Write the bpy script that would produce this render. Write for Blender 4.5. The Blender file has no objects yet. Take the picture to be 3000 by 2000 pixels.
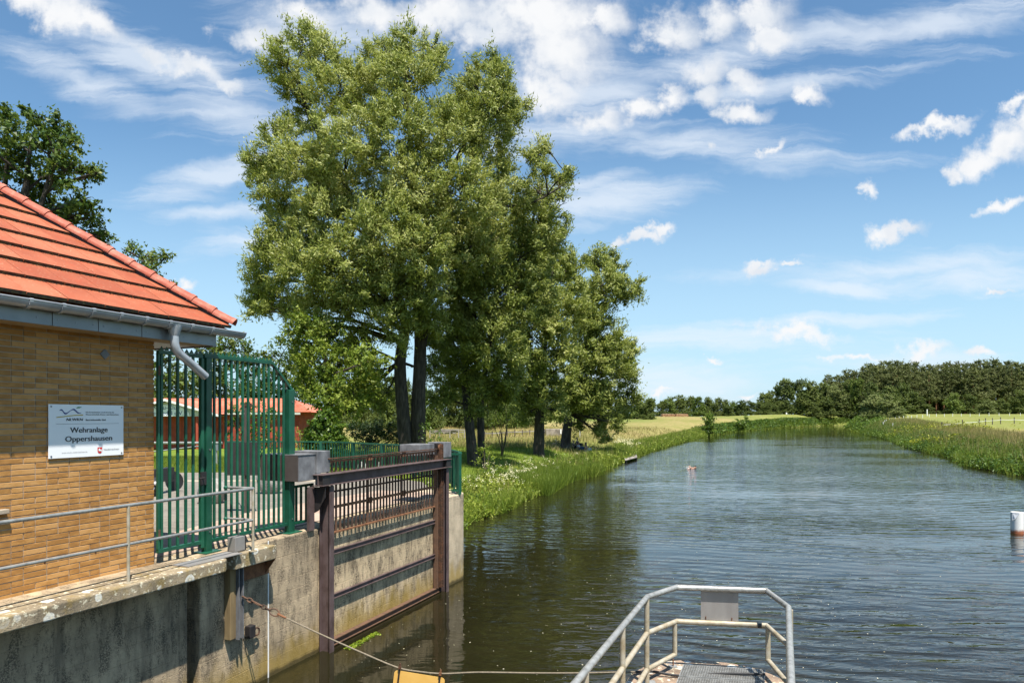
import bpy, bmesh, math, random
import numpy as np
from mathutils import Vector, Matrix

random.seed(7)
RNG = np.random.default_rng(11)
scene = bpy.context.scene
COL = scene.collection

# ------------------------------------------------------------------ camera
CAM_H = 3.95                       # metres above the river
FPX, HOR = 2000.0, 1222.0          # focal length and horizon in photo pixels (3000 wide)
cam = bpy.data.cameras.new("camera")
cam_o = bpy.data.objects.new("camera", cam)
COL.objects.link(cam_o)
cam_o.location = (0, 0, CAM_H)
cam_o.rotation_euler = (math.radians(90), 0, 0)
cam.sensor_width = 36.0
cam.lens = 36.0 * FPX / 3000.0
cam.shift_y = (HOR - 1000.0) / 3000.0
cam.clip_start = 0.1
cam.clip_end = 6000.0
scene.camera = cam_o

# ------------------------------------------------------------------ light
SUN_DIR = Vector((0.205, -0.415, 1.0)).normalized()      # towards the sun
sun = bpy.data.lights.new("sun", 'SUN')
sun.energy = 5.0
sun.angle = math.radians(0.53)
sun.color = (1.0, 0.95, 0.87)
sun_o = bpy.data.objects.new("sun", sun)
COL.objects.link(sun_o)
sun_o.rotation_euler = SUN_DIR.to_track_quat('Z', 'Y').to_euler()
sun_o.location = (30, -40, 90)

scene.view_settings.view_transform = 'Standard'
scene.view_settings.look = 'None'
scene.view_settings.gamma = 1.0
scene.view_settings.use_curve_mapping = False
scene.view_settings.exposure = 0.85
scene.render.engine = 'CYCLES'
scene.cycles.max_bounces = 8
scene.cycles.diffuse_bounces = 4
scene.cycles.transparent_max_bounces = 8
scene.cycles.caustics_reflective = False
scene.cycles.caustics_refractive = False

SKY_STRENGTH = 0.08
world = bpy.data.worlds.new("World")
scene.world = world
world.use_nodes = True


class NT:
    """small node-tree helper"""
    def __init__(self, tree):
        self.t = tree
        self.t.nodes.clear()

    def n(self, kind, **kw):
        nd = self.t.nodes.new(kind)
        for k, v in kw.items():
            setattr(nd, k, v)
        return nd

    def put(self, sock, v):
        if hasattr(v, 'is_linked') or isinstance(v, bpy.types.NodeSocket):
            self.t.links.new(v, sock)
        elif v is not None:
            sock.default_value = v

    def math(self, op, a, b=None, c=None, clamp=False):
        nd = self.n('ShaderNodeMath', operation=op)
        nd.use_clamp = clamp
        self.put(nd.inputs[0], a)
        if b is not None:
            self.put(nd.inputs[1], b)
        if c is not None:
            self.put(nd.inputs[2], c)
        return nd.outputs[0]

    def vmath(self, op, a, b=None):
        nd = self.n('ShaderNodeVectorMath', operation=op)
        self.put(nd.inputs[0], a)
        if b is not None:
            self.put(nd.inputs[1], b)
        return nd

    def smooth(self, x, lo, hi, a=0.0, b=1.0):
        nd = self.n('ShaderNodeMapRange')
        nd.interpolation_type = 'SMOOTHSTEP'
        self.put(nd.inputs[0], x)
        nd.inputs[1].default_value = lo
        nd.inputs[2].default_value = hi
        nd.inputs[3].default_value = a
        nd.inputs[4].default_value = b
        return nd.outputs[0]

    def noise(self, vec, scale, detail=4.0, rough=0.55, dist=0.0):
        nd = self.n('ShaderNodeTexNoise')
        if vec is not None:
            self.put(nd.inputs['Vector'], vec)
        nd.inputs['Scale'].default_value = scale
        nd.inputs['Detail'].default_value = detail
        nd.inputs['Roughness'].default_value = rough
        nd.inputs['Distortion'].default_value = dist
        return nd

    def mapping(self, vec, loc=(0, 0, 0), rot=(0, 0, 0), scale=(1, 1, 1), kind='POINT'):
        nd = self.n('ShaderNodeMapping')
        nd.vector_type = kind
        self.put(nd.inputs['Vector'], vec)
        nd.inputs['Location'].default_value = loc
        nd.inputs['Rotation'].default_value = rot
        nd.inputs['Scale'].default_value = scale
        return nd.outputs[0]

    def mix(self, fac, a, b, mode='MIX'):
        nd = self.n('ShaderNodeMix')
        nd.data_type = 'RGBA'
        nd.blend_type = mode
        self.put(nd.inputs['Factor'], fac)
        ia = [s for s in nd.inputs if s.name == 'A' and s.type == 'RGBA'][0]
        ib = [s for s in nd.inputs if s.name == 'B' and s.type == 'RGBA'][0]
        for s, v in ((ia, a), (ib, b)):
            if isinstance(v, (tuple, list)) and len(v) == 3:
                v = (*v, 1.0)
            self.put(s, v)
        return [s for s in nd.outputs if s.type == 'RGBA'][0]

    def ramp(self, fac, stops):
        nd = self.n('ShaderNodeValToRGB')
        el = nd.color_ramp.elements
        while len(el) < len(stops):
            el.new(0.5)
        for e, (p, c) in zip(el, stops):
            e.position = p
            e.color = (*c, 1.0) if len(c) == 3 else c
        self.put(nd.inputs[0], fac)
        return nd.outputs[0]


def build_sky():
    N = NT(world.node_tree)
    out = N.n('ShaderNodeOutputWorld')
    bg = N.n('ShaderNodeBackground')
    bg.inputs['Strength'].default_value = SKY_STRENGTH
    sky = N.n('ShaderNodeTexSky')
    sky.sky_type = 'NISHITA'
    sky.sun_disc = False
    sky.sun_elevation = math.asin(SUN_DIR.z)
    sky.sun_rotation = math.atan2(SUN_DIR.x, SUN_DIR.y)
    sky.altitude = 50
    sky.air_density = 1.0
    sky.dust_density = 0.6
    sky.ozone_density = 2.2
    gen = N.n('ShaderNodeTexCoord').outputs['Generated']
    sep = N.n('ShaderNodeSeparateXYZ')
    N.put(sep.inputs[0], gen)
    dx, dy, dz = sep.outputs
    front = N.smooth(dy, 0.25, 0.5)
    yy = N.math('MAXIMUM', dy, 0.2)
    U = N.math('DIVIDE', dx, yy)
    V = N.math('DIVIDE', dz, yy)
    comb = N.n('ShaderNodeCombineXYZ')
    N.put(comb.inputs[0], U)
    N.put(comb.inputs[1], V)
    P = comb.outputs[0]
    # ragged cloud edges: the sky directions are warped before the cloud masses are laid out
    wn = N.noise(P, 7.0, 7.0, 0.62)
    wn.noise_dimensions = '2D'
    wf = N.noise(P, 30.0, 4.0, 0.6)
    wf.noise_dimensions = '2D'

    def warp(vec, node, amount):
        c = N.vmath('SUBTRACT', node.outputs['Color'], (0.5, 0.5, 0.5)).outputs[0]
        k = N.vmath('MULTIPLY', c, (amount, amount * 0.75, 0)).outputs[0]
        return N.vmath('ADD', vec, k).outputs[0]
    P0 = P
    P = warp(warp(P0, wn, 0.12), wf, 0.030)

    def blobs(lst, mode='MAXIMUM'):
        acc = None
        for cx, cy, rx, ry, rot in lst:
            src = P
            if acc is not None:            # chained so that only one ellipse is evaluated at a time
                ma = N.n('ShaderNodeVectorMath', operation='MULTIPLY_ADD')
                N.put(ma.inputs[0], acc)
                ma.inputs[1].default_value = (1e-20, 1e-20, 1e-20)
                N.put(ma.inputs[2], P)
                src = ma.outputs[0]
            m = N.mapping(src, loc=((cx - 1500) / FPX, (HOR - cy) / FPX, 0), rot=(0, 0, math.radians(-rot)),
                          scale=(rx * 1.16 / FPX, ry * 1.16 / FPX, 1), kind='TEXTURE')
            ln = N.vmath('LENGTH', m).outputs['Value']
            v = N.math('SUBTRACT', 1.0, ln)
            acc = v if acc is None else N.math('MAXIMUM', acc, v)
        return acc
    cumulus = [
        (90, -10, 150, 60, 10), (200, 50, 140, 62, 18), (285, 80, 75, 48, 20), (430, 165, 90, 28, 30), (560, 200, 90, 36, 12),
        (650, 240, 70, 26, 25),
        (1080, 10, 170, 62, 8), (1290, 15, 230, 85, 4), (1580, 50, 250, 140, 0), (1630, 150, 175, 120, 0), (1590, 250, 110, 75, 30),
        (1770, 60, 80, 75, 0), (760, 110, 110, 60, 20), (880, 40, 100, 50, 10), (1420, 90, 120, 60, 0),
        (1960, 90, 125, 80, 0), (2110, 75, 90, 60, 0), (2250, 40, 95, 70, 0), (2275, 95, 70, 45, 20), (1920, 125, 70, 45, 0),
        (2060, 215, 95, 55, 0), (2085, 275, 60, 42, 0), (1960, 285, 62, 42, -25), (1885, 320, 75, 36, -20), (1740, 345, 110, 42, 0),
        (2190, 332, 85, 30, 0), (2180, 235, 70, 36, 15), (2380, 290, 60, 30, 25),
        (2965, 405, 110, 72, -15), (2880, 465, 95, 42, -10), (2815, 500, 45, 22, -10), (3010, 360, 60, 50, 0),
        (2548, 535, 36, 24, 20), (2640, 662, 70, 27, -6), (2752, 375, 110, 22, -20), (2965, 600, 70, 22, -20), (2970, 300, 60, 26, -25),
        (1915, 685, 60, 17, -10), (1832, 697, 34, 18, 0), (1955, 663, 40, 18, -10), (2262, 440, 34, 18, -25), (2068, 444, 30, 12, 10),
        (2255, 784, 52, 15, 0), (2345, 790, 32, 10, 0), (2330, 990, 138, 26, 0), (2690, 1020, 100, 24, 0), (2100, 1052, 34, 10, 0),
        (2480, 1046, 100, 15, 0), (2910, 873, 52, 13, 0), (2870, 1026, 70, 15, 0), (525, 824, 40, 20, 0), (1925, 1145, 40, 9, 0),
        (2190, 1145, 45, 9, 0)]
    fld = blobs(cumulus)
    fine = N.math('SUBTRACT', wf.outputs['Fac'], 0.5)
    body = N.math('SUBTRACT', wn.outputs['Fac'], 0.5)
    dens_f = N.smooth(N.math('ADD', fld, N.math('ADD', N.math('MULTIPLY', fine, 0.80), N.math('MULTIPLY', body, 1.0))), -0.10, 0.86)
    # the rest of the dome carries the same broken cumulus
    pl = N.n('ShaderNodeCombineXYZ')
    zz = N.math('ADD', N.math('MAXIMUM', dz, 0.0), 0.10)
    N.put(pl.inputs[0], N.math('DIVIDE', dx, zz))
    N.put(pl.inputs[1], N.math('DIVIDE', dy, zz))
    gn = N.noise(pl.outputs[0], 0.75, 4.0, 0.58)
    gn.noise_dimensions = '2D'
    g1 = gn.outputs['Fac']
    dens_b = N.smooth(g1, 0.66, 0.84)
    inside = N.math('MULTIPLY', front, N.smooth(V, 0.62, 0.78, 1.0, 0.0))
    inside = N.math('MULTIPLY', inside, N.smooth(N.math('ABSOLUTE', U), 0.78, 1.0, 1.0, 0.0))
    # cirrus veils, streaked
    cirrus = [(400, 150, 330, 90, 28), (620, 220, 200, 70, 15), (700, 330, 330, 90, 8), (900, 70, 280, 110, 12), (1650, 395, 360, 62, -4),
              (1980, 425, 560, 55, 2), (2060, 190, 480, 60, -12), (2700, 80, 480, 70, -5), (2420, 95, 320, 50, -10), (2300, 250, 380, 40, -8),
              (1750, 590, 260, 70, -6), (1700, 540, 200, 30, -12), (2620, 785, 520, 45, -3), (2850, 820, 380, 55, 0), (2450, 838, 200, 30, 3),
              (2360, 945, 400, 22, -4), (640, 622, 200, 26, -3), (720, 712, 220, 40, -8), (650, 520, 260, 60, -15), (2000, 1110, 420, 70, 0),
              (2700, 1090, 500, 60, 0), (2100, 1000, 500, 40, 0), (250, 240, 300, 60, 20), (1750, 260, 300, 120, 0)]
    P = warp(P0, wn, 0.05)
    cf = blobs(cirrus)
    st1 = N.noise(N.mapping(P, rot=(0, 0, 0.10), scale=(2.0, 17, 1)), 1.3, 5.0, 0.64, 0.6).outputs['Fac']
    st2 = N.noise(N.mapping(P, rot=(0, 0, -0.3), scale=(2.6, 13, 1), loc=(5, 2, 0)), 1.7, 4.0, 0.62, 0.4).outputs['Fac']
    cs = N.math('ADD', cf, N.math('ADD', N.math('MULTIPLY', N.math('SUBTRACT', st1, 0.5), 2.4),
                                 N.math('MULTIPLY', N.math('SUBTRACT', st2, 0.5), 1.2)))
    cd = N.math('MULTIPLY', N.smooth(cs, -0.1, 1.15), 0.70)
    low = N.math('MULTIPLY', N.smooth(V, 0.0, 0.46, 0.85, 0.0), 0.9)
    # colours: blue above, paler towards the horizon
    hs = N.n('ShaderNodeHueSaturation')
    hs.inputs['Saturation'].default_value = 1.08
    hs.inputs['Value'].default_value = 1.14
    N.put(hs.inputs['Color'], sky.outputs[0])
    tint = N.mix(1.0, hs.outputs[0], (0.93, 1.06, 1.03), 'MULTIPLY')
    c0 = N.mix(low, tint, (3.9, 5.6, 7.0))
    c1 = N.mix(cd, c0, (6.0, 6.5, 7.1))
    sn = N.noise(P, 8.0, 4.0, 0.55)
    sn.noise_dimensions = '2D'
    white = N.mix(N.smooth(N.math('SUBTRACT', N.math('ADD', sn.outputs['Fac'], N.math('MULTIPLY', fld, 0.0)), 0.0), 0.42, 0.72), (6.6, 6.68, 6.8), (5.2, 5.6, 6.15))
    c2 = N.mix(dens_f, c1, white)
    N.put(bg.inputs['Color'], c2)
    bg2 = N.n('ShaderNodeBackground')
    bg2.inputs['Strength'].default_value = SKY_STRENGTH
    N.put(bg2.inputs['Color'], N.mix(dens_b, c0, (6.2, 6.35, 6.6)))
    ms = N.n('ShaderNodeMixShader')
    N.put(ms.inputs[0], inside)
    N.t.links.new(bg2.outputs[0], ms.inputs[1])
    N.t.links.new(bg.outputs[0], ms.inputs[2])
    N.t.links.new(ms.outputs[0], out.inputs[0])


build_sky()

# ------------------------------------------------------------------ materials
MATS = {}


def new_mat(name):
    m = bpy.data.materials.new(name)
    m.use_nodes = True
    N = NT(m.node_tree)
    out = N.n('ShaderNodeOutputMaterial')
    b = N.n('ShaderNodeBsdfPrincipled')
    N.t.links.new(b.outputs[0], out.inputs[0])
    MATS[name] = m
    return m, N, b, out


def pos(N):
    return N.n('ShaderNodeNewGeometry').outputs['Position']


def bump(N, b, height, strength=0.3, dist=0.02):
    nd = N.n('ShaderNodeBump')
    nd.inputs['Strength'].default_value = strength
    nd.inputs['Distance'].default_value = dist
    N.put(nd.inputs['Height'], height)
    N.t.links.new(nd.outputs[0], b.inputs['Normal'])
    return nd


def simple(name, cols, scale=4.0, rough=0.7, bstr=0.0, bscale=60.0, metal=0.0, stretch=(1, 1, 1), rand=0.0, lo=0.3, hi=0.7,
           island=0.0, spec=0.5, bdist=0.01):
    """noise-mottled surface; cols from dark to light"""
    m, N, b, out = new_mat(name)
    P = N.mapping(pos(N), scale=stretch)
    fac = N.noise(P, scale, 6.0, 0.6).outputs['Fac']
    if rand:
        r = N.n('ShaderNodeObjectInfo').outputs['Random']
        fac = N.math('ADD', fac, N.math('MULTIPLY', N.math('SUBTRACT', r, 0.5), rand))
    if island:
        r = N.n('ShaderNodeNewGeometry').outputs['Random Per Island']
        fac = N.math('ADD', fac, N.math('MULTIPLY', N.math('SUBTRACT', r, 0.5), island))
    k = len(cols)
    col = N.ramp(fac, [(lo + (hi - lo) * i / max(1, k - 1), c) for i, c in enumerate(cols)])
    N.put(b.inputs['Base Color'], col)
    b.inputs['Roughness'].default_value = rough
    b.inputs['Metallic'].default_value = metal
    b.inputs['Specular IOR Level'].default_value = spec
    if bstr:
        bump(N, b, N.noise(P, bscale, 5.0, 0.65).outputs['Fac'], bstr, bdist)
    return m


def leaf_mat(name, cols, trans=0.35, rough=0.5, island=0.55, scale=0.5, tcol=None):
    m, N, b, out = new_mat(name)
    g = N.n('ShaderNodeNewGeometry')
    fac = N.noise(g.outputs['Position'], scale, 3.0, 0.5).outputs['Fac']
    r = N.math('MULTIPLY', N.math('SUBTRACT', g.outputs['Random Per Island'], 0.5), island)
    fac = N.math('ADD', fac, r)
    rr = N.math('MULTIPLY', N.math('SUBTRACT', N.n('ShaderNodeObjectInfo').outputs['Random'], 0.5), 0.22)
    fac = N.math('ADD', fac, rr)
    k = len(cols)
    col = N.ramp(fac, [(0.22 + 0.56 * i / (k - 1), c) for i, c in enumerate(cols)])
    N.put(b.inputs['Base Color'], col)
    b.inputs['Roughness'].default_value = rough
    b.inputs['Specular IOR Level'].default_value = 0.30
    t = N.n('ShaderNodeBsdfTranslucent')
    N.put(t.inputs['Color'], N.mix(0.5, col, tcol or (0.16, 0.20, 0.02)))
    mx = N.n('ShaderNodeMixShader')
    mx.inputs[0].default_value = trans
    N.t.links.new(b.outputs[0], mx.inputs[1])
    N.t.links.new(t.outputs[0], mx.inputs[2])
    N.t.links.new(mx.outputs[0], out.inputs[0])
    return m


simple('brick', [(0.32, 0.148, 0.034), (0.40, 0.195, 0.050), (0.455, 0.230, 0.064), (0.50, 0.27, 0.092)], 9.0, 0.8, 0.35, 90, rand=0.42,
       stretch=(1, 1, 2.2))
simple('mortar', [(0.33, 0.29, 0.23), (0.48, 0.42, 0.34)], 12, 0.95, 0.5, 120)
simple('zinc', [(0.34, 0.36, 0.38), (0.50, 0.52, 0.54)], 3, 0.40, 0.08, 20, metal=0.45)
simple('zinc_panel', [(0.20, 0.215, 0.23), (0.27, 0.285, 0.30)], 2.5, 0.45, 0.05, 25, metal=0.55)
simple('galvanised', [(0.25, 0.245, 0.225), (0.36, 0.355, 0.33), (0.45, 0.445, 0.415)], 14, 0.42, 0.15, 70, metal=0.45)
simple('galvanised_warm', [(0.27, 0.215, 0.13), (0.37, 0.32, 0.23), (0.43, 0.40, 0.33)], 9, 0.55, 0.2, 60, metal=0.15)
simple('soffit_wood', [(0.34, 0.25, 0.14), (0.46, 0.35, 0.21)], 3, 0.75, 0.2, 30, stretch=(1, 1, 8))
simple('green_paint', [(0.005, 0.056, 0.030), (0.008, 0.078, 0.042), (0.013, 0.100, 0.055)], 5, 0.38, 0.05, 80, rand=0.25)
simple('rust_paint', [(0.05, 0.028, 0.022), (0.095, 0.062, 0.058), (0.12, 0.085, 0.082)], 6, 0.62, 0.35, 50, stretch=(1, 1, 0.6))
simple('rust', [(0.05, 0.024, 0.012), (0.13, 0.052, 0.022), (0.22, 0.095, 0.04)], 9, 0.82, 0.5, 60, rand=0.3)
simple('rust_bar', [(0.035, 0.020, 0.013), (0.075, 0.042, 0.027), (0.13, 0.068, 0.038)], 10, 0.75, 0.4, 60, rand=0.4)
simple('dark_steel', [(0.012, 0.010, 0.010), (0.028, 0.022, 0.021)], 8, 0.6, 0.3, 50)
simple('grey_plate', [(0.075, 0.075, 0.078), (0.15, 0.15, 0.155), (0.23, 0.23, 0.235)], 4.5, 0.62, 0.1, 60, stretch=(1, 1, 0.8))
simple('brown_board', [(0.060, 0.045, 0.040), (0.085, 0.068, 0.060)], 5, 0.6)
simple('board_grey', [(0.022, 0.020, 0.020), (0.036, 0.033, 0.032)], 3, 0.55)
simple('sign_white', [(0.78, 0.79, 0.80), (0.83, 0.84, 0.85)], 2, 0.22)
simple('print_black', [(0.012, 0.013, 0.018), (0.02, 0.02, 0.025)], 2, 0.4)
simple('print_grey', [(0.10, 0.11, 0.13), (0.15, 0.16, 0.18)], 2, 0.4)
simple('print_blue', [(0.010, 0.028, 0.16), (0.014, 0.035, 0.19)], 2, 0.4)
simple('print_green', [(0.008, 0.14, 0.035), (0.012, 0.17, 0.045)], 2, 0.4)
simple('print_yellow', [(0.42, 0.30, 0.02), (0.48, 0.35, 0.03)], 2, 0.4)
simple('print_red', [(0.50, 0.025, 0.02), (0.58, 0.035, 0.03)], 2, 0.4)
simple('screw', [(0.2, 0.2, 0.21), (0.32, 0.32, 0.33)], 4, 0.35, metal=0.8)
simple('white_paint', [(0.72, 0.71, 0.67), (0.82, 0.81, 0.78)], 5, 0.6, 0.1, 30)
simple('old_wood', [(0.09, 0.062, 0.030), (0.18, 0.125, 0.058), (0.26, 0.19, 0.09)], 6, 0.85, 0.4, 40, stretch=(1, 1, 0.15))
simple('grey_wood', [(0.16, 0.14, 0.12), (0.27, 0.24, 0.21), (0.34, 0.31, 0.27)], 3, 0.85, 0.3, 40, rand=0.3)
simple('red_boards', [(0.22, 0.030, 0.016), (0.32, 0.048, 0.024), (0.37, 0.062, 0.032)], 1.5, 0.75, 0.15, 30, rand=0.3)
simple('pale_panel', [(0.50, 0.50, 0.44), (0.62, 0.62, 0.56)], 1.5, 0.7)
simple('orange_board', [(0.72, 0.40, 0.09), (0.80, 0.48, 0.13)], 4, 0.45, 0.04, 30)
simple('plate_metal', [(0.27, 0.25, 0.235), (0.36, 0.34, 0.32)], 4, 0.42, 0.05, 60, metal=0.35, stretch=(1, 1, 0.3))
simple('cable', [(0.16, 0.13, 0.09), (0.28, 0.23, 0.16)], 40, 0.6, 0.4, 200, metal=0.3)
simple('bark', [(0.014, 0.011, 0.008), (0.045, 0.036, 0.026), (0.095, 0.078, 0.060)], 5, 0.95, 0.9, 16, stretch=(1.8, 1.8, 0.35), bdist=0.06)
simple('twig', [(0.04, 0.032, 0.020), (0.11, 0.088, 0.05)], 4, 0.95)
simple('pine_bark', [(0.10, 0.045, 0.022), (0.24, 0.11, 0.055)], 3, 0.95, stretch=(1, 1, 0.2))
simple('boulder', [(0.16, 0.15, 0.14), (0.34, 0.32, 0.29), (0.55, 0.53, 0.49)], 4, 0.9, 0.6, 25, bdist=0.04)
simple('asphalt', [(0.17, 0.155, 0.135), (0.23, 0.21, 0.185), (0.27, 0.25, 0.22)], 2.2, 0.95, 0.4, 90)
simple('kerb', [(0.32, 0.26, 0.19), (0.44, 0.37, 0.28)], 4, 0.9, 0.3, 60, rand=0.3)
simple('black_rubber', [(0.012, 0.012, 0.013), (0.025, 0.025, 0.027)], 6, 0.6)
simple('chrome', [(0.55, 0.55, 0.56), (0.66, 0.66, 0.67)], 3, 0.2, metal=0.8)
simple('lamp_white', [(0.70, 0.70, 0.72), (0.80, 0.80, 0.82)], 3, 0.15)
simple('skin', [(0.36, 0.20, 0.135), (0.46, 0.27, 0.19)], 6, 0.5)
simple('hair_dark', [(0.010, 0.007, 0.005), (0.03, 0.02, 0.014)], 30, 0.5)
simple('cloth_white', [(0.55, 0.60, 0.68), (0.68, 0.72, 0.78)], 6, 0.85)
simple('cloth_dark', [(0.012, 0.014, 0.02), (0.03, 0.032, 0.042)], 6, 0.85)
simple('cloth_olive', [(0.10, 0.085, 0.05), (0.16, 0.14, 0.085)], 6, 0.85)
simple('cloth_blue', [(0.03, 0.07, 0.16), (0.05, 0.11, 0.22)], 6, 0.85)
simple('foam', [(0.80, 0.80, 0.78), (0.88, 0.88, 0.86)], 6, 0.7)
simple('log_end', [(0.30, 0.16, 0.075), (0.50, 0.30, 0.16)], 3, 0.9, island=0.5)
simple('tape_white', [(0.75, 0.75, 0.74), (0.84, 0.84, 0.83)], 3, 0.6)
simple('flower_cream', [(0.62, 0.56, 0.28), (0.74, 0.68, 0.40), (0.78, 0.74, 0.52)], 2, 0.8, island=0.5)
simple('fleck', [(0.55, 0.50, 0.30), (0.72, 0.68, 0.50)], 2, 0.8, island=0.6)

WILLOW = [(0.115, 0.150, 0.026), (0.225, 0.270, 0.050), (0.335, 0.365, 0.085), (0.44, 0.45, 0.15)]
leaf_mat('willow_leaf', WILLOW, 0.40, 0.50, 0.50, 0.35, tcol=(0.26, 0.30, 0.03))
leaf_mat('oak_leaf', [(0.030, 0.066, 0.010), (0.070, 0.125, 0.018), (0.120, 0.175, 0.030), (0.20, 0.23, 0.05)], 0.36, 0.45, 0.5, 0.5)
leaf_mat('lime_leaf', [(0.075, 0.125, 0.012), (0.150, 0.215, 0.020), (0.220, 0.280, 0.034), (0.28, 0.32, 0.055)], 0.42, 0.5)
leaf_mat('bush_leaf', [(0.040, 0.085, 0.010), (0.090, 0.155, 0.016), (0.160, 0.220, 0.028)], 0.3, 0.4)
leaf_mat('far_leaf', [(0.054, 0.080, 0.018), (0.110, 0.148, 0.030), (0.175, 0.205, 0.046)], 0.32, 0.6, 0.5, 0.12)
leaf_mat('far_light', [(0.065, 0.105, 0.016), (0.125, 0.180, 0.028), (0.19, 0.235, 0.05)], 0.25, 0.6, 0.5, 0.2)
leaf_mat('grey_willow', [(0.110, 0.140, 0.036), (0.195, 0.230, 0.066), (0.28, 0.305, 0.11)], 0.25, 0.6, 0.5, 0.2)
leaf_mat('pine_needle', [(0.052, 0.066, 0.018), (0.105, 0.122, 0.034), (0.165, 0.176, 0.058)], 0.22, 0.7, 0.5, 0.15)
leaf_mat('hedge_leaf', [(0.018, 0.036, 0.010), (0.035, 0.065, 0.014), (0.062, 0.095, 0.022)], 0.2, 0.5)
leaf_mat('reed', [(0.085, 0.140, 0.014), (0.155, 0.225, 0.022), (0.240, 0.290, 0.045)], 0.35, 0.5, 0.6, 0.25)
leaf_mat('bank_leaf', [(0.085, 0.140, 0.012), (0.165, 0.235, 0.018), (0.250, 0.310, 0.032), (0.33, 0.36, 0.06)], 0.35, 0.5, 0.6, 0.35)
leaf_mat('right_leaf', [(0.035, 0.080, 0.010), (0.080, 0.145, 0.014), (0.150, 0.220, 0.024)], 0.3, 0.5, 0.5, 0.3)
leaf_mat('yellow_leaf', [(0.16, 0.19, 0.012), (0.26, 0.28, 0.018), (0.34, 0.34, 0.03)], 0.3, 0.5)
leaf_mat('dry_grass', [(0.18, 0.20, 0.045), (0.30, 0.265, 0.085), (0.42, 0.33, 0.14)], 0.3, 0.7, 0.7, 0.15, tcol=(0.30, 0.22, 0.08))
leaf_mat('lawn_grass', [(0.080, 0.140, 0.012), (0.150, 0.215, 0.020), (0.235, 0.275, 0.040)], 0.35, 0.6, 0.6, 0.25)
leaf_mat('weed', [(0.10, 0.17, 0.012), (0.20, 0.27, 0.02), (0.26, 0.30, 0.03)], 0.3, 0.4)


def roof_tile_mat():
    m, N, b, out = new_mat('roof_tile')
    P = pos(N)
    r = N.n('ShaderNodeObjectInfo').outputs['Random']
    f = N.noise(P, 2.5, 5, 0.6).outputs['Fac']
    f = N.math('ADD', f, N.math('MULTIPLY', N.math('SUBTRACT', r, 0.5), 0.50))
    col = N.ramp(f, [(0.25, (0.28, 0.066, 0.025)), (0.5, (0.345, 0.092, 0.038)), (0.75, (0.39, 0.120, 0.055))])
    sp = N.noise(P, 34, 4, 0.7).outputs['Fac']
    col = N.mix(N.smooth(sp, 0.61, 0.69, 0, 0.6), col, (0.62, 0.42, 0.27))
    dk = N.noise(N.mapping(P, loc=(4, 2, 1)), 5, 6, 0.7).outputs['Fac']
    col = N.mix(N.smooth(dk, 0.50, 0.75, 0, 0.55), col, (0.40, 0.06, 0.015))
    N.put(b.inputs['Base Color'], col)
    b.inputs['Roughness'].default_value = 0.62
    bump(N, b, N.noise(P, 70, 4, 0.6).outputs['Fac'], 0.15, 0.006)
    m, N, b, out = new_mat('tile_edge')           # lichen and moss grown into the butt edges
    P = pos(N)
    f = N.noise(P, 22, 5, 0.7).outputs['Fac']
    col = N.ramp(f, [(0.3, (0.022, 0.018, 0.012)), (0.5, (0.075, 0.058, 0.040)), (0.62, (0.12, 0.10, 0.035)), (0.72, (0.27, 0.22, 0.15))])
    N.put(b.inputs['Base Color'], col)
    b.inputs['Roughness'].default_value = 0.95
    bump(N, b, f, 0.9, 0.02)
    m, N, b, out = new_mat('hip_tile')
    P = pos(N)
    f = N.noise(P, 9, 6, 0.65).outputs['Fac']
    col = N.ramp(f, [(0.3, (0.28, 0.060, 0.032)), (0.5, (0.38, 0.095, 0.052)), (0.64, (0.42, 0.16, 0.105)), (0.74, (0.48, 0.33, 0.26))])
    N.put(b.inputs['Base Color'], col)
    b.inputs['Roughness'].default_value = 0.7
    bump(N, b, f, 0.3, 0.01)


roof_tile_mat()


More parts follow.
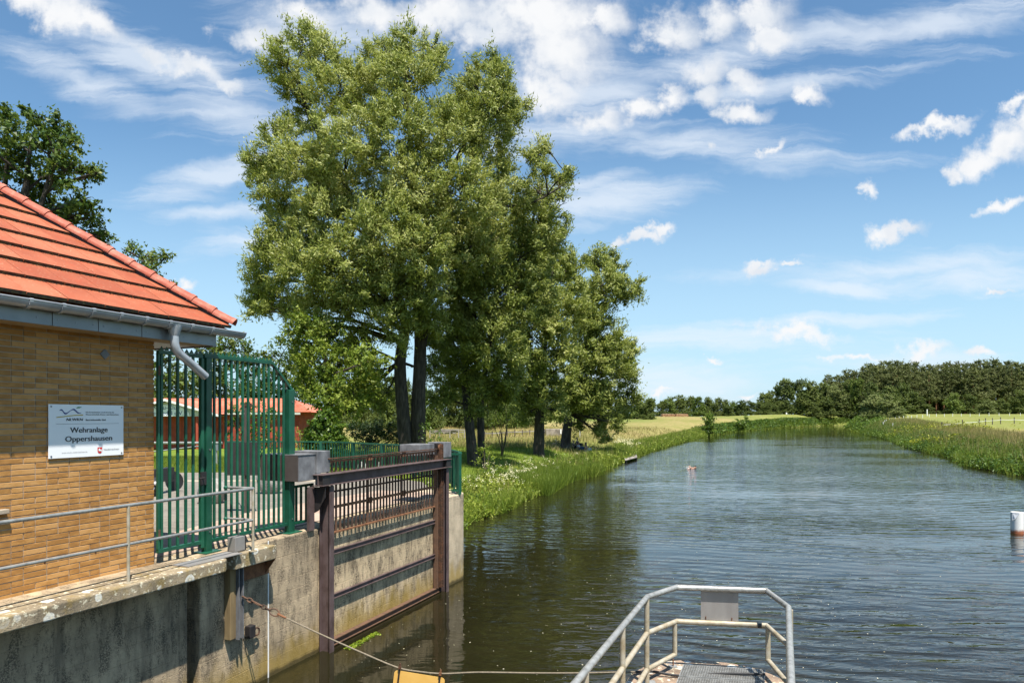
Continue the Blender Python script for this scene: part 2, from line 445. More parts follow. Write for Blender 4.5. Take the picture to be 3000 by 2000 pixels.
def concrete_mat(name, tint=(0.36, 0.30, 0.225), dark=0.5, form_lines=True, lichen=0.0, moss=0.0, water_stain=True, crust=0.5):
    m, N, b, out = new_mat(name)
    P = pos(N)
    sx = N.n('ShaderNodeSeparateXYZ')
    N.put(sx.inputs[0], P)
    z = sx.outputs[2]
    base = N.noise(P, 1.7, 8, 0.62).outputs['Fac']
    light = tuple(min(1, c * 1.35) for c in tint)
    drk = tuple(c * 0.48 for c in tint)
    col = N.ramp(base, [(0.28, drk), (0.5, tint), (0.72, light)])
    # streaks washed down the face
    st = N.noise(N.mapping(P, scale=(1, 1, 0.16)), 3.6, 5, 0.65).outputs['Fac']
    col = N.mix(N.smooth(st, 0.50, 0.70, 0, 0.55 * dark * 2), col, (0.062, 0.052, 0.040))
    # black crust
    bl = N.noise(N.mapping(P, scale=(1, 1, 0.34), loc=(7, 3, 0)), 7.5, 8, 0.74).outputs['Fac']
    grain = N.noise(P, 60, 4, 0.7).outputs['Fac']
    crm = N.math('MULTIPLY', N.smooth(bl, 0.44, 0.60), N.smooth(grain, 0.42, 0.54))
    col = N.mix(N.math('MULTIPLY', crm, crust), col, (0.030, 0.026, 0.022))
    pit = N.noise(P, 38, 5, 0.75).outputs['Fac']
    col = N.mix(N.smooth(pit, 0.58, 0.72, 0, 0.5), col, (0.09, 0.075, 0.055))
    col = N.mix(N.smooth(pit, 0.30, 0.40, 0.45, 0.0), col, (0.52, 0.46, 0.36))
    if water_stain:
        n2 = N.noise(N.mapping(P, scale=(1, 1, 0.4)), 4.0, 5, 0.6).outputs['Fac']
        hgt = N.math('ADD', z, N.math('MULTIPLY', N.math('SUBTRACT', n2, 0.5), 0.9))
        yl = N.smooth(hgt, 0.12, 0.62, 0.75, 0.0)
        col = N.mix(yl, col, (0.30, 0.20, 0.035))
        wet = N.smooth(N.math('ADD', z, N.math('MULTIPLY', N.math('SUBTRACT', n2, 0.5), 0.12)), 0.03, 0.11, 0.85, 0.0)
        col = N.mix(wet, col, (0.045, 0.036, 0.014))
    if moss:
        mn = N.noise(P, 5, 5, 0.65).outputs['Fac']
        col = N.mix(N.smooth(mn, 0.48, 0.66, 0, moss), col, (0.26, 0.18, 0.045))
    if lichen:
        vo = N.n('ShaderNodeTexVoronoi')
        vo.feature = 'F1'
        vo.inputs['Scale'].default_value = 5.5
        vo.inputs['Randomness'].default_value = 1.0
        wob = N.noise(P, 24, 3, 0.6)
        N.put(vo.inputs['Vector'], N.vmath('ADD', P, N.vmath('SCALE', wob.outputs['Color']).outputs[0]).outputs[0])
        for nd in N.t.nodes:
            if nd.type == 'VECT_MATH' and nd.operation == 'SCALE':
                nd.inputs['Scale'].default_value = 0.035
        cs = N.n('ShaderNodeSeparateColor')
        N.put(cs.inputs[0], vo.outputs['Color'])
        pick = N.smooth(cs.outputs[0], 1.0 - lichen, 1.0 - lichen + 0.02)
        d = N.math('DIVIDE', vo.outputs['Distance'], N.math('ADD', 0.45, N.math('MULTIPLY', cs.outputs[1], 0.6)))
        ring = N.math('MULTIPLY', N.smooth(d, 0.40, 0.46, 1.0, 0.0), N.math('ADD', 0.45, N.smooth(d, 0.22, 0.30, 0.0, 0.55)))
        col = N.mix(N.math('MULTIPLY', ring, pick), col, (0.66, 0.64, 0.56))
        fl = N.noise(N.mapping(P, scale=(1, 1, 1), loc=(1, 9, 4)), 15, 5, 0.6).outputs['Fac']
        col = N.mix(N.smooth(fl, 0.575, 0.62, 0, 0.9), col, (0.66, 0.60, 0.44))
    N.put(b.inputs['Base Color'], col)
    b.inputs['Roughness'].default_value = 0.93
    b.inputs['Specular IOR Level'].default_value = 0.25
    hgt = N.math('ADD', N.math('MULTIPLY', pit, 0.8), N.math('MULTIPLY', base, 0.5))
    if form_lines:                                  # board marks of the shuttering
        n3 = N.noise(N.mapping(P, scale=(1, 1, 4)), 1.2, 2, 0.5).outputs['Fac']
        ph = N.math('FRACT', N.math('ADD', N.math('MULTIPLY', z, 5.3), N.math('MULTIPLY', n3, 0.18)))
        ln = N.smooth(N.math('ABSOLUTE', N.math('SUBTRACT', ph, 0.5)), 0.0, 0.03, -0.28, 0.0)
        hgt = N.math('ADD', hgt, ln)
    bump(N, b, hgt, 0.9, 0.022)
    return m


concrete_mat('concrete', (0.42, 0.325, 0.21), 0.55, crust=0.7)
concrete_mat('concrete_nose', (0.52, 0.42, 0.29), 0.22, crust=0.2)
concrete_mat('concrete_gate', (0.50, 0.385, 0.24), 0.42, crust=0.9)
concrete_mat('concrete_ledge', (0.33, 0.265, 0.175), 0.45, form_lines=False, lichen=0.34, moss=0.55, water_stain=False, crust=0.25)
concrete_mat('concrete_pier', (0.36, 0.26, 0.185), 0.4, form_lines=False, lichen=0.4, water_stain=False, crust=0.2)
concrete_mat('concrete_far', (0.30, 0.26, 0.21), 0.4, water_stain=False, crust=0.3)


def paving_mat():
    m, N, b, out = new_mat('paving')
    P = pos(N)
    br = N.n('ShaderNodeTexBrick')
    N.put(br.inputs['Vector'], N.mapping(P, rot=(0, 0, 0.377)))
    br.inputs['Scale'].default_value = 1.0
    br.inputs['Brick Width'].default_value = 0.22
    br.inputs['Row Height'].default_value = 0.11
    br.inputs['Mortar Size'].default_value = 0.006
    br.inputs['Color1'].default_value = (0.165, 0.145, 0.12, 1)
    br.inputs['Color2'].default_value = (0.22, 0.195, 0.16, 1)
    br.inputs['Mortar'].default_value = (0.08, 0.068, 0.05, 1)
    f = N.noise(P, 1.1, 6, 0.6).outputs['Fac']
    col = N.mix(N.smooth(f, 0.35, 0.7, 0.0, 0.5), br.outputs['Color'], (0.26, 0.23, 0.18))
    N.put(b.inputs['Base Color'], col)
    b.inputs['Roughness'].default_value = 0.95
    bump(N, b, br.outputs['Fac'], -0.3, 0.006)
    m, N, b, out = new_mat('pinkish_pavers')
    P = pos(N)
    f = N.noise(P, 2.0, 6, 0.65).outputs['Fac']
    col = N.ramp(f, [(0.3, (0.30, 0.205, 0.15)), (0.55, (0.42, 0.31, 0.235)), (0.75, (0.50, 0.40, 0.31))])
    N.put(b.inputs['Base Color'], col)
    b.inputs['Roughness'].default_value = 0.95


paving_mat()


def ground_mat():
    m, N, b, out = new_mat('meadow')
    P = pos(N)
    sx = N.n('ShaderNodeSeparateXYZ')
    N.put(sx.inputs[0], P)
    x, y, z = sx.outputs
    f1 = N.noise(N.mapping(P, scale=(0.6, 1, 1)), 0.055, 5, 0.6).outputs['Fac']
    f2 = N.noise(P, 0.9, 6, 0.65).outputs['Fac']
    f3 = N.noise(N.mapping(P, scale=(1, 0.5, 1)), 6.0, 5, 0.7).outputs['Fac']
    lawn = N.ramp(f2, [(0.3, (0.085, 0.150, 0.018)), (0.5, (0.145, 0.205, 0.028)), (0.72, (0.23, 0.255, 0.05))])
    dry = N.ramp(N.math('ADD', N.math('MULTIPLY', f2, 0.5), N.math('MULTIPLY', f1, 0.5)),
                 [(0.36, (0.15, 0.175, 0.036)), (0.48, (0.25, 0.225, 0.075)), (0.58, (0.33, 0.255, 0.115)), (0.7, (0.36, 0.29, 0.145))])
    far = N.ramp(f1, [(0.35, (0.105, 0.170, 0.034)), (0.55, (0.20, 0.22, 0.06)), (0.7, (0.30, 0.25, 0.11))])
    yw = N.math('ADD', y, N.math('MULTIPLY', N.math('SUBTRACT', f1, 0.5), 40.0))
    a = N.smooth(yw, 62, 86)
    col = N.mix(a, lawn, dry)
    c = N.smooth(N.math('SUBTRACT', yw, N.math('MULTIPLY', N.smooth(x, 30, 75), 150.0)), 150, 195)
    col = N.mix(c, col, far)
    # grazed paddock on the right bank
    pd = N.math('MULTIPLY', N.smooth(x, 62, 72), N.smooth(yw, 104, 120))
    col = N.mix(N.math('MULTIPLY', pd, 0.75), col, N.ramp(f2, [(0.3, (0.12, 0.165, 0.030)), (0.7, (0.24, 0.25, 0.07))]))
    col = N.mix(N.smooth(f3, 0.35, 0.65, 0.25, 0.0), col, (0.05, 0.06, 0.012))
    mud = N.smooth(z, 0.0, 0.3, 1.0, 0.0)
    col = N.mix(mud, col, (0.045, 0.038, 0.018))
    N.put(b.inputs['Base Color'], col)
    b.inputs['Roughness'].default_value = 1.0
    b.inputs['Specular IOR Level'].default_value = 0.1
    bump(N, b, f3, 0.6, 0.10)


ground_mat()


def water_mat():
    m, N, b, out = new_mat('river_water')
    P = pos(N)
    sx = N.n('ShaderNodeSeparateXYZ')
    N.put(sx.inputs[0], P)
    x, y, z = sx.outputs
    n1 = N.noise(N.mapping(P, rot=(0, 0, 0.15), scale=(0.42, 1.0, 1)), 1.3, 3, 0.5, 0.5).outputs['Fac']
    n2 = N.noise(N.mapping(P, rot=(0, 0, -0.25), scale=(0.42, 1.25, 1), loc=(3, 1, 0)), 2.7, 3, 0.5, 0.7).outputs['Fac']
    n3 = N.noise(N.mapping(P, rot=(0, 0, 0.4), scale=(0.7, 1.1, 1), loc=(9, 1, 0)), 6.5, 2, 0.5).outputs['Fac']
    h = N.math('ADD', N.math('MULTIPLY', n1, 0.60), N.math('ADD', N.math('MULTIPLY', n2, 0.36), N.math('MULTIPLY', n3, 0.05)))
    # rings running out from the swimmer, and a second crossing set, both in long broken crests
    lo = N.noise(N.mapping(P, scale=(0.5, 1, 1)), 0.28, 2, 0.5).outputs['Fac']
    patch = N.smooth(N.noise(N.mapping(P, scale=(0.4, 1, 1), loc=(2, 7, 0)), 0.42, 3, 0.5).outputs['Fac'], 0.36, 0.66)
    sp = N.n('ShaderNodeVectorMath', operation='DISTANCE')
    N.put(sp.inputs[0], P)
    sp.inputs[1].default_value = (13.9, 52.7, 0)
    d = sp.outputs['Value']
    ph = N.math('ADD', N.math('MULTIPLY', d, 9.5), N.math('ADD', N.math('MULTIPLY', lo, 26.0), N.math('MULTIPLY', n1, 4.0)))
    ring = N.math('MULTIPLY', N.math('SINE', ph), N.math('MULTIPLY', N.smooth(d, 6.0, 60.0, 0.13, 0.07), N.smooth(d, 0.2, 1.5)))
    ring = N.math('MULTIPLY', ring, patch)
    h = N.math('ADD', h, ring)
    ph2 = N.math('ADD', N.math('ADD', N.math('MULTIPLY', y, 12.5), N.math('MULTIPLY', x, 3.6)), N.math('ADD', N.math('MULTIPLY', lo, -22.0), N.math('MULTIPLY', n1, 3.0)))
    h = N.math('ADD', h, N.math('MULTIPLY', N.math('SINE', ph2), N.math('MULTIPLY', N.math('SUBTRACT', 1.15, patch), 0.055)))
    # calm water close under the sluice wall and in wind lanes
    tt = N.math('SUBTRACT', N.math('MULTIPLY', x, 0.930), N.math('MULTIPLY', y, 0.367))
    calm = N.math('MULTIPLY', N.smooth(tt, -7.0, -1.0, 0.12, 1.0), 1.0)
    calm = N.math('MAXIMUM', calm, N.smooth(y, 13, 26, 0.0, 1.0))
    gust = N.noise(N.mapping(P, scale=(0.35, 1, 1)), 0.11, 3, 0.5).outputs['Fac']
    amp = N.math('MULTIPLY', calm, N.smooth(gust, 0.36, 0.60, 0.28, 1.25))
    amp = N.math('MULTIPLY', amp, N.smooth(y, 45, 150, 1.0, 0.22))
    bp = N.n('ShaderNodeBump')
    bp.inputs['Strength'].default_value = 1.0
    N.put(bp.inputs['Distance'], N.math('MULTIPLY', amp, 0.085))
    N.put(bp.inputs['Height'], h)
    N.t.links.new(bp.outputs[0], b.inputs['Normal'])
    murk = N.noise(N.mapping(P, scale=(1, 1, 1)), 0.6, 5, 0.6, 1.0).outputs['Fac']
    N.put(b.inputs['Base Color'], N.ramp(murk, [(0.3, (0.0105, 0.0095, 0.0040)), (0.7, (0.0165, 0.0150, 0.0058))]))
    b.inputs['Roughness'].default_value = 0.025
    b.inputs['IOR'].default_value = 1.45
    b.inputs['Specular IOR Level'].default_value = 0.5


water_mat()

def pile_mat():
    m, N, b, out = new_mat('pile_white')
    P = pos(N)
    sx = N.n('ShaderNodeSeparateXYZ')
    N.put(sx.inputs[0], P)
    n = N.noise(N.mapping(P, scale=(1, 1, 0.3)), 9, 5, 0.6).outputs['Fac']
    z = N.math('ADD', sx.outputs[2], N.math('MULTIPLY', N.math('SUBTRACT', n, 0.5), 0.16))
    col = N.mix(N.smooth(z, 0.05, 0.17, 0.95, 0.0), (0.76, 0.74, 0.70), (0.30, 0.075, 0.012))
    col = N.mix(N.smooth(n, 0.62, 0.75, 0, 0.5), col, (0.50, 0.36, 0.22))
    N.put(b.inputs['Base Color'], col)
    b.inputs['Roughness'].default_value = 0.5


pile_mat()

# ------------------------------------------------------------------ geometry helpers
ANG = math.atan(790.0 / 2000.0)            # direction of the wall line against the view axis
SA, CA = math.sin(ANG), math.cos(ANG)
GZ = 2.08                                  # yard level above the river


def F(s, t, z):
    """wall frame: s along the wall away from the viewer, t towards the river"""
    return Vector((s * SA + t * CA, s * CA - t * SA, z))


def at(px, py, Y):
    """photo pixel at a known distance -> world"""
    return Vector(((px - 1500.0) / FPX * Y, Y, CAM_H - (py - HOR) / FPX * Y))


def origin(o):
    v = Vector((0, 0, 0))
    while o is not None:
        v += o.location
        o = o.parent
    return v


def tag(o, label=None, cat=None, group=None, kind=None):
    if label:
        o['label'] = label
    if cat:
        o['category'] = cat
    if group:
        o['group'] = group
    if kind:
        o['kind'] = kind
    return o


def thing(name, label, cat, loc=(0, 0, 0), group=None):
    o = bpy.data.objects.new(name, None)
    o.empty_display_size = 0.2
    COL.objects.link(o)
    o.location = loc
    return tag(o, label, cat, group)


def link(name, me, parent=None, loc=None):
    o = bpy.data.objects.new(name, me)
    COL.objects.link(o)
    if parent is not None:
        o.parent = parent
    if loc is not None:
        o.location = loc
    return o


class MB:
    """collects simple shapes, builds them as one mesh object"""
    def __init__(self):
        self.v, self.f, self.mi = [], [], []

    def add(self, verts, faces, mi=0):
        k = len(self.v)
        self.v += [Vector(p) for p in verts]
        self.f += [tuple(i + k for i in f) for f in faces]
        self.mi += [mi] * len(faces)
        return self

    def hexa(self, p, mi=0):
        return self.add(p, [(0, 3, 2, 1), (4, 5, 6, 7), (0, 1, 5, 4), (1, 2, 6, 5), (2, 3, 7, 6), (3, 0, 4, 7)], mi)

    def fbox(self, s0, s1, t0, t1, z0, z1, mi=0):
        return self.hexa([F(s0, t1, z0), F(s1, t1, z0), F(s1, t0, z0), F(s0, t0, z0),
                          F(s0, t1, z1), F(s1, t1, z1), F(s1, t0, z1), F(s0, t0, z1)], mi)

    def box(self, x0, x1, y0, y1, z0, z1, mi=0):
        return self.hexa([(x0, y0, z0), (x1, y0, z0), (x1, y1, z0), (x0, y1, z0),
                          (x0, y0, z1), (x1, y0, z1), (x1, y1, z1), (x0, y1, z1)], mi)

    def bar(self, p, q, w, h, up=(0, 0, 1), mi=0):
        p, q, up = Vector(p), Vector(q), Vector(up)
        d = (q - p).normalized()
        side = d.cross(up)
        if side.length < 1e-6:
            side = d.cross(Vector((1, 0, 0)))
        side.normalize()
        u = side.cross(d).normalized()
        a, b = side * w / 2, u * h / 2
        return self.hexa([p - a - b, p + a - b, q + a - b, q - a - b, p - a + b, p + a + b, q + a + b, q - a + b], mi)

    def tube(self, pts, r, n=8, caps=True, mi=0):
        pts = [Vector(p) for p in pts]
        rs = r if isinstance(r, (list, tuple)) else [r] * len(pts)
        k = len(self.v)
        prev = None
        for i, p in enumerate(pts):
            if i == 0:
                d = pts[1] - pts[0]
            elif i == len(pts) - 1:
                d = pts[-1] - pts[-2]
            else:
                d = (pts[i + 1] - p).normalized() + (p - pts[i - 1]).normalized()
            d.normalize()
            if prev is None:
                a = d.orthogonal().normalized()
            else:
                a = prev - d * prev.dot(d)
                a = a.normalized() if a.length > 1e-6 else d.orthogonal().normalized()
            prev = a
            b = d.cross(a)
            sc = 1.0
            if 0 < i < len(pts) - 1:
                c = (pts[i + 1] - p).normalized().dot((p - pts[i - 1]).normalized())
                sc = 1.0 / max(0.6, math.sqrt(max(0.0, (1 + c) / 2)))
            for j in range(n):
                th = 2 * math.pi * j / n
                self.v.append(p + (a * math.cos(th) + b * math.sin(th)) * rs[i] * (sc if sc < 1.3 else 1.15))
        for i in range(len(pts) - 1):
            for j in range(n):
                j2 = (j + 1) % n
                self.f.append((k + i * n + j, k + i * n + j2, k + (i + 1) * n + j2, k + (i + 1) * n + j))
                self.mi.append(mi)
        if caps:
            self.f.append(tuple(k + j for j in reversed(range(n))))
            self.f.append(tuple(k + (len(pts) - 1) * n + j for j in range(n)))
            self.mi += [mi, mi]
        return self

    def prism(self, poly, vec, mi=0, mi_side=None):
        poly = [Vector(p) for p in poly]
        vec = Vector(vec)
        n = len(poly)
        k = len(self.v)
        self.v += poly + [p + vec for p in poly]
        self.f.append(tuple(k + i for i in reversed(range(n))))
        self.f.append(tuple(k + n + i for i in range(n)))
        self.mi += [mi, mi]
        for i in range(n):
            j = (i + 1) % n
            self.f.append((k + i, k + j, k + n + j, k + n + i))
            self.mi.append(mi if mi_side is None else mi_side[i])
        return self

    def ball(self, c, r, seg=12, rings=8, mi=0, jitter=0.0):
        c = Vector(c)
        r = Vector(r) if not isinstance(r, (int, float)) else Vector((r, r, r))
        k = len(self.v)
        self.v.append(c + Vector((0, 0, r.z)))
        for i in range(1, rings):
            ph = math.pi * i / rings
            for j in range(seg):
                th = 2 * math.pi * j / seg
                q = 1.0 + random.uniform(-jitter, jitter)
                self.v.append(c + Vector((r.x * math.sin(ph) * math.cos(th), r.y * math.sin(ph) * math.sin(th), r.z * math.cos(ph))) * q)
        self.v.append(c - Vector((0, 0, r.z)))
        last = len(self.v) - 1
        for j in range(seg):
            j2 = (j + 1) % seg
            self.f.append((k, k + 1 + j, k + 1 + j2))
            self.f.append((last, k + 1 + (rings - 2) * seg + j2, k + 1 + (rings - 2) * seg + j))
            self.mi += [mi, mi]
        for i in range(rings - 2):
            for j in range(seg):
                j2 = (j + 1) % seg
                a = k + 1 + i * seg
                self.f.append((a + j, a + seg + j, a + seg + j2, a + j2))
                self.mi.append(mi)
        return self

    def mesh(self, name, mats, shift=Vector((0, 0, 0)), smooth=False):
        me = bpy.data.meshes.new(name)
        me.from_pydata([tuple(p - shift) for p in self.v], [], self.f)
        for m in (mats if isinstance(mats, (list, tuple)) else [mats]):
            me.materials.append(MATS[m])
        me.polygons.foreach_set('material_index', self.mi)
        bm = bmesh.new()
        bm.from_mesh(me)
        bmesh.ops.recalc_face_normals(bm, faces=bm.faces)
        bm.to_mesh(me)
        bm.free()
        if smooth:
            me.polygons.foreach_set('use_smooth', [True] * len(me.polygons))
            try:
                me.set_sharp_from_angle(angle=math.radians(40))
            except Exception:
                pass
        me.update()
        return me

    def build(self, name, mats, parent=None, loc=None, smooth=False, bevel=0.0):
        shift = origin(parent) if parent is not None else Vector(loc or (0, 0, 0))
        me = self.mesh(name, mats, shift, smooth)
        o = link(name, me, parent, None if parent is not None else shift)
        if bevel:
            bv = o.modifiers.new('bevel', 'BEVEL')
            bv.width = bevel
            bv.segments = 2
            bv.limit_method = 'ANGLE'
        return o


def quads_mesh(name, V, mat, per=None):
    """V: (N, per, 3) -> mesh of N separate faces"""
    n, per = V.shape[0], V.shape[1]
    me = bpy.data.meshes.new(name)
    me.vertices.add(n * per)
    me.vertices.foreach_set('co', V.reshape(-1).astype(np.float32))
    me.loops.add(n * per)
    me.loops.foreach_set('vertex_index', np.arange(n * per, dtype=np.int32))
    me.polygons.add(n)
    me.polygons.foreach_set('loop_start', np.arange(0, n * per, per, dtype=np.int32))
    me.update(calc_edges=True)
    me.materials.append(MATS[mat])
    return me


def unit(a):
    return a / np.maximum(1e-9, np.linalg.norm(a, axis=1, keepdims=True))


def rand_dirs(n):
    return unit(RNG.normal(size=(n, 3)))


def leaves(c, axis, L, W, nrm=None, tri=True):
    """diamond leaves at c along axis; L, W scalars or arrays; nrm: rough facing of the blades"""
    n = len(c)
    b = unit(np.cross(axis, rand_dirs(n) if nrm is None else unit(nrm + 0.42 * rand_dirs(n))))
    L = (np.ones(n) * L)[:, None] * (0.7 + 0.6 * RNG.random((n, 1)))
    W = (np.ones(n) * W)[:, None] * (0.8 + 0.4 * RNG.random((n, 1)))
    if tri:
        return np.stack([c - axis * L * 0.5 - b * W * 0.5, c - axis * L * 0.35 + b * W * 0.5, c + axis * L * 0.5], axis=1)
    return np.stack([c - axis * L * 0.5, c + b * W * 0.5, c + axis * L * 0.5, c - b * W * 0.5], axis=1)


def blades(root, h, w, lean=0.25):
    """grass blades: triangles"""
    n = len(root)
    h = (np.ones(n) * h)[:, None] * (0.55 + 0.75 * RNG.random((n, 1)))
    a = RNG.random(n) * 2 * np.pi
    side = np.stack([np.cos(a), np.sin(a), np.zeros(n)], 1)
    w = (np.ones(n) * w)[:, None] * (0.7 + 0.6 * RNG.random((n, 1)))
    tip = root + np.concatenate([RNG.normal(size=(n, 2)) * lean * h, h], axis=1)
    return np.stack([root - side * w / 2, root + side * w / 2, tip], axis=1)

# ------------------------------------------------------------------ terrain and river
LEFT_BANK = [(-2.9, 14.5), (-2.7, 19), (-2.1, 25.5), (-0.9, 28), (-0.4, 29.5), (0.95, 34.5), (3.0, 42.5), (5.6, 47.5), (7.6, 54), (10.2, 61.7),
             (12.9, 70), (17, 82), (21.9, 95), (32, 121), (42, 146), (61, 187), (96, 246), (142, 314), (175, 342), (215, 420), (300, 620)]
RIGHT_BANK = [(330, 600), (238, 410), (182, 330), (146, 283), (110, 225), (86, 168), (67, 121.5), (55, 96), (48, 80.6), (43.7, 68), (36.5, 54), (34.5, 46.5),
              (35, 36), (39, 22), (44, 5), (46, -60)]
WALL_LINE = [tuple(F(-60, -7.8, 0))[:2], tuple(F(13.0, -7.8, 0))[:2]]
RIVER = np.array(WALL_LINE + LEFT_BANK + RIGHT_BANK)


YARD_EDGE = np.array([tuple(F(-40, -7.8, 0))[:2], tuple(F(15.2, -7.8, 0))[:2], (-1.9, 16.2), (-2.0, 18.0), (-2.6, 19.8), (-4.2, 21.6), (-6.4, 23.6), (-14, 24.0), (-60, 24.0), (-60, -30)])


def poly_distance(x, y, poly):
    """distance outside a polygon, 0 inside"""
    return np.maximum(river_distance(x, y, poly), 0)


def river_distance(x, y, poly=None):
    """positive outside (on land), negative inside (over the river)"""
    shp = x.shape
    x, y = x.ravel(), y.ravel()
    dmin = np.full(x.shape, 1e9)
    inside = np.zeros(x.shape, bool)
    A = RIVER if poly is None else poly
    B = np.roll(A, -1, axis=0)
    for (ax, ay), (bx, by) in zip(A, B):
        ex, ey = bx - ax, by - ay
        t = np.clip(((x - ax) * ex + (y - ay) * ey) / (ex * ex + ey * ey), 0, 1)
        dmin = np.minimum(dmin, np.hypot(x - ax - t * ex, y - ay - t * ey))
        cond = ((ay > y) != (by > y)) & (x < (bx - ax) * (y - ay) / (by - ay + 1e-12) + ax)
        inside ^= cond
    return np.where(inside, -dmin, dmin).reshape(shp)


def sstep(x, a, b):
    t = np.clip((x - a) / (b - a), 0, 1)
    return t * t * (3 - 2 * t)


def ground(x, y):
    x = np.asarray(x, float)
    y = np.asarray(y, float)
    d = river_distance(x, y)
    e = poly_distance(x, y, YARD_EDGE)
    yard = (1.0 - sstep(e, 0.2, 4.2)) * (x < 12)
    inland = sstep(-x - 0.19 * y, -2.0, 6.0) * (y < 70)          # the lawn behind the yard stays high
    yard = np.maximum(yard, inland * (1.0 - sstep(y, 26, 48)))
    low_ = 0.70 + 0.56 * sstep(d, 2.0, 7.0) + 0.14 * sstep(y, 50, 75)
    base = low_ + (GZ - 0.03 - low_) * yard
    far_l, far_r = 2.9, 3.9
    far = far_l + (far_r - far_l) * sstep(x - 0.28 * y, 0, 40)
    base = base + far * sstep(y, 55, 290)
    wob = 0.10 * np.sin(x * 0.31 + 1.3) * np.sin(y * 0.23) + 0.05 * np.sin(x * 0.9) * np.sin(y * 0.77 + 2)
    prof = 1.0 - np.exp(-np.maximum(d, 0) / 2.4)
    z = np.where(d > 0, prof * (base + wob * (1 - 0.8 * yard)), np.maximum(-1.6, d * 0.7))
    return z


def gz(x, y):
    return float(ground(np.array([x]), np.array([y]))[0])


def axis_grid(segs):
    out = [segs[0][0]]
    for a, b, st in segs:
        n = max(1, int(round((b - a) / st)))
        out += [a + (b - a) * (i + 1) / n for i in range(n)]
    return np.array(out)


gx = axis_grid([(-500, -120, 30), (-120, -40, 5), (-40, -14, 1.0), (-14, 28, 0.5), (28, 70, 0.8), (70, 130, 2.0), (130, 300, 6), (300, 1100, 40)])
gy = axis_grid([(-60, 10, 6), (10, 24, 0.6), (24, 75, 0.55), (75, 130, 1.1), (130, 260, 3), (260, 420, 6), (420, 1500, 60)])
GX, GY = np.meshgrid(gx, gy)
GZZ = ground(GX, GY)
nx, ny = len(gx), len(gy)
me = bpy.data.meshes.new('meadow_ground')
idx = np.arange(nx * ny).reshape(ny, nx)
quads = np.stack([idx[:-1, :-1], idx[:-1, 1:], idx[1:, 1:], idx[1:, :-1]], -1).reshape(-1, 4)
me.vertices.add(nx * ny)
me.vertices.foreach_set('co', np.stack([GX, GY, GZZ], -1).reshape(-1).astype(np.float32))
me.loops.add(quads.size)
me.loops.foreach_set('vertex_index', quads.reshape(-1).astype(np.int32))
me.polygons.add(len(quads))
me.polygons.foreach_set('loop_start', np.arange(0, quads.size, 4, dtype=np.int32))
me.polygons.foreach_set('use_smooth', np.ones(len(quads), bool))
me.update(calc_edges=True)
me.materials.append(MATS['meadow'])
tag(link('meadow_ground', me), kind='structure')

m = MB()
m.add([(-80, -70, 0), (500, -70, 0), (500, 400, 0), (-80, 400, 0)], [(0, 1, 2, 3)])
tag(m.build('river', 'river_water'), kind='structure')

# paved yard behind the fence: a thin slab whose edge follows the railing
yard_pts = [F(-2, -7.75, 0), F(15.2, -7.75, 0), F(15.9, -8.6, 0), Vector((-2.6, 19.8, 0)), Vector((-4.2, 21.6, 0)), Vector((-6.4, 23.4, 0)),
            Vector((-14, 23.0, 0)), Vector((-30, 22.6, 0)), Vector((-34, 6, 0)), Vector((-24, -4, 0))]
m = MB()
m.prism([Vector((p.x, p.y, GZ - 0.30)) for p in yard_pts], (0, 0, 0.30))
tag(m.build('paved_yard', 'paving'), kind='structure')
m = MB()
m.prism([F(6.6, -7.78, GZ + 0.004), F(15.0, -7.78, GZ + 0.004), F(15.0, -9.6, GZ + 0.004), F(10.5, -9.7, GZ + 0.004), F(7.6, -9.0, GZ + 0.004)], (0, 0, 0.004))
tag(m.build('paver_strip', 'pinkish_pavers'), kind='structure')
kerb = thing('kerb_edging', 'row of pale kerb stones between grey yard and lawn behind the green fence', 'kerb', (-16, 22.4, GZ))
for i in range(24):
    x0 = -24 + i * 0.8
    m = MB()
    m.box(x0 + 0.01, x0 + 0.79, 19.6 + 0.012 * i, 19.95 + 0.012 * i, GZ - 0.05, GZ + 0.012 + random.uniform(0, 0.008))
    m.build('kerb_stone', 'kerb', kerb)

# ------------------------------------------------------------------ sluice wall
TW = -7.26
wall = thing('concrete_wall', 'weathered concrete lock wall with shuttering lines rising from the river below the fence', 'retaining wall', F(9, TW - 0.3, 0))
m = MB()
m.fbox(-8, 6.78, TW - 0.6, TW, -2.0, 2.07)
m.fbox(6.78, 6.98, TW - 0.6, TW - 0.28, -2.0, 2.05)         # stop-log slot
m.fbox(6.98, 9.50, TW - 0.6, TW, -2.0, 2.075)
m.build('wall_face', 'concrete', wall, bevel=0.02)
m = MB()
m.fbox(9.502, 13.80, TW - 0.6, TW - 0.02, -2.0, 2.07)
m.build('gate_recess', 'concrete_gate', wall, bevel=0.012)
pier_pts = [F(13.802, TW - 0.6, 0), F(13.802, TW, 0)]
for k in range(0, 11):
    th = math.radians(90 - 9 * k)
    pier_pts.append(F(15.0 + 0.62 * math.cos(th), TW - 0.62 + 0.62 * math.sin(th), 0))
pier_pts.append(F(15.62, TW - 1.6, 0))
pier_pts.append(F(13.802, TW - 1.6, 0))
m = MB()
m.prism([Vector((p.x, p.y, -2.0)) for p in pier_pts], (0, 0, 4.085))
m.build('rounded_pier', 'concrete_nose', wall, bevel=0.02)
m = MB()
m.fbox(8.28, 8.30, TW, TW + 0.006, -0.6, 2.074)
m.build('gauge_strip', 'white_paint', wall)

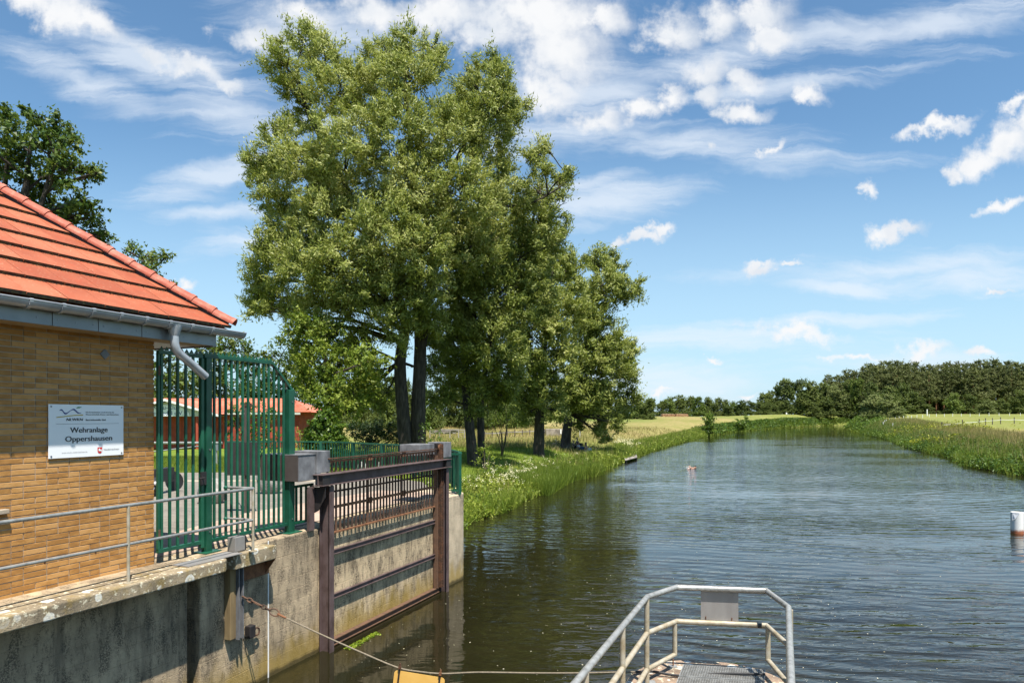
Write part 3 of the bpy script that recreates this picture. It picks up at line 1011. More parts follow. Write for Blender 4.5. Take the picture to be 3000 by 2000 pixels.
ledge = thing('concrete_ledge', 'lichen spotted concrete walkway ledge along the brick pump house', 'ledge', F(5.5, -7.1, 1.9))
m = MB()
m.prism([F(-3, -6.85, 1.90), F(7.02, -6.85, 1.90), F(7.12, -6.93, 1.90), F(7.12, -7.26, 1.90), F(-3, -7.26, 1.90)], (0, 0, 0.16))
m.build('front_slab', 'concrete_ledge', ledge, bevel=0.018)
m = MB()
m.fbox(-3, 7.12, -7.75, -7.262, 1.95, 2.062)
m.build('back_slab', 'concrete_ledge', ledge)
m = MB()
m.prism([F(7.36, -7.0, 1.845), F(8.17, -7.0, 1.845), F(8.17, -7.30, 1.845), F(7.30, -7.30, 1.845)], (0, 0, 0.21))
m.build('end_slab', 'concrete_ledge', ledge, bevel=0.015)
m = MB()
m.fbox(6.50, 7.42, -7.22, -6.95, 2.064, 2.074)
m.build('cover_plate', 'plate_metal', ledge)

# steel channel, timber fender and rusty bracket under the ledge end
ch = thing('steel_channel', 'grey steel channel post with timber fender below the ledge end', 'bracket', F(7.55, -7.2, 0.8))
m = MB()
m.fbox(7.52, 7.535, -7.25, -7.10, 0.82, 1.84)
m.fbox(7.535, 7.60, -7.25, -7.235, 0.82, 1.84)
m.fbox(7.60, 7.615, -7.25, -7.10, 0.82, 1.84)
m.build('channel', 'grey_plate', ch)
m = MB()
m.fbox(7.40, 7.51, -7.25, -7.14, 0.84, 1.84)
m.build('timber', 'old_wood', ch, bevel=0.01)
br = thing('rusty_bracket', 'rusty steel bracket plate under the short end slab', 'bracket', F(7.9, -7.2, 1.6))
m = MB()
m.fbox(7.66, 8.24, -7.24, -7.20, 1.60, 1.835)
m.build('plate', 'rust', br)
m = MB()
m.prism([F(8.16, -7.2, 1.84), F(8.16, -7.02, 1.84), F(8.16, -7.2, 1.62)], F(8.175, 0, 0) - F(8.16, 0, 0))
m.build('gusset', 'rust', br)
rg = thing('mooring_ring', 'dark iron ring block on the shaded concrete wall', 'ring', F(7.85, TW, 0.82))
m = MB()
m.fbox(7.80, 7.92, TW, TW + 0.10, 0.74, 0.92)
m.build('block', 'dark_steel', rg, bevel=0.01)
m = MB()
c = F(7.97, TW + 0.07, 0.80)
m.tube([c + (F(0.055 * math.cos(q), 0, 0.055 * math.sin(q)) - F(0, 0, 0)) for q in np.linspace(0, 2 * math.pi, 13)], 0.012, 6, caps=False)
m.build('ring', 'rust', rg)

# ------------------------------------------------------------------ pump house
TB = -7.49                       # brick face
SC = 6.46                        # right corner
house = thing('brick_house', 'ochre brick pump house with red tiled hip roof at the left edge', 'building', F(5.0, -9, GZ))
m = MB()
m.fbox(-2.5, SC - 0.006, TB - 5.0, TB - 0.009, GZ - 0.2, 5.02)
m.build('wall', 'mortar', house)
BL, BH, JT = 0.240, 0.0512, 0.0103       # brick length, height, joint
PITCH = BH + JT


def brick_mesh(w, h, d):
    c = 0.0025
    mb = MB()
    mb.add([(-w / 2, 0, -h / 2), (w / 2, 0, -h / 2), (w / 2, 0, h / 2), (-w / 2, 0, h / 2),
            (-w / 2, d - c, -h / 2), (w / 2, d - c, -h / 2), (w / 2, d - c, h / 2), (-w / 2, d - c, h / 2),
            (-w / 2 + c, d, -h / 2 + c), (w / 2 - c, d, -h / 2 + c), (w / 2 - c, d, h / 2 - c), (-w / 2 + c, d, h / 2 - c)],
           [(0, 1, 5, 4), (1, 2, 6, 5), (2, 3, 7, 6), (3, 0, 4, 7), (4, 5, 9, 8), (5, 6, 10, 9), (6, 7, 11, 10), (7, 4, 8, 11), (8, 9, 10, 11)])
    return mb.mesh('brick', 'brick')


ROTF = Matrix(((SA, CA, 0), (CA, -SA, 0), (0, 0, 1)))       # local (s, t, z) -> world
b_long, b_half, b_three = brick_mesh(BL, BH, 0.022), brick_mesh(BL / 2 - JT / 2, BH, 0.022), brick_mesh(BL * 0.75, BH, 0.022)
brick_rot = ROTF.to_4x4().to_euler()
# the frame is left-handed, so mirror the bricks rather than rotate them improperly
ROTB = Matrix(((-SA, CA, 0), (-CA, -SA, 0), (0, 0, 1))).to_4x4().to_euler()
spots = []
ncourse = int((4.99 - (GZ - 0.02)) / PITCH)
for k in range(ncourse):
    zc = GZ - 0.03 + k * PITCH + BH / 2
    s = SC
    first = True
    run = random.randint(0, 2)
    while s > 3.9:
        if first:
            kind = 'half' if k % 2 else 'long'
            first = False
        else:
            kind = 'half' if (run >= 2 and random.random() < 0.55) or (run == 1 and random.random() < 0.30) else 'long'
        run = 0 if kind == 'half' else run + 1
        L = {'long': BL, 'half': BL / 2 - JT / 2, 'three': BL * 0.75}[kind]
        spots.append((s - L / 2, zc, kind))
        s -= L + JT
# nearest-looking 300 that stand in the picture as parts, the rest joined
vis = [q for q in spots if q[0] > 4.62]
vis.sort(key=lambda q: -(1000 if q[2] == 'long' else 0) + abs(q[1] - 3.3))
hero = vis[:296]
rest = [q for q in spots if q not in set(hero)]
for s, zc, kind in hero:
    o = link('brick', {'long': b_long, 'half': b_half}[kind], house)
    o.location = F(s, TB - 0.022 + random.uniform(-0.0012, 0.0012), zc + random.uniform(-0.0012, 0.0012)) - origin(house)
    o.rotation_euler = ROTB
    o.rotation_euler.rotate_axis('Y', random.uniform(-0.004, 0.004))
m = MB()
for s, zc, kind in rest:
    L = BL if kind == 'long' else BL / 2 - JT / 2
    m.fbox(s - L / 2, s + L / 2, TB - 0.015, TB, zc - BH / 2, zc + BH / 2)
for k in range(ncourse):                                # end wall round the corner
    zc = GZ - 0.03 + k * PITCH + BH / 2
    t = TB if k % 2 else TB - BL / 2
    while t > TB - 3.5:
        m.fbox(SC - 0.02, SC, t - BL, t - 0.001, zc - BH / 2, zc + BH / 2)
        t -= BL + JT
tag(m.build('brickwork', 'brick', house), kind='stuff')

# roof ------------------------------------------------------------
TE, ZE, SR = -7.045, 5.135, 7.30            # eave line, tile plane height at the eave, hip foot
TANP = math.tan(math.radians(34))
ALPHA = 0.56


def roof(s, r, up=0.0):
    nrm = Vector((0, 0, 1)) * math.cos(math.radians(34)) + (F(0, 1, 0) - F(0, 0, 0)) * math.sin(math.radians(34))
    return F(s, TE - r, ZE + r * TANP) + nrm * up


def clip_hip(poly, inset=0.0):
    """keep the part of an (s, r) polygon left of the hip line"""
    def side(p):
        return (SR - ALPHA * p[1] - inset) - p[0]
    out = []
    for i, p in enumerate(poly):
        q = poly[(i + 1) % len(poly)]
        a, b = side(p), side(q)
        if a >= 0:
            out.append(p)
        if (a >= 0) != (b >= 0):
            t = a / (a - b)
            out.append((p[0] + (q[0] - p[0]) * t, p[1] + (q[1] - p[1]) * t))
    return out


CW, CR, TH = 0.425, 0.352, 0.040
ridge_r = 3.2
m = MB()
m.prism([roof(SR - 0.02, 0.02, -0.05), roof(SR - ALPHA * ridge_r - 0.02, ridge_r, -0.05), roof(-2.4, ridge_r, -0.05), roof(-2.4, 0.02, -0.05)], (0, 0, -0.04))
m.build('roof_boarding', 'soffit_wood', house)
# side slope of the hip, seen only from elsewhere
m = MB()
e0 = F(SR, TE, ZE)
e1 = F(SR - ALPHA * ridge_r, TE - ridge_r, ZE + ridge_r * TANP)
e2 = F(SR, TE - 2 * ridge_r, ZE)
m.prism([e0, e2, e1], (0, 0, -0.05))
m.prism([F(-2.4, TE - ridge_r, ZE + ridge_r * TANP), F(SR - ALPHA * ridge_r, TE - ridge_r, ZE + ridge_r * TANP), F(SR, TE - 2 * ridge_r, ZE),
         F(-2.4, TE - 2 * ridge_r, ZE)], (0, 0, -0.05))
m.build('back_slopes', 'roof_tile', house)
for c in range(9):
    r0, r1 = c * CR, c * CR + CR + 0.05
    off = (c % 2) * CW / 2 + 0.06
    s = -2.3 + off
    while s < SR:
        poly = clip_hip([(s, r0), (s + CW - 0.007, r0), (s + CW - 0.007, r1), (s, r1)], 0.015)
        s += CW
        if len(poly) < 3:
            continue
        cx = sum(p[0] for p in poly) / len(poly)
        if cx < 3.2:
            if c % 3 or True:
                pass
        # lift the lower end: each tile lies on the head of the tile below
        jl = random.uniform(-0.003, 0.003)
        low, hi_ = 0.040 + jl, 0.0

        def hgt(r):
            return low + (hi_ - low) * (r - r0) / (r1 - r0)
        top = [roof(p[0], p[1], hgt(p[1]) + TH) for p in poly]
        bot = [roof(p[0], p[1], hgt(p[1])) for p in poly]
        n = len(poly)
        mb = MB()
        mb.add(bot + top, [tuple(reversed(range(n))), tuple(range(n, 2 * n))])
        mb.mi = [0, 0]
        for i in range(n):
            j = (i + 1) % n
            front = abs(poly[i][1] - r0) < 1e-6 and abs(poly[j][1] - r0) < 1e-6
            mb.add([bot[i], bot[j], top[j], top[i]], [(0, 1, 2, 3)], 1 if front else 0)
        if n == 4 and c > 0:      # moss cushion under the butt edge
            pass
        mb.build('roof_tile', ['roof_tile', 'tile_edge'], house)
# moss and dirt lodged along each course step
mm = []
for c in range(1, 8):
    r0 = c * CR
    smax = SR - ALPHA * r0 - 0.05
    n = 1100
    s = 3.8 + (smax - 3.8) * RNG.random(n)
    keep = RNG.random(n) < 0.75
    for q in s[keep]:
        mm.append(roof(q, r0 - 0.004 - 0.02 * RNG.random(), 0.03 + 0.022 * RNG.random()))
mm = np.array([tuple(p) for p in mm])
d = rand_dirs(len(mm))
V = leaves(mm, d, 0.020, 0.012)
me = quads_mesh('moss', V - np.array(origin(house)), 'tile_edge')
tag(link('moss', me, house), kind='stuff')

hip_a = Vector(F(SR + 0.02, TE + 0.03, ZE + 0.125))
hip_dir = (F(SR - ALPHA, TE - 1, ZE + TANP) - F(SR, TE, ZE))
hip_len = hip_dir.length
hu = hip_dir.normalized()
hside = hu.cross(Vector((0, 0, 1))).normalized()
hup = hside.cross(hu).normalized()
step = 0.305
for k in range(14):
    a = hip_a + hu * (k * step - 0.03)
    b = hip_a + hu * ((k + 1) * step + 0.035)
    mb = MB()
    prof = [(-0.098, -0.040), (-0.094, -0.020), (-0.064, 0.020), (-0.026, 0.044), (0.026, 0.044), (0.064, 0.020), (0.094, -0.020), (0.098, -0.040)]
    rows = []
    for p, sc, lift in ((a, 0.93, 0.018), (a + hu * 0.05, 0.93, 0.017), (a + hu * 0.056, 0.89, 0.013), (b, 0.85, 0.0)):
        rows.append([p + hside * u * sc + hup * (v * sc + lift) for u, v in prof])
    inner = [[q - hup * 0.016 for q in rw] for rw in rows]
    nP = len(prof)
    vs = [q for rw in rows for q in rw] + [q for rw in inner for q in rw]
    fs = []
    R = len(rows)
    for i in range(R - 1):
        for j in range(nP - 1):
            fs.append((i * nP + j, i * nP + j + 1, (i + 1) * nP + j + 1, (i + 1) * nP + j))
            o2 = R * nP
            fs.append((o2 + i * nP + j, o2 + (i + 1) * nP + j, o2 + (i + 1) * nP + j + 1, o2 + i * nP + j + 1))
    o2 = R * nP
    for j in range(nP - 1):
        fs.append((j, o2 + j, o2 + j + 1, j + 1))
        e = (R - 1) * nP
        fs.append((e + j, e + j + 1, o2 + e + j + 1, o2 + e + j))
    for i in range(R - 1):
        for j in (0, nP - 1):
            fs.append((i * nP + j, (i + 1) * nP + j, o2 + (i + 1) * nP + j, o2 + i * nP + j))
    mb.add(vs, fs)
    hipt = mb.build('hip_tile', 'hip_tile', house)
    if k in (3, 6):
        mc = MB()
        pc = a + hu * 0.09
        mc.tube([pc + hside * 0.06 + hup * 0.055, pc + hup * 0.072, pc - hside * 0.06 + hup * 0.055], 0.006, 6)
        mc.build('hip_clip', 'galvanised', hipt)
m = MB()                       # near-black bar standing in for the shadow gap under the hip caps
m.bar(hip_a + hu * 0.05 - hup * 0.05, hip_a + hu * (14 * step) - hup * 0.05, 0.11, 0.09, hup)
m.build('hip_gap_shade', 'dark_steel', house)

# eaves
m = MB()
m.fbox(-2.4, 7.12, -7.488, -7.147, 4.915, 4.935)
m.build('soffit', 'soffit_wood', house)
m = MB()
m.fbox(6.47, 7.12, -11, -7.489, 4.915, 4.935)
m.fbox(7.10, 7.13, -11, -7.147, 4.90, 5.10)
m.build('side_eave', 'zinc_panel', house)
cuts = [S_ for S_ in (-2.4, -1.2, 0.0, 1.2, 2.4, 3.55, 4.90, 5.42, 5.98, 6.52, 7.14)]
for s0, s1 in zip(cuts[:-1], cuts[1:]):
    m = MB()
    m.fbox(s0 + 0.004, s1 - 0.004, -7.145, -7.130, 4.91, 5.11)
    fp = m.build('fascia_panel', 'zinc_panel', house, bevel=0.003)
    ms = MB()
    for q in (0.12, 0.5, 0.88):
        p = F(s0 + (s1 - s0) * q, -7.130, 4.98)
        ms.tube([p, p + (F(0, 0.006, 0) - F(0, 0, 0))], 0.007, 8)
    ms.build('screw', 'screw', fp)
GR, GTC, GZC = 0.076, -7.040, 5.125


def gutter_pt(s, th, r):
    return F(s, GTC + r * math.cos(th), GZC + r * math.sin(th))


m = MB()
gs = [-2.4 + i * (7.52 + 2.4) / 40 for i in range(41)]
ths = [math.pi + math.pi * i / 12 for i in range(13)]
rows_o = [[gutter_pt(s, th, GR) for th in ths] for s in (gs[0], gs[-1])]
rows_i = [[gutter_pt(s, th, GR - 0.004) for th in ths] for s in (gs[0], gs[-1])]
for i in range(12):
    m.add([rows_o[0][i], rows_o[0][i + 1], rows_o[1][i + 1], rows_o[1][i]], [(0, 1, 2, 3)])
    m.add([rows_i[0][i], rows_i[1][i], rows_i[1][i + 1], rows_i[0][i + 1]], [(0, 1, 2, 3)])
for e in (0, 1):
    for i in range(12):
        m.add([rows_o[e][i], rows_i[e][i], rows_i[e][i + 1], rows_o[e][i + 1]], [(0, 1, 2, 3)])
m.tube([gutter_pt(gs[0], 2 * math.pi, GR), gutter_pt(gs[-1], 2 * math.pi, GR)], 0.0095, 8)
gut = m.build('gutter', 'zinc', house, smooth=True)
for s in [2.9 + 0.335 * i for i in range(13)]:
    mb = MB()
    w = 0.018
    for i in range(12):
        a0, a1 = gutter_pt(s - w, ths[i], GR + 0.003), gutter_pt(s - w, ths[i + 1], GR + 0.003)
        b0, b1 = gutter_pt(s + w, ths[i], GR + 0.003), gutter_pt(s + w, ths[i + 1], GR + 0.003)
        c0, c1 = gutter_pt(s - w, ths[i], GR + 0.013), gutter_pt(s - w, ths[i + 1], GR + 0.013)
        d0, d1 = gutter_pt(s + w, ths[i], GR + 0.013), gutter_pt(s + w, ths[i + 1], GR + 0.013)
        mb.hexa([a0, a1, b1, b0, c0, c1, d1, d0])
    p = gutter_pt(s, 2 * math.pi, GR)
    mb.tube([p + (F(-w, 0, 0) - F(0, 0, 0)), p + (F(w, 0, 0) - F(0, 0, 0))], 0.0150, 8)
    mb.build('gutter_bracket', 'zinc', gut)

# outlet and spout pipe
dp = thing('downpipe', 'zinc spout pipe bent sideways with open end below the gutter', 'pipe', F(6.4, GTC, 5.0))
m = MB()
m.tube([F(6.37, GTC, GZC - 0.03), F(6.37, GTC, GZC - 0.075), F(6.37, GTC, GZC - 0.17)], [0.088, 0.080, 0.047], 16)
m.build('outlet', 'zinc', dp, smooth=True)
pp = [F(6.37, GTC, GZC - 0.165), F(6.37, GTC, GZC - 0.235), F(6.378, GTC, GZC - 0.285), F(6.40, GTC, GZC - 0.335), F(6.44, GTC, GZC - 0.375),
      F(6.62, GTC + 0.0, GZC - 0.485), F(6.86, GTC + 0.0, GZC - 0.64)]
m = MB()
m.tube(pp, 0.052, 18, caps=False)
m.tube(list(reversed(pp)), 0.0488, 18, caps=False)
m.build('pipe', 'zinc', dp, smooth=True)

# small vent plate, window sill end
m = MB()
c = F(5.77, TB, 4.70)
ds, dz = F(0.064, 0, 0) - F(0, 0, 0), Vector((0, 0, 0.064))
m.prism([c + ds, c + dz, c - ds, c - dz], F(0, 0.014, 0) - F(0, 0, 0))
m.build('vent_plate', 'grey_plate', house, bevel=0.003)
m = MB()
m.fbox(3.6, 4.655, TB - 0.0, TB + 0.075, 2.955, 3.005)
m.build('window_sill', 'kerb', house, bevel=0.008)
cv = bpy.data
m = MB()
m.tube([F(6.47, -7.46, 4.69), F(6.62, -7.42, 4.685), F(6.80, -7.36, 4.72), F(6.95, -7.27, 4.80), F(7.06, -7.20, 4.915)], 0.005, 5)
m.build('eave_wire', 'black_rubber', house)

# ------------------------------------------------------------------ name board on the brick wall
DS = F(1, 0, 0) - F(0, 0, 0)
DT = F(0, 1, 0) - F(0, 0, 0)
DZ = Vector((0, 0, 1))
sign = thing('name_board', 'white board reading Wehranlage Oppershausen screwed to the brick wall', 'sign', F(5.55, TB, 3.5))
S0, S1, ZB, ZT = 5.09, 6.005, 3.495, 4.095
TSG = TB + 0.022
m = MB()
m.fbox(S0, S1, TB + 0.012, TSG, ZB, ZT)
m.build('panel', 'sign_white', sign, bevel=0.002)
SW, SH = S1 - S0, ZT - ZB
SIGN_M = Matrix(((SA, 0, CA), (CA, 0, -SA), (0, 1, 0)))     # columns: x -> s, y -> z, z -> t


def sp(u, v, lift=0.0025):
    """board coordinates in centimetres: u 0..100 from the left, v 0..66 from the top"""
    return F(S0 + u / 100.0 * SW, TSG + lift, ZT - v / 66.0 * SH)


def text(name, body, u, v, size, mat, parent, align='LEFT', shear=0.0, bold=0.0, width=None, lift=0.0025, base=None, frame=None, up=None, strike=0.0):
    cu = bpy.data.curves.new(name, 'FONT')
    cu.body = body
    cu.size = 1.0
    cu.align_x = align
    cu.shear = shear
    cu.offset = bold
    cu.resolution_u = 3
    tmp = bpy.data.objects.new('tmp_text', cu)
    COL.objects.link(tmp)
    dg = bpy.context.evaluated_depsgraph_get()
    dg.update()
    me = bpy.data.meshes.new_from_object(tmp.evaluated_get(dg))
    bpy.data.objects.remove(tmp)
    bpy.data.curves.remove(cu)
    xs = [q.co.x for q in me.vertices]
    wid = max(xs) - min(xs)
    k = size
    kx = size if width is None else width / wid
    sh = origin(parent)
    for q in me.vertices:
        x, y = q.co.x * kx, q.co.y * k
        q.co = sp(u + x, v - y, lift) - sh if base is None else base + frame * x + up * y - sh
    if strike and base is None:
        n0 = len(me.vertices)
        co = [q.co.copy() for q in me.vertices]
        fc = [tuple(p.vertices) for p in me.polygons]
        co2 = []
        for dx_, dl_ in ((0.0, 0.0), (strike, 0.0004), (strike * 0.5, 0.0008)):
            off = (sp(dx_, 0) - sp(0, 0)) + DT * dl_
            co2 += [c + off for c in co]
        fc2 = [tuple(i + j * n0 for i in f) for j in range(3) for f in fc]
        bpy.data.meshes.remove(me)
        me = bpy.data.meshes.new(name)
        me.from_pydata([tuple(c) for c in co2], [], fc2)
    me.materials.clear()
    me.materials.append(MATS[mat])
    me.update()
    return link(name, me, parent)


text('lettering', 'Wehranlage', 51.5, 35.0, 9.6, 'print_black', sign, 'CENTER', width=50.0, strike=0.55)
text('lettering', 'Oppershausen', 51.5, 46.0, 9.6, 'print_black', sign, 'CENTER', width=62.5, strike=0.55)
text('lettering', 'NLWKN', 21.0, 20.2, 4.7, 'print_black', sign, 'LEFT', shear=0.22, width=21.5, strike=0.4)
text('lettering', 'Betriebsstelle Süd', 46.5, 20.2, 3.1, 'print_black', sign, 'LEFT', width=27.0, strike=0.22)
text('lettering', 'Niedersächsischer Landesbetrieb für', 46.5, 10.1, 2.2, 'print_black', sign, 'LEFT', width=39.5, strike=0.15)
text('lettering', 'Wasserwirtschaft, Küsten- und Naturschutz', 46.5, 13.0, 2.2, 'print_black', sign, 'LEFT', width=46.0, strike=0.15)
text('lettering', 'www.nlwkn.niedersachsen.de', 15.8, 60.2, 2.1, 'print_grey', sign, 'LEFT', width=33.0)
text('lettering', 'Niedersachsen', 71.0, 58.8, 3.0, 'print_black', sign, 'LEFT', width=22.0)


def flat(name, pts, mat, lift=0.0025):
    mb = MB()
    mb.add([sp(u, v, lift) for u, v in pts], [tuple(range(len(pts)))])
    return mb.build(name, mat, sign)


def ribbon(name, mid, half, mat):
    top = [(u, v - h) for (u, v), h in zip(mid, half)]
    bot = [(u, v + h) for (u, v), h in zip(mid, half)]
    mb = MB()
    n = len(mid)
    mb.add([sp(u, v) for u, v in top + bot], [(i, i + 1, n + i + 1, n + i) for i in range(n - 1)])
    return mb.build(name, mat, sign)


wave = [(13.0, 7.6), (14.6, 6.7), (16.2, 6.9), (17.6, 8.6), (18.8, 10.4), (20.4, 11.4), (22.4, 11.0), (25, 9.0), (27.5, 7.2), (30, 6.0), (32, 6.4),
        (34, 8.2), (36, 10.0), (38, 10.6), (41, 10.4)]
ribbon('logo_wave', wave, [0.15, 0.75, 0.95, 1.1, 1.1, 1.0, 0.75, 0.5, 0.45, 0.7, 1.1, 1.1, 0.95, 0.6, 0.1], 'print_blue')
ribbon('logo_leaf', [(34.2, 4.4), (35.6, 3.8), (37.2, 3.6), (39.2, 3.5), (41.4, 2.8)], [0.05, 0.75, 0.85, 0.7, 0.05], 'print_green')
ribbon('logo_bar', [(9.2, 16.0), (16, 15.2), (24, 14.3), (32, 13.4), (43.4, 12.9)], [0.55, 0.55, 0.55, 0.6, 0.6], 'print_yellow')
flat('rule_line', [(9, 23.8), (93, 23.8), (93, 24.15), (9, 24.15)], 'print_grey')
shield = [(62.6, 54.6), (69.2, 54.6), (69.2, 59.0), (68.6, 61.0), (67.4, 62.2), (65.9, 62.8), (64.4, 62.2), (63.2, 61.0), (62.6, 59.0)]
flat('shield', shield, 'print_red')
# leaping white horse of the shield
flat('shield_horse', [(63.4, 57.6), (64.3, 57.0), (65.0, 56.0), (65.5, 55.6), (65.6, 56.3), (66.2, 57.4), (67.3, 57.9), (68.2, 57.3), (68.7, 58.0),
                      (68.1, 58.5), (68.3, 60.2), (67.9, 61.2), (67.6, 60.2), (66.9, 59.4), (66.0, 59.3), (64.9, 59.5), (63.9, 60.4), (64.4, 59.2), (64.3, 58.4)],
     'sign_white', 0.0045)
for u, v in ((3.0, 2.8), (97.0, 2.8), (3.0, 63.2), (97.0, 63.2)):
    mb = MB()
    p = sp(u, v, 0.0)
    mb.tube([p, p + DT * 0.004, p + DT * 0.006], [0.0095, 0.0095, 0.006], 10)
    mb.build('screw', 'screw', sign)

# ------------------------------------------------------------------ ledge railing
rail = thing('ledge_railing', 'galvanised two bar tube railing along the concrete ledge in front of the brick wall', 'railing', F(5.65, -6.95, 2.06))
TR = -6.95
m = MB()
m.tube([F(-3, TR, 2.945), F(7.63, TR, 2.945), F(7.63, -7.40, 2.945)], 0.0185, 12)
m.build('top_rail', 'galvanised', rail, smooth=True)
m = MB()
m.tube([F(-3, TR, 2.50), F(7.63, TR, 2.50), F(7.63, -7.40, 2.50)], 0.0165, 12)
m.build('mid_rail', 'galvanised', rail, smooth=True)
for s in (1.7, 3.68, 5.65, 7.63):
    m = MB()
    m.tube([F(s, TR, 2.06), F(s, TR, 2.935)], 0.0185, 12)
    m.tube([F(s, TR, 2.058), F(s, TR, 2.068)], 0.055, 12)
    m.build('post', 'galvanised_warm', rail, smooth=True)
for s in (4.7, 5.25, 5.95, 6.35):
    m = MB()
    m.tube([F(s, TR, 2.485), F(s, TR, 2.462)], 0.008, 6)
    m.build('bolt', 'rust', rail)
for z in (2.50, 2.945):
    m = MB()
    m.ball(F(7.58, -7.40, z), 0.030, 10, 6)
    m.build('anchor', 'green_paint', rail)

# small metal cabinet on the ledge
cab = thing('metal_cabinet', 'small grey metal box with an aerial rod standing on the ledge end', 'box', F(7.56, -7.18, 2.06))
m = MB()
m.fbox(7.47, 7.66, -7.26, -7.12, 2.062, 2.265)
m.build('body', 'plate_metal', cab, bevel=0.006)
m = MB()
m.fbox(7.664, 7.69, -7.25, -7.13, 2.062, 2.26)
m.build('cover', 'dark_steel', cab)
m = MB()
m.tube([F(7.60, -7.19, 2.265), F(7.60, -7.19, 2.44)], 0.006, 6)
m.tube([F(7.63, -7.20, 2.265), F(7.63, -7.20, 2.56)], 0.004, 6)
m.build('rod', 'screw', cab)

# ------------------------------------------------------------------ green steel gate and fence
TF = -7.45


def teeth(parent, s0, s1, z, pitch=0.075, h=0.055):
    mb = MB()
    n = max(1, int((s1 - s0) / pitch))
    for i in range(n):
        a = s0 + (s1 - s0) * i / n
        b = s0 + (s1 - s0) * (i + 1) / n
        mb.prism([F(a, TF + 0.02, z), F(b, TF + 0.02, z), F((a + b) / 2, TF + 0.02, z + h)], DT * 0.004)
    mb.build('tooth_strip', 'green_paint', parent)


gate = thing('gate_leaf', 'green barred steel gate leaf beside the brick corner', 'gate', F(6.85, TF, GZ))
m = MB()
m.fbox(6.475, 7.20, TF - 0.025, TF + 0.025, 4.765, 4.812)
m.build('top_rail', 'green_paint', gate, bevel=0.004)
m = MB()
m.fbox(6.475, 7.20, TF - 0.025, TF + 0.025, 2.205, 2.255)
m.build('bottom_rail', 'green_paint', gate, bevel=0.004)
m = MB()
m.fbox(6.47, 6.50, TF - 0.02, TF + 0.02, 2.256, 4.764)
m.build('hinge_stile', 'green_paint', gate, bevel=0.003)
m = MB()
m.fbox(7.165, 7.215, TF - 0.03, TF + 0.03, 2.15, 4.764)
m.build('lock_stile', 'green_paint', gate, bevel=0.005)
for px in (473, 497, 520.5, 544, 565.5):
    u = (px - 1500) / FPX
    k = TF / (CA * u - SA)
    s = k * (SA * u + CA)
    m = MB()
    m.fbox(s - 0.017, s + 0.017, TF - 0.014, TF + 0.014, 2.256, 4.764)
    m.build('bar', 'green_paint', gate, bevel=0.004)
teeth(gate, 6.48, 7.20, 4.813)

fence = thing('steel_fence', 'tall green barred fence panel between two posts with its top sloping down', 'fence', F(8.2, TF, GZ))
for s0, s1, zt in ((7.235, 7.335, 4.775), (8.94, 9.075, 4.33)):
    m = MB()
    m.fbox(s0, s1, TF - 0.05, TF + 0.05, 2.085, zt if s0 < 8 else 4.40)
    m.build('post', 'green_paint', fence, bevel=0.006)
    m = MB()
    m.fbox(s0 - 0.09, s1 + 0.09, TF - 0.11, TF + 0.13, 2.078, 2.092)
    m.build('base_plate', 'green_paint', fence)
m = MB()
m.fbox(7.22, 8.585, TF - 0.03, TF + 0.03, 4.776, 4.822)
m.build('top_rail', 'green_paint', fence, bevel=0.004)
m = MB()
m.prism([F(8.587, TF - 0.03, 4.775), F(8.587, TF - 0.03, 4.822), F(9.16, TF - 0.03, 4.325), F(9.13, TF - 0.03, 4.285)], DT * 0.06)
m.build('sloping_rail', 'green_paint', fence, bevel=0.003)
m = MB()
m.fbox(7.34, 8.935, TF - 0.025, TF + 0.025, 2.20, 2.25)
m.build('bottom_rail', 'green_paint', fence, bevel=0.004)
for px in (627.5, 644, 661.5, 678, 695, 711, 726.5, 743, 758, 773, 787, 802.5, 816.5, 830.5):
    u = (px - 1500) / FPX
    k = TF / (CA * u - SA)
    s = k * (SA * u + CA)
    zt = 4.775 if s < 8.58 else 4.775 - (s - 8.587) * 0.86
    m = MB()
    m.fbox(s - 0.017, s + 0.017, TF - 0.014, TF + 0.014, 2.251, zt)
    m.build('bar', 'green_paint', fence, bevel=0.004)
teeth(fence, 7.22, 8.57, 4.823)
for s_, z_ in ((9.01, 2.86), (9.01, 2.30), (9.01, 4.20), (7.285, 4.60), (7.285, 2.36), (7.285, 3.50)):
    m = MB()
    m.tube([F(s_, TF + 0.05, z_), F(s_, TF + 0.062, z_)], 0.011, 8)
    m.build('bolt', 'screw', fence)
for z_ in (2.45, 4.55):
    m = MB()
    m.tube([F(6.487, TF + 0.02, z_ - 0.06), F(6.487, TF + 0.02, z_ + 0.06)], 0.016, 8)
    m.build('hinge', 'rust_bar', gate)
m = MB()
m.fbox(7.135, 7.228, TF + 0.031, TF + 0.055, 3.02, 3.20)
m.tube([F(7.155, TF + 0.055, 3.12), F(7.155, TF + 0.095, 3.12), F(7.06, TF + 0.095, 3.12)], 0.010, 8)
m.build('lock_case', 'dark_steel', gate)
low = thing('low_fence', 'short knee high green fence piece beyond the tall post', 'fence', F(9.35, TF, GZ))
m = MB()
m.fbox(9.08, 9.60, TF - 0.02, TF + 0.02, 2.79, 2.83)
m.build('top_rail', 'green_paint', low, bevel=0.003)
m = MB()
m.fbox(9.08, 9.60, TF - 0.02, TF + 0.02, 2.19, 2.23)
m.build('bottom_rail', 'green_paint', low, bevel=0.003)
m = MB()
m.fbox(9.54, 9.60, TF - 0.019, TF + 0.019, 2.231, 2.789)
m.build('end_stile', 'green_paint', low)
for s in (9.17, 9.29, 9.42):
    m = MB()
    m.fbox(s - 0.015, s + 0.015, TF - 0.015, TF + 0.015, 2.231, 2.789)
    m.build('bar', 'green_paint', low)

# ------------------------------------------------------------------ sluice gate with trash rack
sg = thing('sluice_gate', 'rusty brown steel sluice frame with barred rack on the concrete wall', 'sluice gate', F(11.7, -7.1, 0.0))
TGF = -7.04


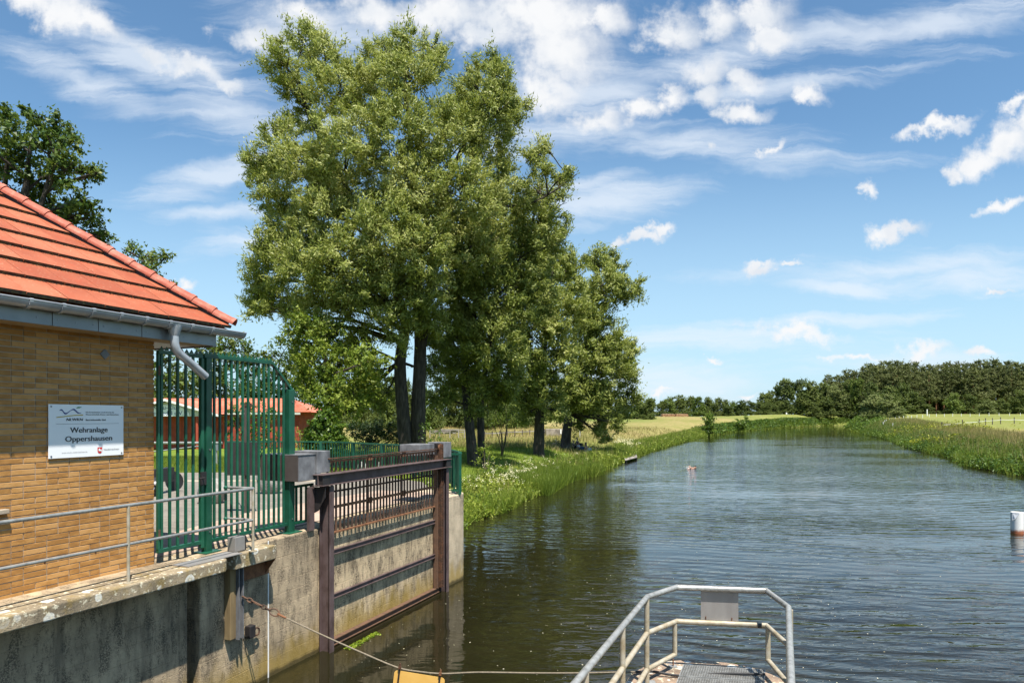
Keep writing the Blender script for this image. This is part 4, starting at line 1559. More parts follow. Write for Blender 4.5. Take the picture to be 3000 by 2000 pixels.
def hsec(mb, s0, s1, zc, h, t0, t1, web=0.012, fl=0.014):
    """I-section lying along the wall"""
    mb.fbox(s0, s1, t0, t1, zc + h / 2 - fl, zc + h / 2)
    mb.fbox(s0, s1, t0, t1, zc - h / 2, zc - h / 2 + fl)
    tm = (t0 + t1) / 2
    mb.fbox(s0, s1, tm - web / 2, tm + web / 2, zc - h / 2 + fl + 0.0005, zc + h / 2 - fl - 0.0005)


def post_i(mb, s0, s1, t0, t1, z0, z1):
    mb.fbox(s0, s1, t1 - 0.014, t1, z0, z1)
    mb.fbox(s0, s1, t0, t0 + 0.014, z0, z1)
    sm = (s0 + s1) / 2
    mb.fbox(sm - 0.006, sm + 0.006, t0 + 0.0145, t1 - 0.0145, z0, z1)


m = MB()
post_i(m, 9.515, 9.635, -7.25, TGF, -0.8, 2.795)
m.build('left_post', 'rust_paint', sg, bevel=0.002)
m = MB()
post_i(m, 13.80, 13.92, -7.25, TGF, -0.8, 2.795)
m.build('right_post', 'rust_paint', sg, bevel=0.002)
m = MB()
hsec(m, 9.27, 14.0, 2.91, 0.19, -7.20, -7.00)
m.build('top_beam', 'rust_paint', sg, bevel=0.002)
for s in (9.40, 13.86):
    m = MB()
    m.fbox(s - 0.10, s + 0.10, -7.098, -7.018, 2.83, 2.99)
    m.build('splice_plate', 'dark_steel', sg)
# knee bracket of the left post
m = MB()
m.prism([F(9.36, -7.24, 2.79), F(9.36, -7.02, 2.79), F(9.36, -7.02, 2.62), F(9.36, -7.16, 2.40), F(9.36, -7.24, 2.36)], DS * 0.02)
m.build('knee_plate', 'dark_steel', sg)
m = MB()
m.fbox(9.20, 9.345, -7.26, -7.22, 2.08, 2.80)
m.build('rear_post', 'rust_paint', sg)
# horizontal members below the rack
for zc, mt in ((1.62, 'rust_paint'), (0.855, 'rust_paint')):
    m = MB()
    hsec(m, 9.636, 13.58, zc, 0.085, -7.255, -7.20)
    m.build('cross_bar', mt, sg, bevel=0.002)
m = MB()
hsec(m, 9.636, 13.79, 0.075, 0.11, -7.27, -7.17)
m.build('sill_channel', 'rust_bar', sg)
# upright rack
for z0, z1, t1, nm in ((3.235, 3.255, -7.15, 'upper_rail'), (3.180, 3.215, -7.175, 'upper_rail'), (2.38, 2.425, -7.185, 'middle_rail'), (1.945, 1.975, -7.195, 'lower_rail')):
    m = MB()
    m.fbox(9.64, 13.56, t1 - 0.035, t1, z0, z1)
    m.build(nm, 'rust', sg, bevel=0.002)
for s0 in (10.93, 12.16):
    m = MB()
    m.fbox(s0 - 0.03, s0 + 0.03, -7.25, -7.222, 1.976, 3.175)
    m.build('rack_stile', 'rust_bar', sg)
    for zz in (2.40, 3.20):
        m = MB()
        m.fbox(s0 - 0.06, s0 - 0.02, -7.184, -7.165, zz - 0.05, zz + 0.06)
        m.fbox(s0 + 0.02, s0 + 0.06, -7.184, -7.165, zz - 0.05, zz + 0.06)
        m.build('clamp', 'rust', sg)
m = MB()
m.fbox(13.57, 13.60, -7.255, -7.15, 0.14, 3.10)
m.build('rack_stile', 'rust_bar', sg)
for lo, hi_, n in ((9.66, 10.87, 10), (10.99, 12.10, 10), (12.22, 13.55, 11)):
    for i in range(n):
        s = lo + (hi_ - lo) * (i + 0.4) / n
        m = MB()
        m.fbox(s - 0.020, s + 0.020, -7.240, -7.222, 1.976, 3.179)
        m.build('rack_bar', 'rust_bar', sg)
m = MB()
m.bar(F(9.64, -7.265, 2.66), F(13.56, -7.265, 2.66), 0.03, 0.03)
m.build('rear_tie', 'dark_steel', sg)
# toothed rack in the right hand groove
m = MB()
m.fbox(13.665, 13.685, -7.20, -7.10, 0.14, 3.35)
m.fbox(13.745, 13.765, -7.20, -7.10, 0.14, 3.35)
m.build('chain_guide', 'rust', sg)
m = MB()
z = 0.16
while z < 3.34:
    m.fbox(13.686, 13.744, -7.17, -7.12, z, z + 0.028)
    z += 0.062
tag(m.build('rack_tooth', 'rust_bar', sg), kind='stuff')
m = MB()
m.fbox(13.60, 13.80, -7.252, -7.215, 0.14, 2.78)
m.build('groove_back', 'dark_steel', sg)

hb = thing('gear_housing', 'large grey sheet metal gear housing left of the sluice frame', 'housing', F(9.1, -7.4, 2.92))
m = MB()
m.fbox(8.915, 9.345, -7.95, -7.20, 2.915, 3.335)
m.build('casing', 'grey_plate', hb, bevel=0.008)
m = MB()
m.fbox(8.893, 8.913, -7.95, -7.20, 2.925, 3.33)
m.build('side_panel', 'brown_board', hb)
m = MB()
m.fbox(9.35, 9.70, -7.70, -7.17, 3.02, 3.385)
m.build('gear_cover', 'grey_plate', hb, bevel=0.008)
m = MB()
m.fbox(8.90, 9.36, -7.955, -7.19, 3.336, 3.350)
m.build('lid', 'grey_plate', hb)
m = MB()
m.fbox(9.35, 9.44, -7.21, -7.168, 2.80, 3.02)
for z in (2.87, 2.94):
    m.tube([F(9.42, -7.168, z), F(9.42, -7.155, z)], 0.014, 8)
m.build('support_plate', 'grey_plate', hb)
hb2 = thing('gear_housing', 'smaller grey housing at the far right end of the sluice frame', 'housing', F(13.9, -7.3, 3.1))
m = MB()
m.fbox(12.95, 13.62, -7.75, -7.25, 3.12, 3.36)
m.build('casing', 'grey_plate', hb2, bevel=0.008)
m = MB()
m.fbox(13.86, 14.24, -7.55, -7.14, 3.03, 3.38)
m.build('gear_cover', 'grey_plate', hb2, bevel=0.008)
m = MB()
m.fbox(13.64, 13.85, -7.45, -7.22, 3.03, 3.36)
m.build('gear_box', 'dark_steel', hb2)
m = MB()
c = F(13.72, -7.16, 3.27)
m.tube([c + DS * 0.07 * math.cos(q) + DZ * 0.07 * math.sin(q) for q in np.linspace(0, 2 * math.pi, 13)], 0.018, 6, caps=False)
m.build('pinion', 'rust', hb2)

# ------------------------------------------------------------------ curved green balustrade round the yard
bal_pts = [Vector((-10.5, 25.0, 0)), Vector((-8.2, 25.0, 0)), Vector((-6.5, 24.7, 0)), Vector((-4.9, 23.2, 0)), Vector((-3.25, 21.6, 0)), Vector((-2.35, 20.2, 0)),
           Vector((-1.72, 18.7, 0)), Vector((-1.36, 17.4, 0)), Vector((-1.27, 16.6, 0)), F(14.85, -7.45, 0)]
bal_pts = [Vector((p.x, p.y, GZ)) for p in bal_pts]
bal = thing('balustrade', 'low green steel balustrade curving along the yard edge onto the pier', 'railing', bal_pts[4])


def smooth_path(pts, n=8):
    out = []
    P = [pts[0]] + pts + [pts[-1]]
    for i in range(1, len(P) - 2):
        p0, p1, p2, p3 = P[i - 1], P[i], P[i + 1], P[i + 2]
        for k in range(n):
            t = k / n
            out.append(0.5 * ((2 * p1) + (-p0 + p2) * t + (2 * p0 - 5 * p1 + 4 * p2 - p3) * t * t + (-p0 + 3 * p1 - 3 * p2 + p3) * t ** 3))
    out.append(pts[-1].copy())
    return out


path = smooth_path(bal_pts)
m = MB()
for a, b in zip(path[:-1], path[1:]):
    m.bar(a + DZ * 0.98, b + DZ * 0.98, 0.08, 0.045)
m.build('top_rail', 'green_paint', bal)
m = MB()
for a, b in zip(path[:-1], path[1:]):
    m.bar(a + DZ * 0.10, b + DZ * 0.10, 0.045, 0.045)
m.build('bottom_rail', 'green_paint', bal)
acc, nxt, cnt = 0.0, 0.05, 0
vb = MB()
vb.box(-0.015, 0.015, -0.015, 0.015, 0.122, 0.957)
bar_me = vb.mesh('bar', 'green_paint')
vp = MB()
vp.box(-0.045, 0.045, -0.045, 0.045, 0.0, 0.958)
post_me = vp.mesh('post', 'green_paint')
for a, b in zip(path[:-1], path[1:]):
    L = (b - a).length
    while nxt <= acc + L:
        p = a + (b - a) * ((nxt - acc) / L)
        isp = cnt % 14 == 0
        o = link('post' if isp else 'bar', post_me if isp else bar_me, bal, p - origin(bal))
        o.rotation_euler = (0, 0, math.atan2((b - a).y, (b - a).x))
        cnt += 1
        nxt += 0.125
    acc += L

# ------------------------------------------------------------------ cable with hanging board
c0 = F(7.58, -7.10, 1.42)
c_pts_px = [(825, 1803, 9.45), (940, 1857, 9.35), (1050, 1906, 9.25), (1162, 1953, 9.15), (1228, 1966, 9.1), (1300, 1972, 9.05), (1400, 1968, 9.0), (1560, 1970, 8.9),
            (1700, 1970, 8.75), (1845, 1967, 8.6), (1905, 1966, 8.5)]
cpts = [at(*q) for q in c_pts_px]
cb = thing('steel_cable', 'slack rusty steel cable stretched from the wall channel to the platform pier', 'cable', cpts[5])
m = MB()
m.tube(smooth_path(cpts, 4), 0.0115, 8)
m.build('rope', 'cable', cb, smooth=True)


def chain_link(mb, c, d, L, W, r, twist):
    d = d.normalized()
    a = d.orthogonal().normalized()
    b = d.cross(a)
    side = a * math.cos(twist) + b * math.sin(twist)
    pts = []
    for q in np.linspace(0, 2 * math.pi, 15):
        pts.append(c + d * (L / 2) * math.cos(q) + side * (W / 2) * math.sin(q))
    mb.tube(pts, r, 6, caps=False)


p0 = c0
p1 = cpts[0]
dv = p1 - p0
for i, (f_, L, W) in enumerate(((0.08, 0.10, 0.05), (0.20, 0.10, 0.05), (0.38, 0.20, 0.07), (0.55, 0.10, 0.05), (0.66, 0.09, 0.05), (0.82, 0.17, 0.09))):
    m = MB()
    chain_link(m, p0 + dv * f_, dv, L, W, 0.010, 0.3 if i % 2 else 1.7)
    m.build('chain_link', 'rust_bar', cb)
m = MB()
m.tube([p0 + dv * 0.90, p1, cpts[0] + (cpts[1] - cpts[0]) * 0.12], [0.016, 0.018, 0.014], 8)
m.build('ferrule', 'rust', cb)
m = MB()
q0 = cpts[-1]
m.tube(smooth_path([cpts[-2] + (q0 - cpts[-2]) * 0.3, q0 + Vector((0.05, 0, 0.0)), q0 + Vector((0.35, -0.05, -0.03)), q0 + Vector((0.85, -0.12, 0.02)),
                    q0 + Vector((1.35, -0.22, 0.05))], 5), 0.016, 7)
m.build('hose', 'black_rubber', cb)
bd = thing('hanging_board', 'blank orange yellow board hanging from the cable above the water', 'sign', at(1228, 1985, 9.1))
BN = Vector((0.10, -0.86, 0.5)).normalized()
tl, tr_ = at(1156, 1961, 9.12), at(1304, 1985, 9.05)
bx = (tr_ - tl).normalized()
bz = (Vector((0, 0, 1)) - bx * bx.z).normalized()
by = bz.cross(bx)
W_, H_, rr_ = (tr_ - tl).length, 0.46, 0.045
outl = []
for cx_, cz_, a0 in ((W_ - rr_, -rr_, 0), (rr_, -rr_, 90), (rr_, -H_ + rr_, 180), (W_ - rr_, -H_ + rr_, 270)):
    for q in range(0, 91, 15):
        th = math.radians(a0 + q)
        outl.append((cx_ + rr_ * math.cos(th), cz_ + rr_ * math.sin(th)))
nb = bx.cross(bz).normalized()
m = MB()
m.prism([tl + bx * u + bz * v for u, v in outl], nb * -0.004)
m.build('panel', 'orange_board', bd)
fr = nb if nb.y < 0 else -nb
for u in (0.10 * W_, 0.90 * W_):
    m = MB()
    a = tl + bx * u + fr * 0.012
    m.bar(a + bz * 0.045, a - bz * 0.45, 0.022, 0.010, fr)
    m.build('hanger_strip', 'dark_steel', bd)
    m = MB()
    m.bar(a + bz * 0.03, a + bz * 0.07, 0.035, 0.03, fr)
    m.tube([a + bz * 0.07, a + bz * 0.105], 0.012, 8)
    m.build('cable_clip', 'rust', bd)

# ------------------------------------------------------------------ platform pier in the river
PZ = 0.73
pier = thing('platform_pier', 'pale lichen covered stone pier nose under the railed platform', 'pier', (2.4, 8.2, 0))
pc = Vector((2.385, 8.09, 0))
ax, pxv = Vector((SA, CA, 0)), Vector((CA, -SA, 0))
pts = []
for k in range(0, 15):
    th = math.radians(180 - 180 * k / 14)
    pts.append(pc + pxv * (1.02 * math.cos(th)) + ax * (1.02 * math.sin(th)))
pts += [pc + pxv * 1.02 - ax * 7.0, pc - pxv * 1.02 - ax * 7.0]
m = MB()
m.prism([Vector((p.x, p.y, -2.0)) for p in pts], (0, 0, 2.0 + PZ))
m.build('pier_body', 'concrete_pier', pier, bevel=0.03)
hr = thing('platform_railing', 'galvanised tube handrail round the end of the river platform', 'railing', (2.4, 8.2, PZ))
L1 = at(1895, 1747, 8.33)
A1 = at(1982, 1718, 8.77)
B1 = at(2246, 1729, 8.60)
R1 = at(2309, 1777, 7.83)
ZTOP = L1.z


def atz(px, py, z):
    Y = (CAM_H - z) / ((py - HOR) / FPX)
    return at(px, py, Y)


L1, A1, B1, R1 = [atz(q[0], q[1], 1.78) for q in ((1895, 1748), (1983, 1719), (2246, 1730), (2310, 1778))]
back = Vector((SA, CA, 0))
LB = L1 - (L1 - atz(1660, 2030, 1.78)).normalized() * 5.0
RB = R1 - back * 5.0
RT = 0.0325
m = MB()
m.tube([LB, L1, A1, B1, R1, RB], RT, 14)
m.build('top_rail', 'galvanised', hr, smooth=True)
dm, dl = Vector((0, 0, -0.435)), Vector((0, 0, -0.875))
m = MB()
m.tube([LB + dm, L1 + dm, A1 + dm, B1 + dm, R1 + dm, RB + dm], RT * 0.92, 14)
m.build('mid_rail', 'galvanised_warm', hr, smooth=True)
for P_, Q_, bk in ((A1, L1, LB), (B1, R1, RB)):
    v = P_ + (Q_ - P_).normalized() * 0.05
    m = MB()
    m.tube([v + dm + Vector((0, 0, -0.02)), v + dl + Vector((0, 0, 0.03)), Q_ + dl, Q_ + dl + (bk - Q_)], RT * 0.9, 12)
    m.build('low_rail', 'galvanised_warm', hr, smooth=True)
ld = (LB - L1).normalized()
for base_p in (L1, L1 + ld * 1.25, L1 + ld * 2.6, R1 + Vector((0.012, -0.02, 0)), R1 - back * 1.6, R1 - back * 3.2):
    m = MB()
    m.tube([base_p + Vector((0, 0, -0.02)), Vector((base_p.x, base_p.y, PZ))], RT * 0.95, 12)
    m.build('post', 'galvanised_warm', hr, smooth=True)
    m = MB()
    m.box(base_p.x - 0.09, base_p.x + 0.11, base_p.y - 0.09, base_p.y + 0.09, PZ + 0.001, PZ + 0.014)
    m.build('foot_plate', 'galvanised', hr)
m = MB()
e = (B1 - A1).normalized()
pa = A1 + dm + e * ((B1 - A1).length * 0.90)
m.tube([pa, pa + e * 0.045], RT * 0.97, 14)
m.build('tape_band', 'black_rubber', hr)
pl = thing('rail_plate', 'blank grey metal plate fixed between the far bars of the platform handrail', 'sign', A1)
ua = A1 + e * ((B1 - A1).length * 0.275)
ub = A1 + e * ((B1 - A1).length * 0.695)
no = Vector((e.y, -e.x, 0)).normalized()
if no.y > 0:
    no = -no
m = MB()
q = [ua - DZ * 0.02, ub - DZ * 0.02, ub - DZ * 0.405, ua - DZ * 0.405]
m.prism([p - no * 0.034 for p in q], no * -0.004)
m.build('sheet', 'plate_metal', pl)
for p in (ua + e * 0.06, ub - e * 0.08):
    mb = MB()
    c = p - DZ * 0.375 - no * 0.028
    mb.tube([c - DZ * 0.03, c + DZ * 0.012], 0.006, 6)
    mb.build('wire_tie', 'rust', pl)


def grating(name_lbl, c_near_l, c_near_r, c_far_r, c_far_l, zt, th=0.03, n=34, mrows=9):
    g = thing('grating', name_lbl, 'grating', Vector((c_near_l.x, c_near_l.y, zt)), 'gratings on the platform')
    nl, nr, fr_, fl_ = [Vector((p.x, p.y, zt)) for p in (c_near_l, c_near_r, c_far_r, c_far_l)]
    mf = MB()
    for a, b in ((nl, nr), (nr, fr_), (fr_, fl_), (fl_, nl)):
        mf.bar(a - DZ * th / 2, b - DZ * th / 2, 0.010, th)
    mf.build('frame', 'galvanised', g)
    for i in range(1, n):
        t = i / n
        a, b = nl + (nr - nl) * t, fl_ + (fr_ - fl_) * t
        if i == 1:
            pass
        mb = MB()
        mb.bar(a - DZ * th / 2, b - DZ * th / 2, 0.0045, th * 0.9)
        mb.build('bearing_bar', 'galvanised', g)
    mb = MB()
    for i in range(1, mrows * 2):
        t = i / (mrows * 2)
        a, b = nl + (fl_ - nl) * t, nr + (fr_ - nr) * t
        mb.bar(a - DZ * 0.006, b - DZ * 0.006, 0.0035, 0.010)
    tag(mb.build('cross_wire', 'galvanised', g), kind='stuff')
    return g


GZT = PZ + 0.075
fl_, fr_ = atz(2003, 1945, GZT), atz(2241, 1960, GZT)
nl_, nr_ = fl_ - back * 0.40 + Vector((0.0, 0, 0)), fr_ - back * 0.40
grating('steel grating panel at the very tip of the river platform', nl_, nr_, fr_, fl_, GZT)
fl2, fr2 = fl_ - back * 0.43, fr_ - back * 0.43
grating('steel grating panel behind the tip panel at the lower picture edge', fl2 - back * 1.6, fr2 - back * 1.6, fr2, fl2, GZT - 0.004, n=34, mrows=30)
m = MB()
bb = thing('anchor_bolt', 'short threaded bolt standing on the pier stone beside the grating', 'bolt', atz(1972, 1962, PZ))
p = atz(1972, 1952, PZ)
m.tube([p, p + DZ * 0.10], 0.009, 8)
m.build('shank', 'rust', bb)
m = MB()
m.box(p.x - 0.05, p.x + 0.05, p.y - 0.05, p.y + 0.05, PZ + 0.001, PZ + 0.012)
m.build('plate', 'galvanised', bb)

# white mooring pile standing in the river at the right edge
dpl = thing('mooring_pile', 'white round river pile with rusty waterline at the right edge', 'pile', at(2986, 1562, 26.3 * 0.88))
base = Vector((17.24, 23.3, 0))
dpl.location = base
m = MB()
m.tube([base + DZ * -1.0, base + DZ * 0.02], 0.19, 20)
m.tube([base + DZ * 0.021, base + DZ * 0.72], 0.188, 20)
m.build('tube', 'pile_white', dpl, smooth=True)
m = MB()
m.prism([base + Vector((-0.205, -0.05, 0.72)), base + Vector((-0.06, -0.19, 0.72)), base + Vector((-0.06, -0.19, 0.70)), base + Vector((-0.16, -0.13, 0.5)),
         base + Vector((-0.205, -0.05, 0.45))], Vector((-0.004, -0.004, 0)))
m.build('marker_plate', 'lamp_white', dpl)

# ------------------------------------------------------------------ trees
LAST_NORMALS = [None]


def crown_points(blobs, clump_r, n_leaf, dens, up=0.25, shell=0.45, flat_=0.8, droop=0.0):
    """blobs: (centre, radius); returns leaf centres and axes in clumps spread through the crown"""
    C, A, NR = [], [], []
    for c, r in blobs:
        r3 = np.array(r if hasattr(r, '__len__') else (r, r, r * 0.95))
        rm = float(np.mean(r3))
        nc = max(5, int(dens * (rm / clump_r) ** 2))
        d = rand_dirs(nc)
        d[:, 2] += 0.10
        d = unit(d)
        rad = shell + (1.02 - shell) * RNG.random((nc, 1)) ** 0.55
        cc = np.array(c) + d * rad * r3
        sz = clump_r * (0.55 + 0.75 * RNG.random((nc, 1)))
        # every clump is a spray stretched outwards and up
        ax = unit(d * 0.9 + RNG.normal(size=(nc, 3)) * 0.45 + np.array([0, 0, up]))
        k = n_leaf
        u = RNG.normal(size=(nc, k, 1)) * 0.48
        lat = RNG.normal(size=(nc, k, 3)) * 0.29
        pts = cc[:, None, :] + ax[:, None, :] * u * sz[:, None, :] + lat * sz[:, None, :] * np.array([1, 1, flat_])
        axis = unit((ax[:, None, :] * 0.8 + RNG.normal(size=(nc, k, 3)) * 0.65 + np.array([0, 0, up * 0.6 - droop])).reshape(-1, 3))
        C.append(pts.reshape(-1, 3))
        A.append(axis)
        ctr = np.repeat(cc, k, axis=0)
        NR.append(unit(unit(pts.reshape(-1, 3) - ctr) * 0.9 + np.repeat(d, k, axis=0) * 0.7 + np.array([0, 0, 0.5])))
    LAST_NORMALS[0] = np.concatenate(NR)
    return np.concatenate(C), np.concatenate(A)


def limb(mb, a, b, r0, r1, sag=0.12, n=6):
    a, b = Vector(a), Vector(b)
    L = (b - a).length
    off = Vector((random.uniform(-1, 1), random.uniform(-1, 1), random.uniform(-0.4, 0.8))) * L * sag
    pts, rs = [], []
    for i in range(n + 1):
        t = i / n
        p = a.lerp(b, t) + off * math.sin(math.pi * t) + Vector((random.uniform(-1, 1), random.uniform(-1, 1), random.uniform(-1, 1))) * L * 0.012
        if i in (0, n):
            p = a.lerp(b, t)
        pts.append(p)
        rs.append(r0 + (r1 - r0) * t ** 0.8)
    mb.tube(pts, rs, 7)
    return pts


def px_blobs(lst, Y, spread=0.6, back=True):
    out = []
    for q in lst:
        px, py, r = q[:3]
        dy = q[3] if len(q) > 3 else random.uniform(-spread, spread)
        Yc = Y + dy
        c = at(px, py, Yc)
        out.append((tuple(c), 0.95 * r * Yc / FPX))
    return out


def big_tree(name, label, group, base, stems, blobs, leaf, L, W, clump_r, n_leaf, dens, fork, bark='bark', **kw):
    base = Vector(base)
    t = thing(name, label, 'tree', base, group)
    mb = MB()
    tops = []
    for pts, r0, r1 in stems:
        pts = [Vector(p) for p in pts]
        path_ = smooth_path(pts, 4)
        n = len(path_)
        rs = []
        for i, p in enumerate(path_):
            q = i / (n - 1)
            rr = r0 + (r1 - r0) * q
            if i == 0:
                rr *= 1.28
            rs.append(rr * random.uniform(0.96, 1.04))
        mb.tube(path_, rs, 10)
        tops.append((path_, rs))
    lm = mb
    for c, r in blobs:
        c = Vector(c)
        best = None
        for path_, rs in tops:
            for p, rr in zip(path_[len(path_) // 3:], rs[len(path_) // 3:]):
                dd = (p - c).length + max(0, p.z - c.z + 0.5) * 2.5
                if best is None or dd < best[0]:
                    best = (dd, p, rr)
        _, p, rr = best
        rm = r if not hasattr(r, '__len__') else sum(r) / 3
        pts = limb(lm, p, c, min(rr * 0.7, 0.05 + 0.022 * (p - c).length), 0.035, 0.10)
        for _ in range(4):
            d = Vector(rand_dirs(1)[0])
            d.z = abs(d.z) * 0.6 + 0.1
            st = pts[random.randint(3, 6)]
            limb(lm, st, c + d * rm * 0.85, 0.045, 0.012, 0.10, 4)
    lm.build('trunk', bark, t, smooth=True)
    C, A = crown_points(blobs, clump_r, n_leaf, dens, **kw)
    V = leaves(C, A, L, W, LAST_NORMALS[0])
    me = quads_mesh('crown', V - np.array(base), leaf)
    link('crown', me, t)
    return t


def P3(px, py, Y):
    return at(px, py, Y)


YW1 = 38.5
w1_base = Vector((at(1203, 1340, YW1).x, YW1, gz(at(1203, 1340, YW1).x, YW1) - 0.1))


def stem(px_list, Y, base_z):
    pts = [at(px, py, Y + (q[0] if q else 0)) for px, py, *q in px_list]
    pts[0].z = base_z
    return pts


W1 = [(815, 175, 62), (890, 120, 62), (860, 250, 62), (955, 170, 70), (1000, 260, 105, -1.5), (1185, 110, 55), (1120, 160, 70), (1265, 140, 48), (1280, 190, 45),
      (1090, 260, 100), (1200, 240, 95, -2), (1430, 185, 42), (1475, 235, 55), (1400, 260, 85), (1500, 320, 60), (1440, 330, 85), (900, 330, 60),
      (830, 430, 85), (765, 470, 55), (770, 560, 50), (900, 500, 105, -2), (1010, 440, 130, -3), (1160, 420, 140, -3), (1320, 420, 130, -2), (1440, 450, 90),
      (1350, 580, 130, -3), (1230, 560, 110, -3.5), (820, 600, 62), (770, 500, 52), (740, 860, 44), (860, 690, 95, -1), (780, 720, 56), (960, 620, 110, -3), (790, 790, 72), (748, 820, 42), (750, 905, 38), (800, 880, 72),
      (900, 800, 120, -3), (1010, 760, 120, -4), (1120, 700, 130, -4), (1240, 720, 120, -3.5), (1000, 900, 110, -3), (900, 930, 80, -1), (1120, 860, 110, -3),
      (1250, 850, 90, -2), (1560, 450, 42), (1592, 500, 38), (1640, 520, 30), (1665, 505, 20), (1570, 560, 42), (1590, 430, 25),
      (1500, 560, 80), (1380, 720, 110), (1150, 600, 100, 3), (1000, 550, 100, 3), (1350, 350, 90, 3), (1150, 800, 120, 3), (900, 700, 90, 3),
      (1300, 650, 110, 4), (1060, 1010, 70, 0), (1180, 960, 70, -2), (1080, 1100, 60, 1), (1120, 1170, 45, 2), (1260, 950, 60, -1), (1030, 1150, 45, 2), (1270, 1080, 50, 2)]
random.seed(21)
big_tree('willow_tree', 'largest willow with two tall dark stems rising behind the green balustrade', 'old willows on the left bank', w1_base,
         [(stem([(1193, 1345), (1180, 1200), (1172, 1060), (1185, 930, 0.4), (1120, 760, 1.0), (1020, 560, 1.2), (900, 330, 1)], YW1, w1_base.z), 0.42, 0.10),
          (stem([(1224, 1345), (1226, 1180), (1231, 1010), (1222, 800, -0.3), (1216, 600), (1200, 380), (1180, 170)], YW1 + 0.3, w1_base.z), 0.46, 0.08),
          (stem([(1230, 1050), (1260, 840), (1290, 600), (1370, 400), (1440, 250)], YW1 + 0.5, at(1230, 1050, YW1).z), 0.28, 0.06),
          (stem([(1290, 700), (1420, 620), (1570, 590), (1690, 510)], YW1 + 0.5, at(1290, 700, YW1).z), 0.14, 0.025)],
         px_blobs(W1, YW1, 2.2), 'willow_leaf', 0.215, 0.074, 0.54, 104, 6.0, None, up=0.35, shell=0.35)

YW2 = 43.0
x2 = at(1395, 1340, YW2).x
w2_base = Vector((x2, YW2, gz(x2, YW2) - 0.1))
W2 = [(1450, 640, 100), (1560, 640, 70), (1400, 760, 110, -2), (1520, 760, 100, -2), (1470, 870, 110, -3), (1380, 900, 100, -2), (1330, 980, 90), (1450, 1000, 110, -3),
      (1360, 1080, 75, -1), (1290, 1000, 60), (1480, 1080, 70), (1410, 1130, 50, -1), (1600, 700, 80), (1620, 610, 55), (1560, 860, 90), (1440, 740, 110, 3),
      (1390, 980, 90, 3), (1440, 1140, 40, 2), (1330, 860, 90, 0), (1330, 1100, 60), (1300, 1160, 45), (1470, 1160, 46), (1390, 1190, 36), (1490, 1120, 44)]
random.seed(22)
big_tree('willow_tree', 'willow on a leaning pale trunk forked low, right beside the largest willow', 'old willows on the left bank', w2_base,
         [(stem([(1387, 1350), (1378, 1270), (1366, 1160), (1362, 1060), (1385, 940), (1400, 780)], YW2 - 0.5, w2_base.z - 0.1), 0.36, 0.10),
          (stem([(1412, 1330), (1408, 1230), (1412, 1140), (1430, 1020), (1450, 860), (1480, 690)], YW2 + 1.0, w2_base.z), 0.26, 0.08),
          (stem([(1430, 1020), (1500, 850), (1560, 700)], YW2 + 0.8, at(1430, 1020, YW2).z), 0.18, 0.05)],
         px_blobs(W2, YW2, 2.0), 'willow_leaf', 0.235, 0.080, 0.56, 104, 6.0, None, up=0.25, shell=0.35)

YW3 = 54.0
x3 = at(1580, 1325, YW3).x
w3_base = Vector((x3, YW3, gz(x3, YW3) - 0.1))
W3 = [(1600, 740, 80), (1670, 790, 62), (1620, 830, 95), (1560, 900, 90), (1650, 920, 85, -2), (1590, 1000, 100, -2), (1550, 1090, 70), (1620, 1090, 80, -2),
      (1530, 1170, 45), (1600, 1170, 55), (1690, 860, 40), (1570, 790, 80, 2), (1510, 1020, 60), (1535, 1215, 36), (1625, 1205, 40), (1580, 1130, 60)]
random.seed(23)
big_tree('willow_tree', 'willow with straight dark trunk standing between the leaning willow and the bicycle', 'old willows on the left bank', w3_base,
         [(stem([(1578, 1330), (1580, 1250), (1583, 1170), (1590, 1050), (1610, 900), (1620, 780)], YW3, w3_base.z - 0.1), 0.48, 0.10)],
         px_blobs(W3, YW3, 2.2), 'willow_leaf', 0.32, 0.104, 0.74, 94, 6.0, None, up=0.2, shell=0.35)

YW4 = 61.5
x4 = at(1658, 1315, YW4).x
w4_base = Vector((x4, YW4, gz(x4, YW4) - 0.1))
W4 = [(1750, 760, 46), (1790, 790, 55), (1835, 840, 45), (1860, 860, 28), (1775, 860, 70), (1730, 850, 50), (1740, 930, 62), (1700, 970, 80), (1760, 1000, 80),
      (1810, 1040, 72), (1840, 1100, 48), (1770, 1090, 85, -2), (1700, 1080, 75, -2), (1840, 1160, 38), (1790, 1170, 55), (1730, 1170, 60, -2), (1680, 1180, 50),
      (1815, 1215, 30), (1640, 1150, 55), (1760, 1235, 26), (1770, 1280, 20), (1700, 1230, 30), (1750, 1265, 22), (1800, 1240, 22), (1690, 1150, 70, -2), (1650, 1205, 36)]
random.seed(24)
big_tree('willow_tree', 'outermost willow over the seated people, its crown hanging towards the river', 'old willows on the left bank', w4_base,
         [(stem([(1655, 1320), (1662, 1250), (1672, 1190), (1690, 1090), (1730, 960), (1760, 840)], YW4, w4_base.z - 0.1), 0.50, 0.10),
          (stem([(1672, 1190), (1730, 1130), (1790, 1080)], YW4 - 0.4, at(1672, 1190, YW4).z), 0.25, 0.06),
          (stem([(1672, 1190), (1640, 1150), (1600, 1165)], YW4 - 0.4, at(1672, 1190, YW4).z), 0.16, 0.05)],
         px_blobs(W4, YW4, 2.2), 'willow_leaf', 0.35, 0.112, 0.78, 94, 6.0, None, up=0.15, shell=0.35)

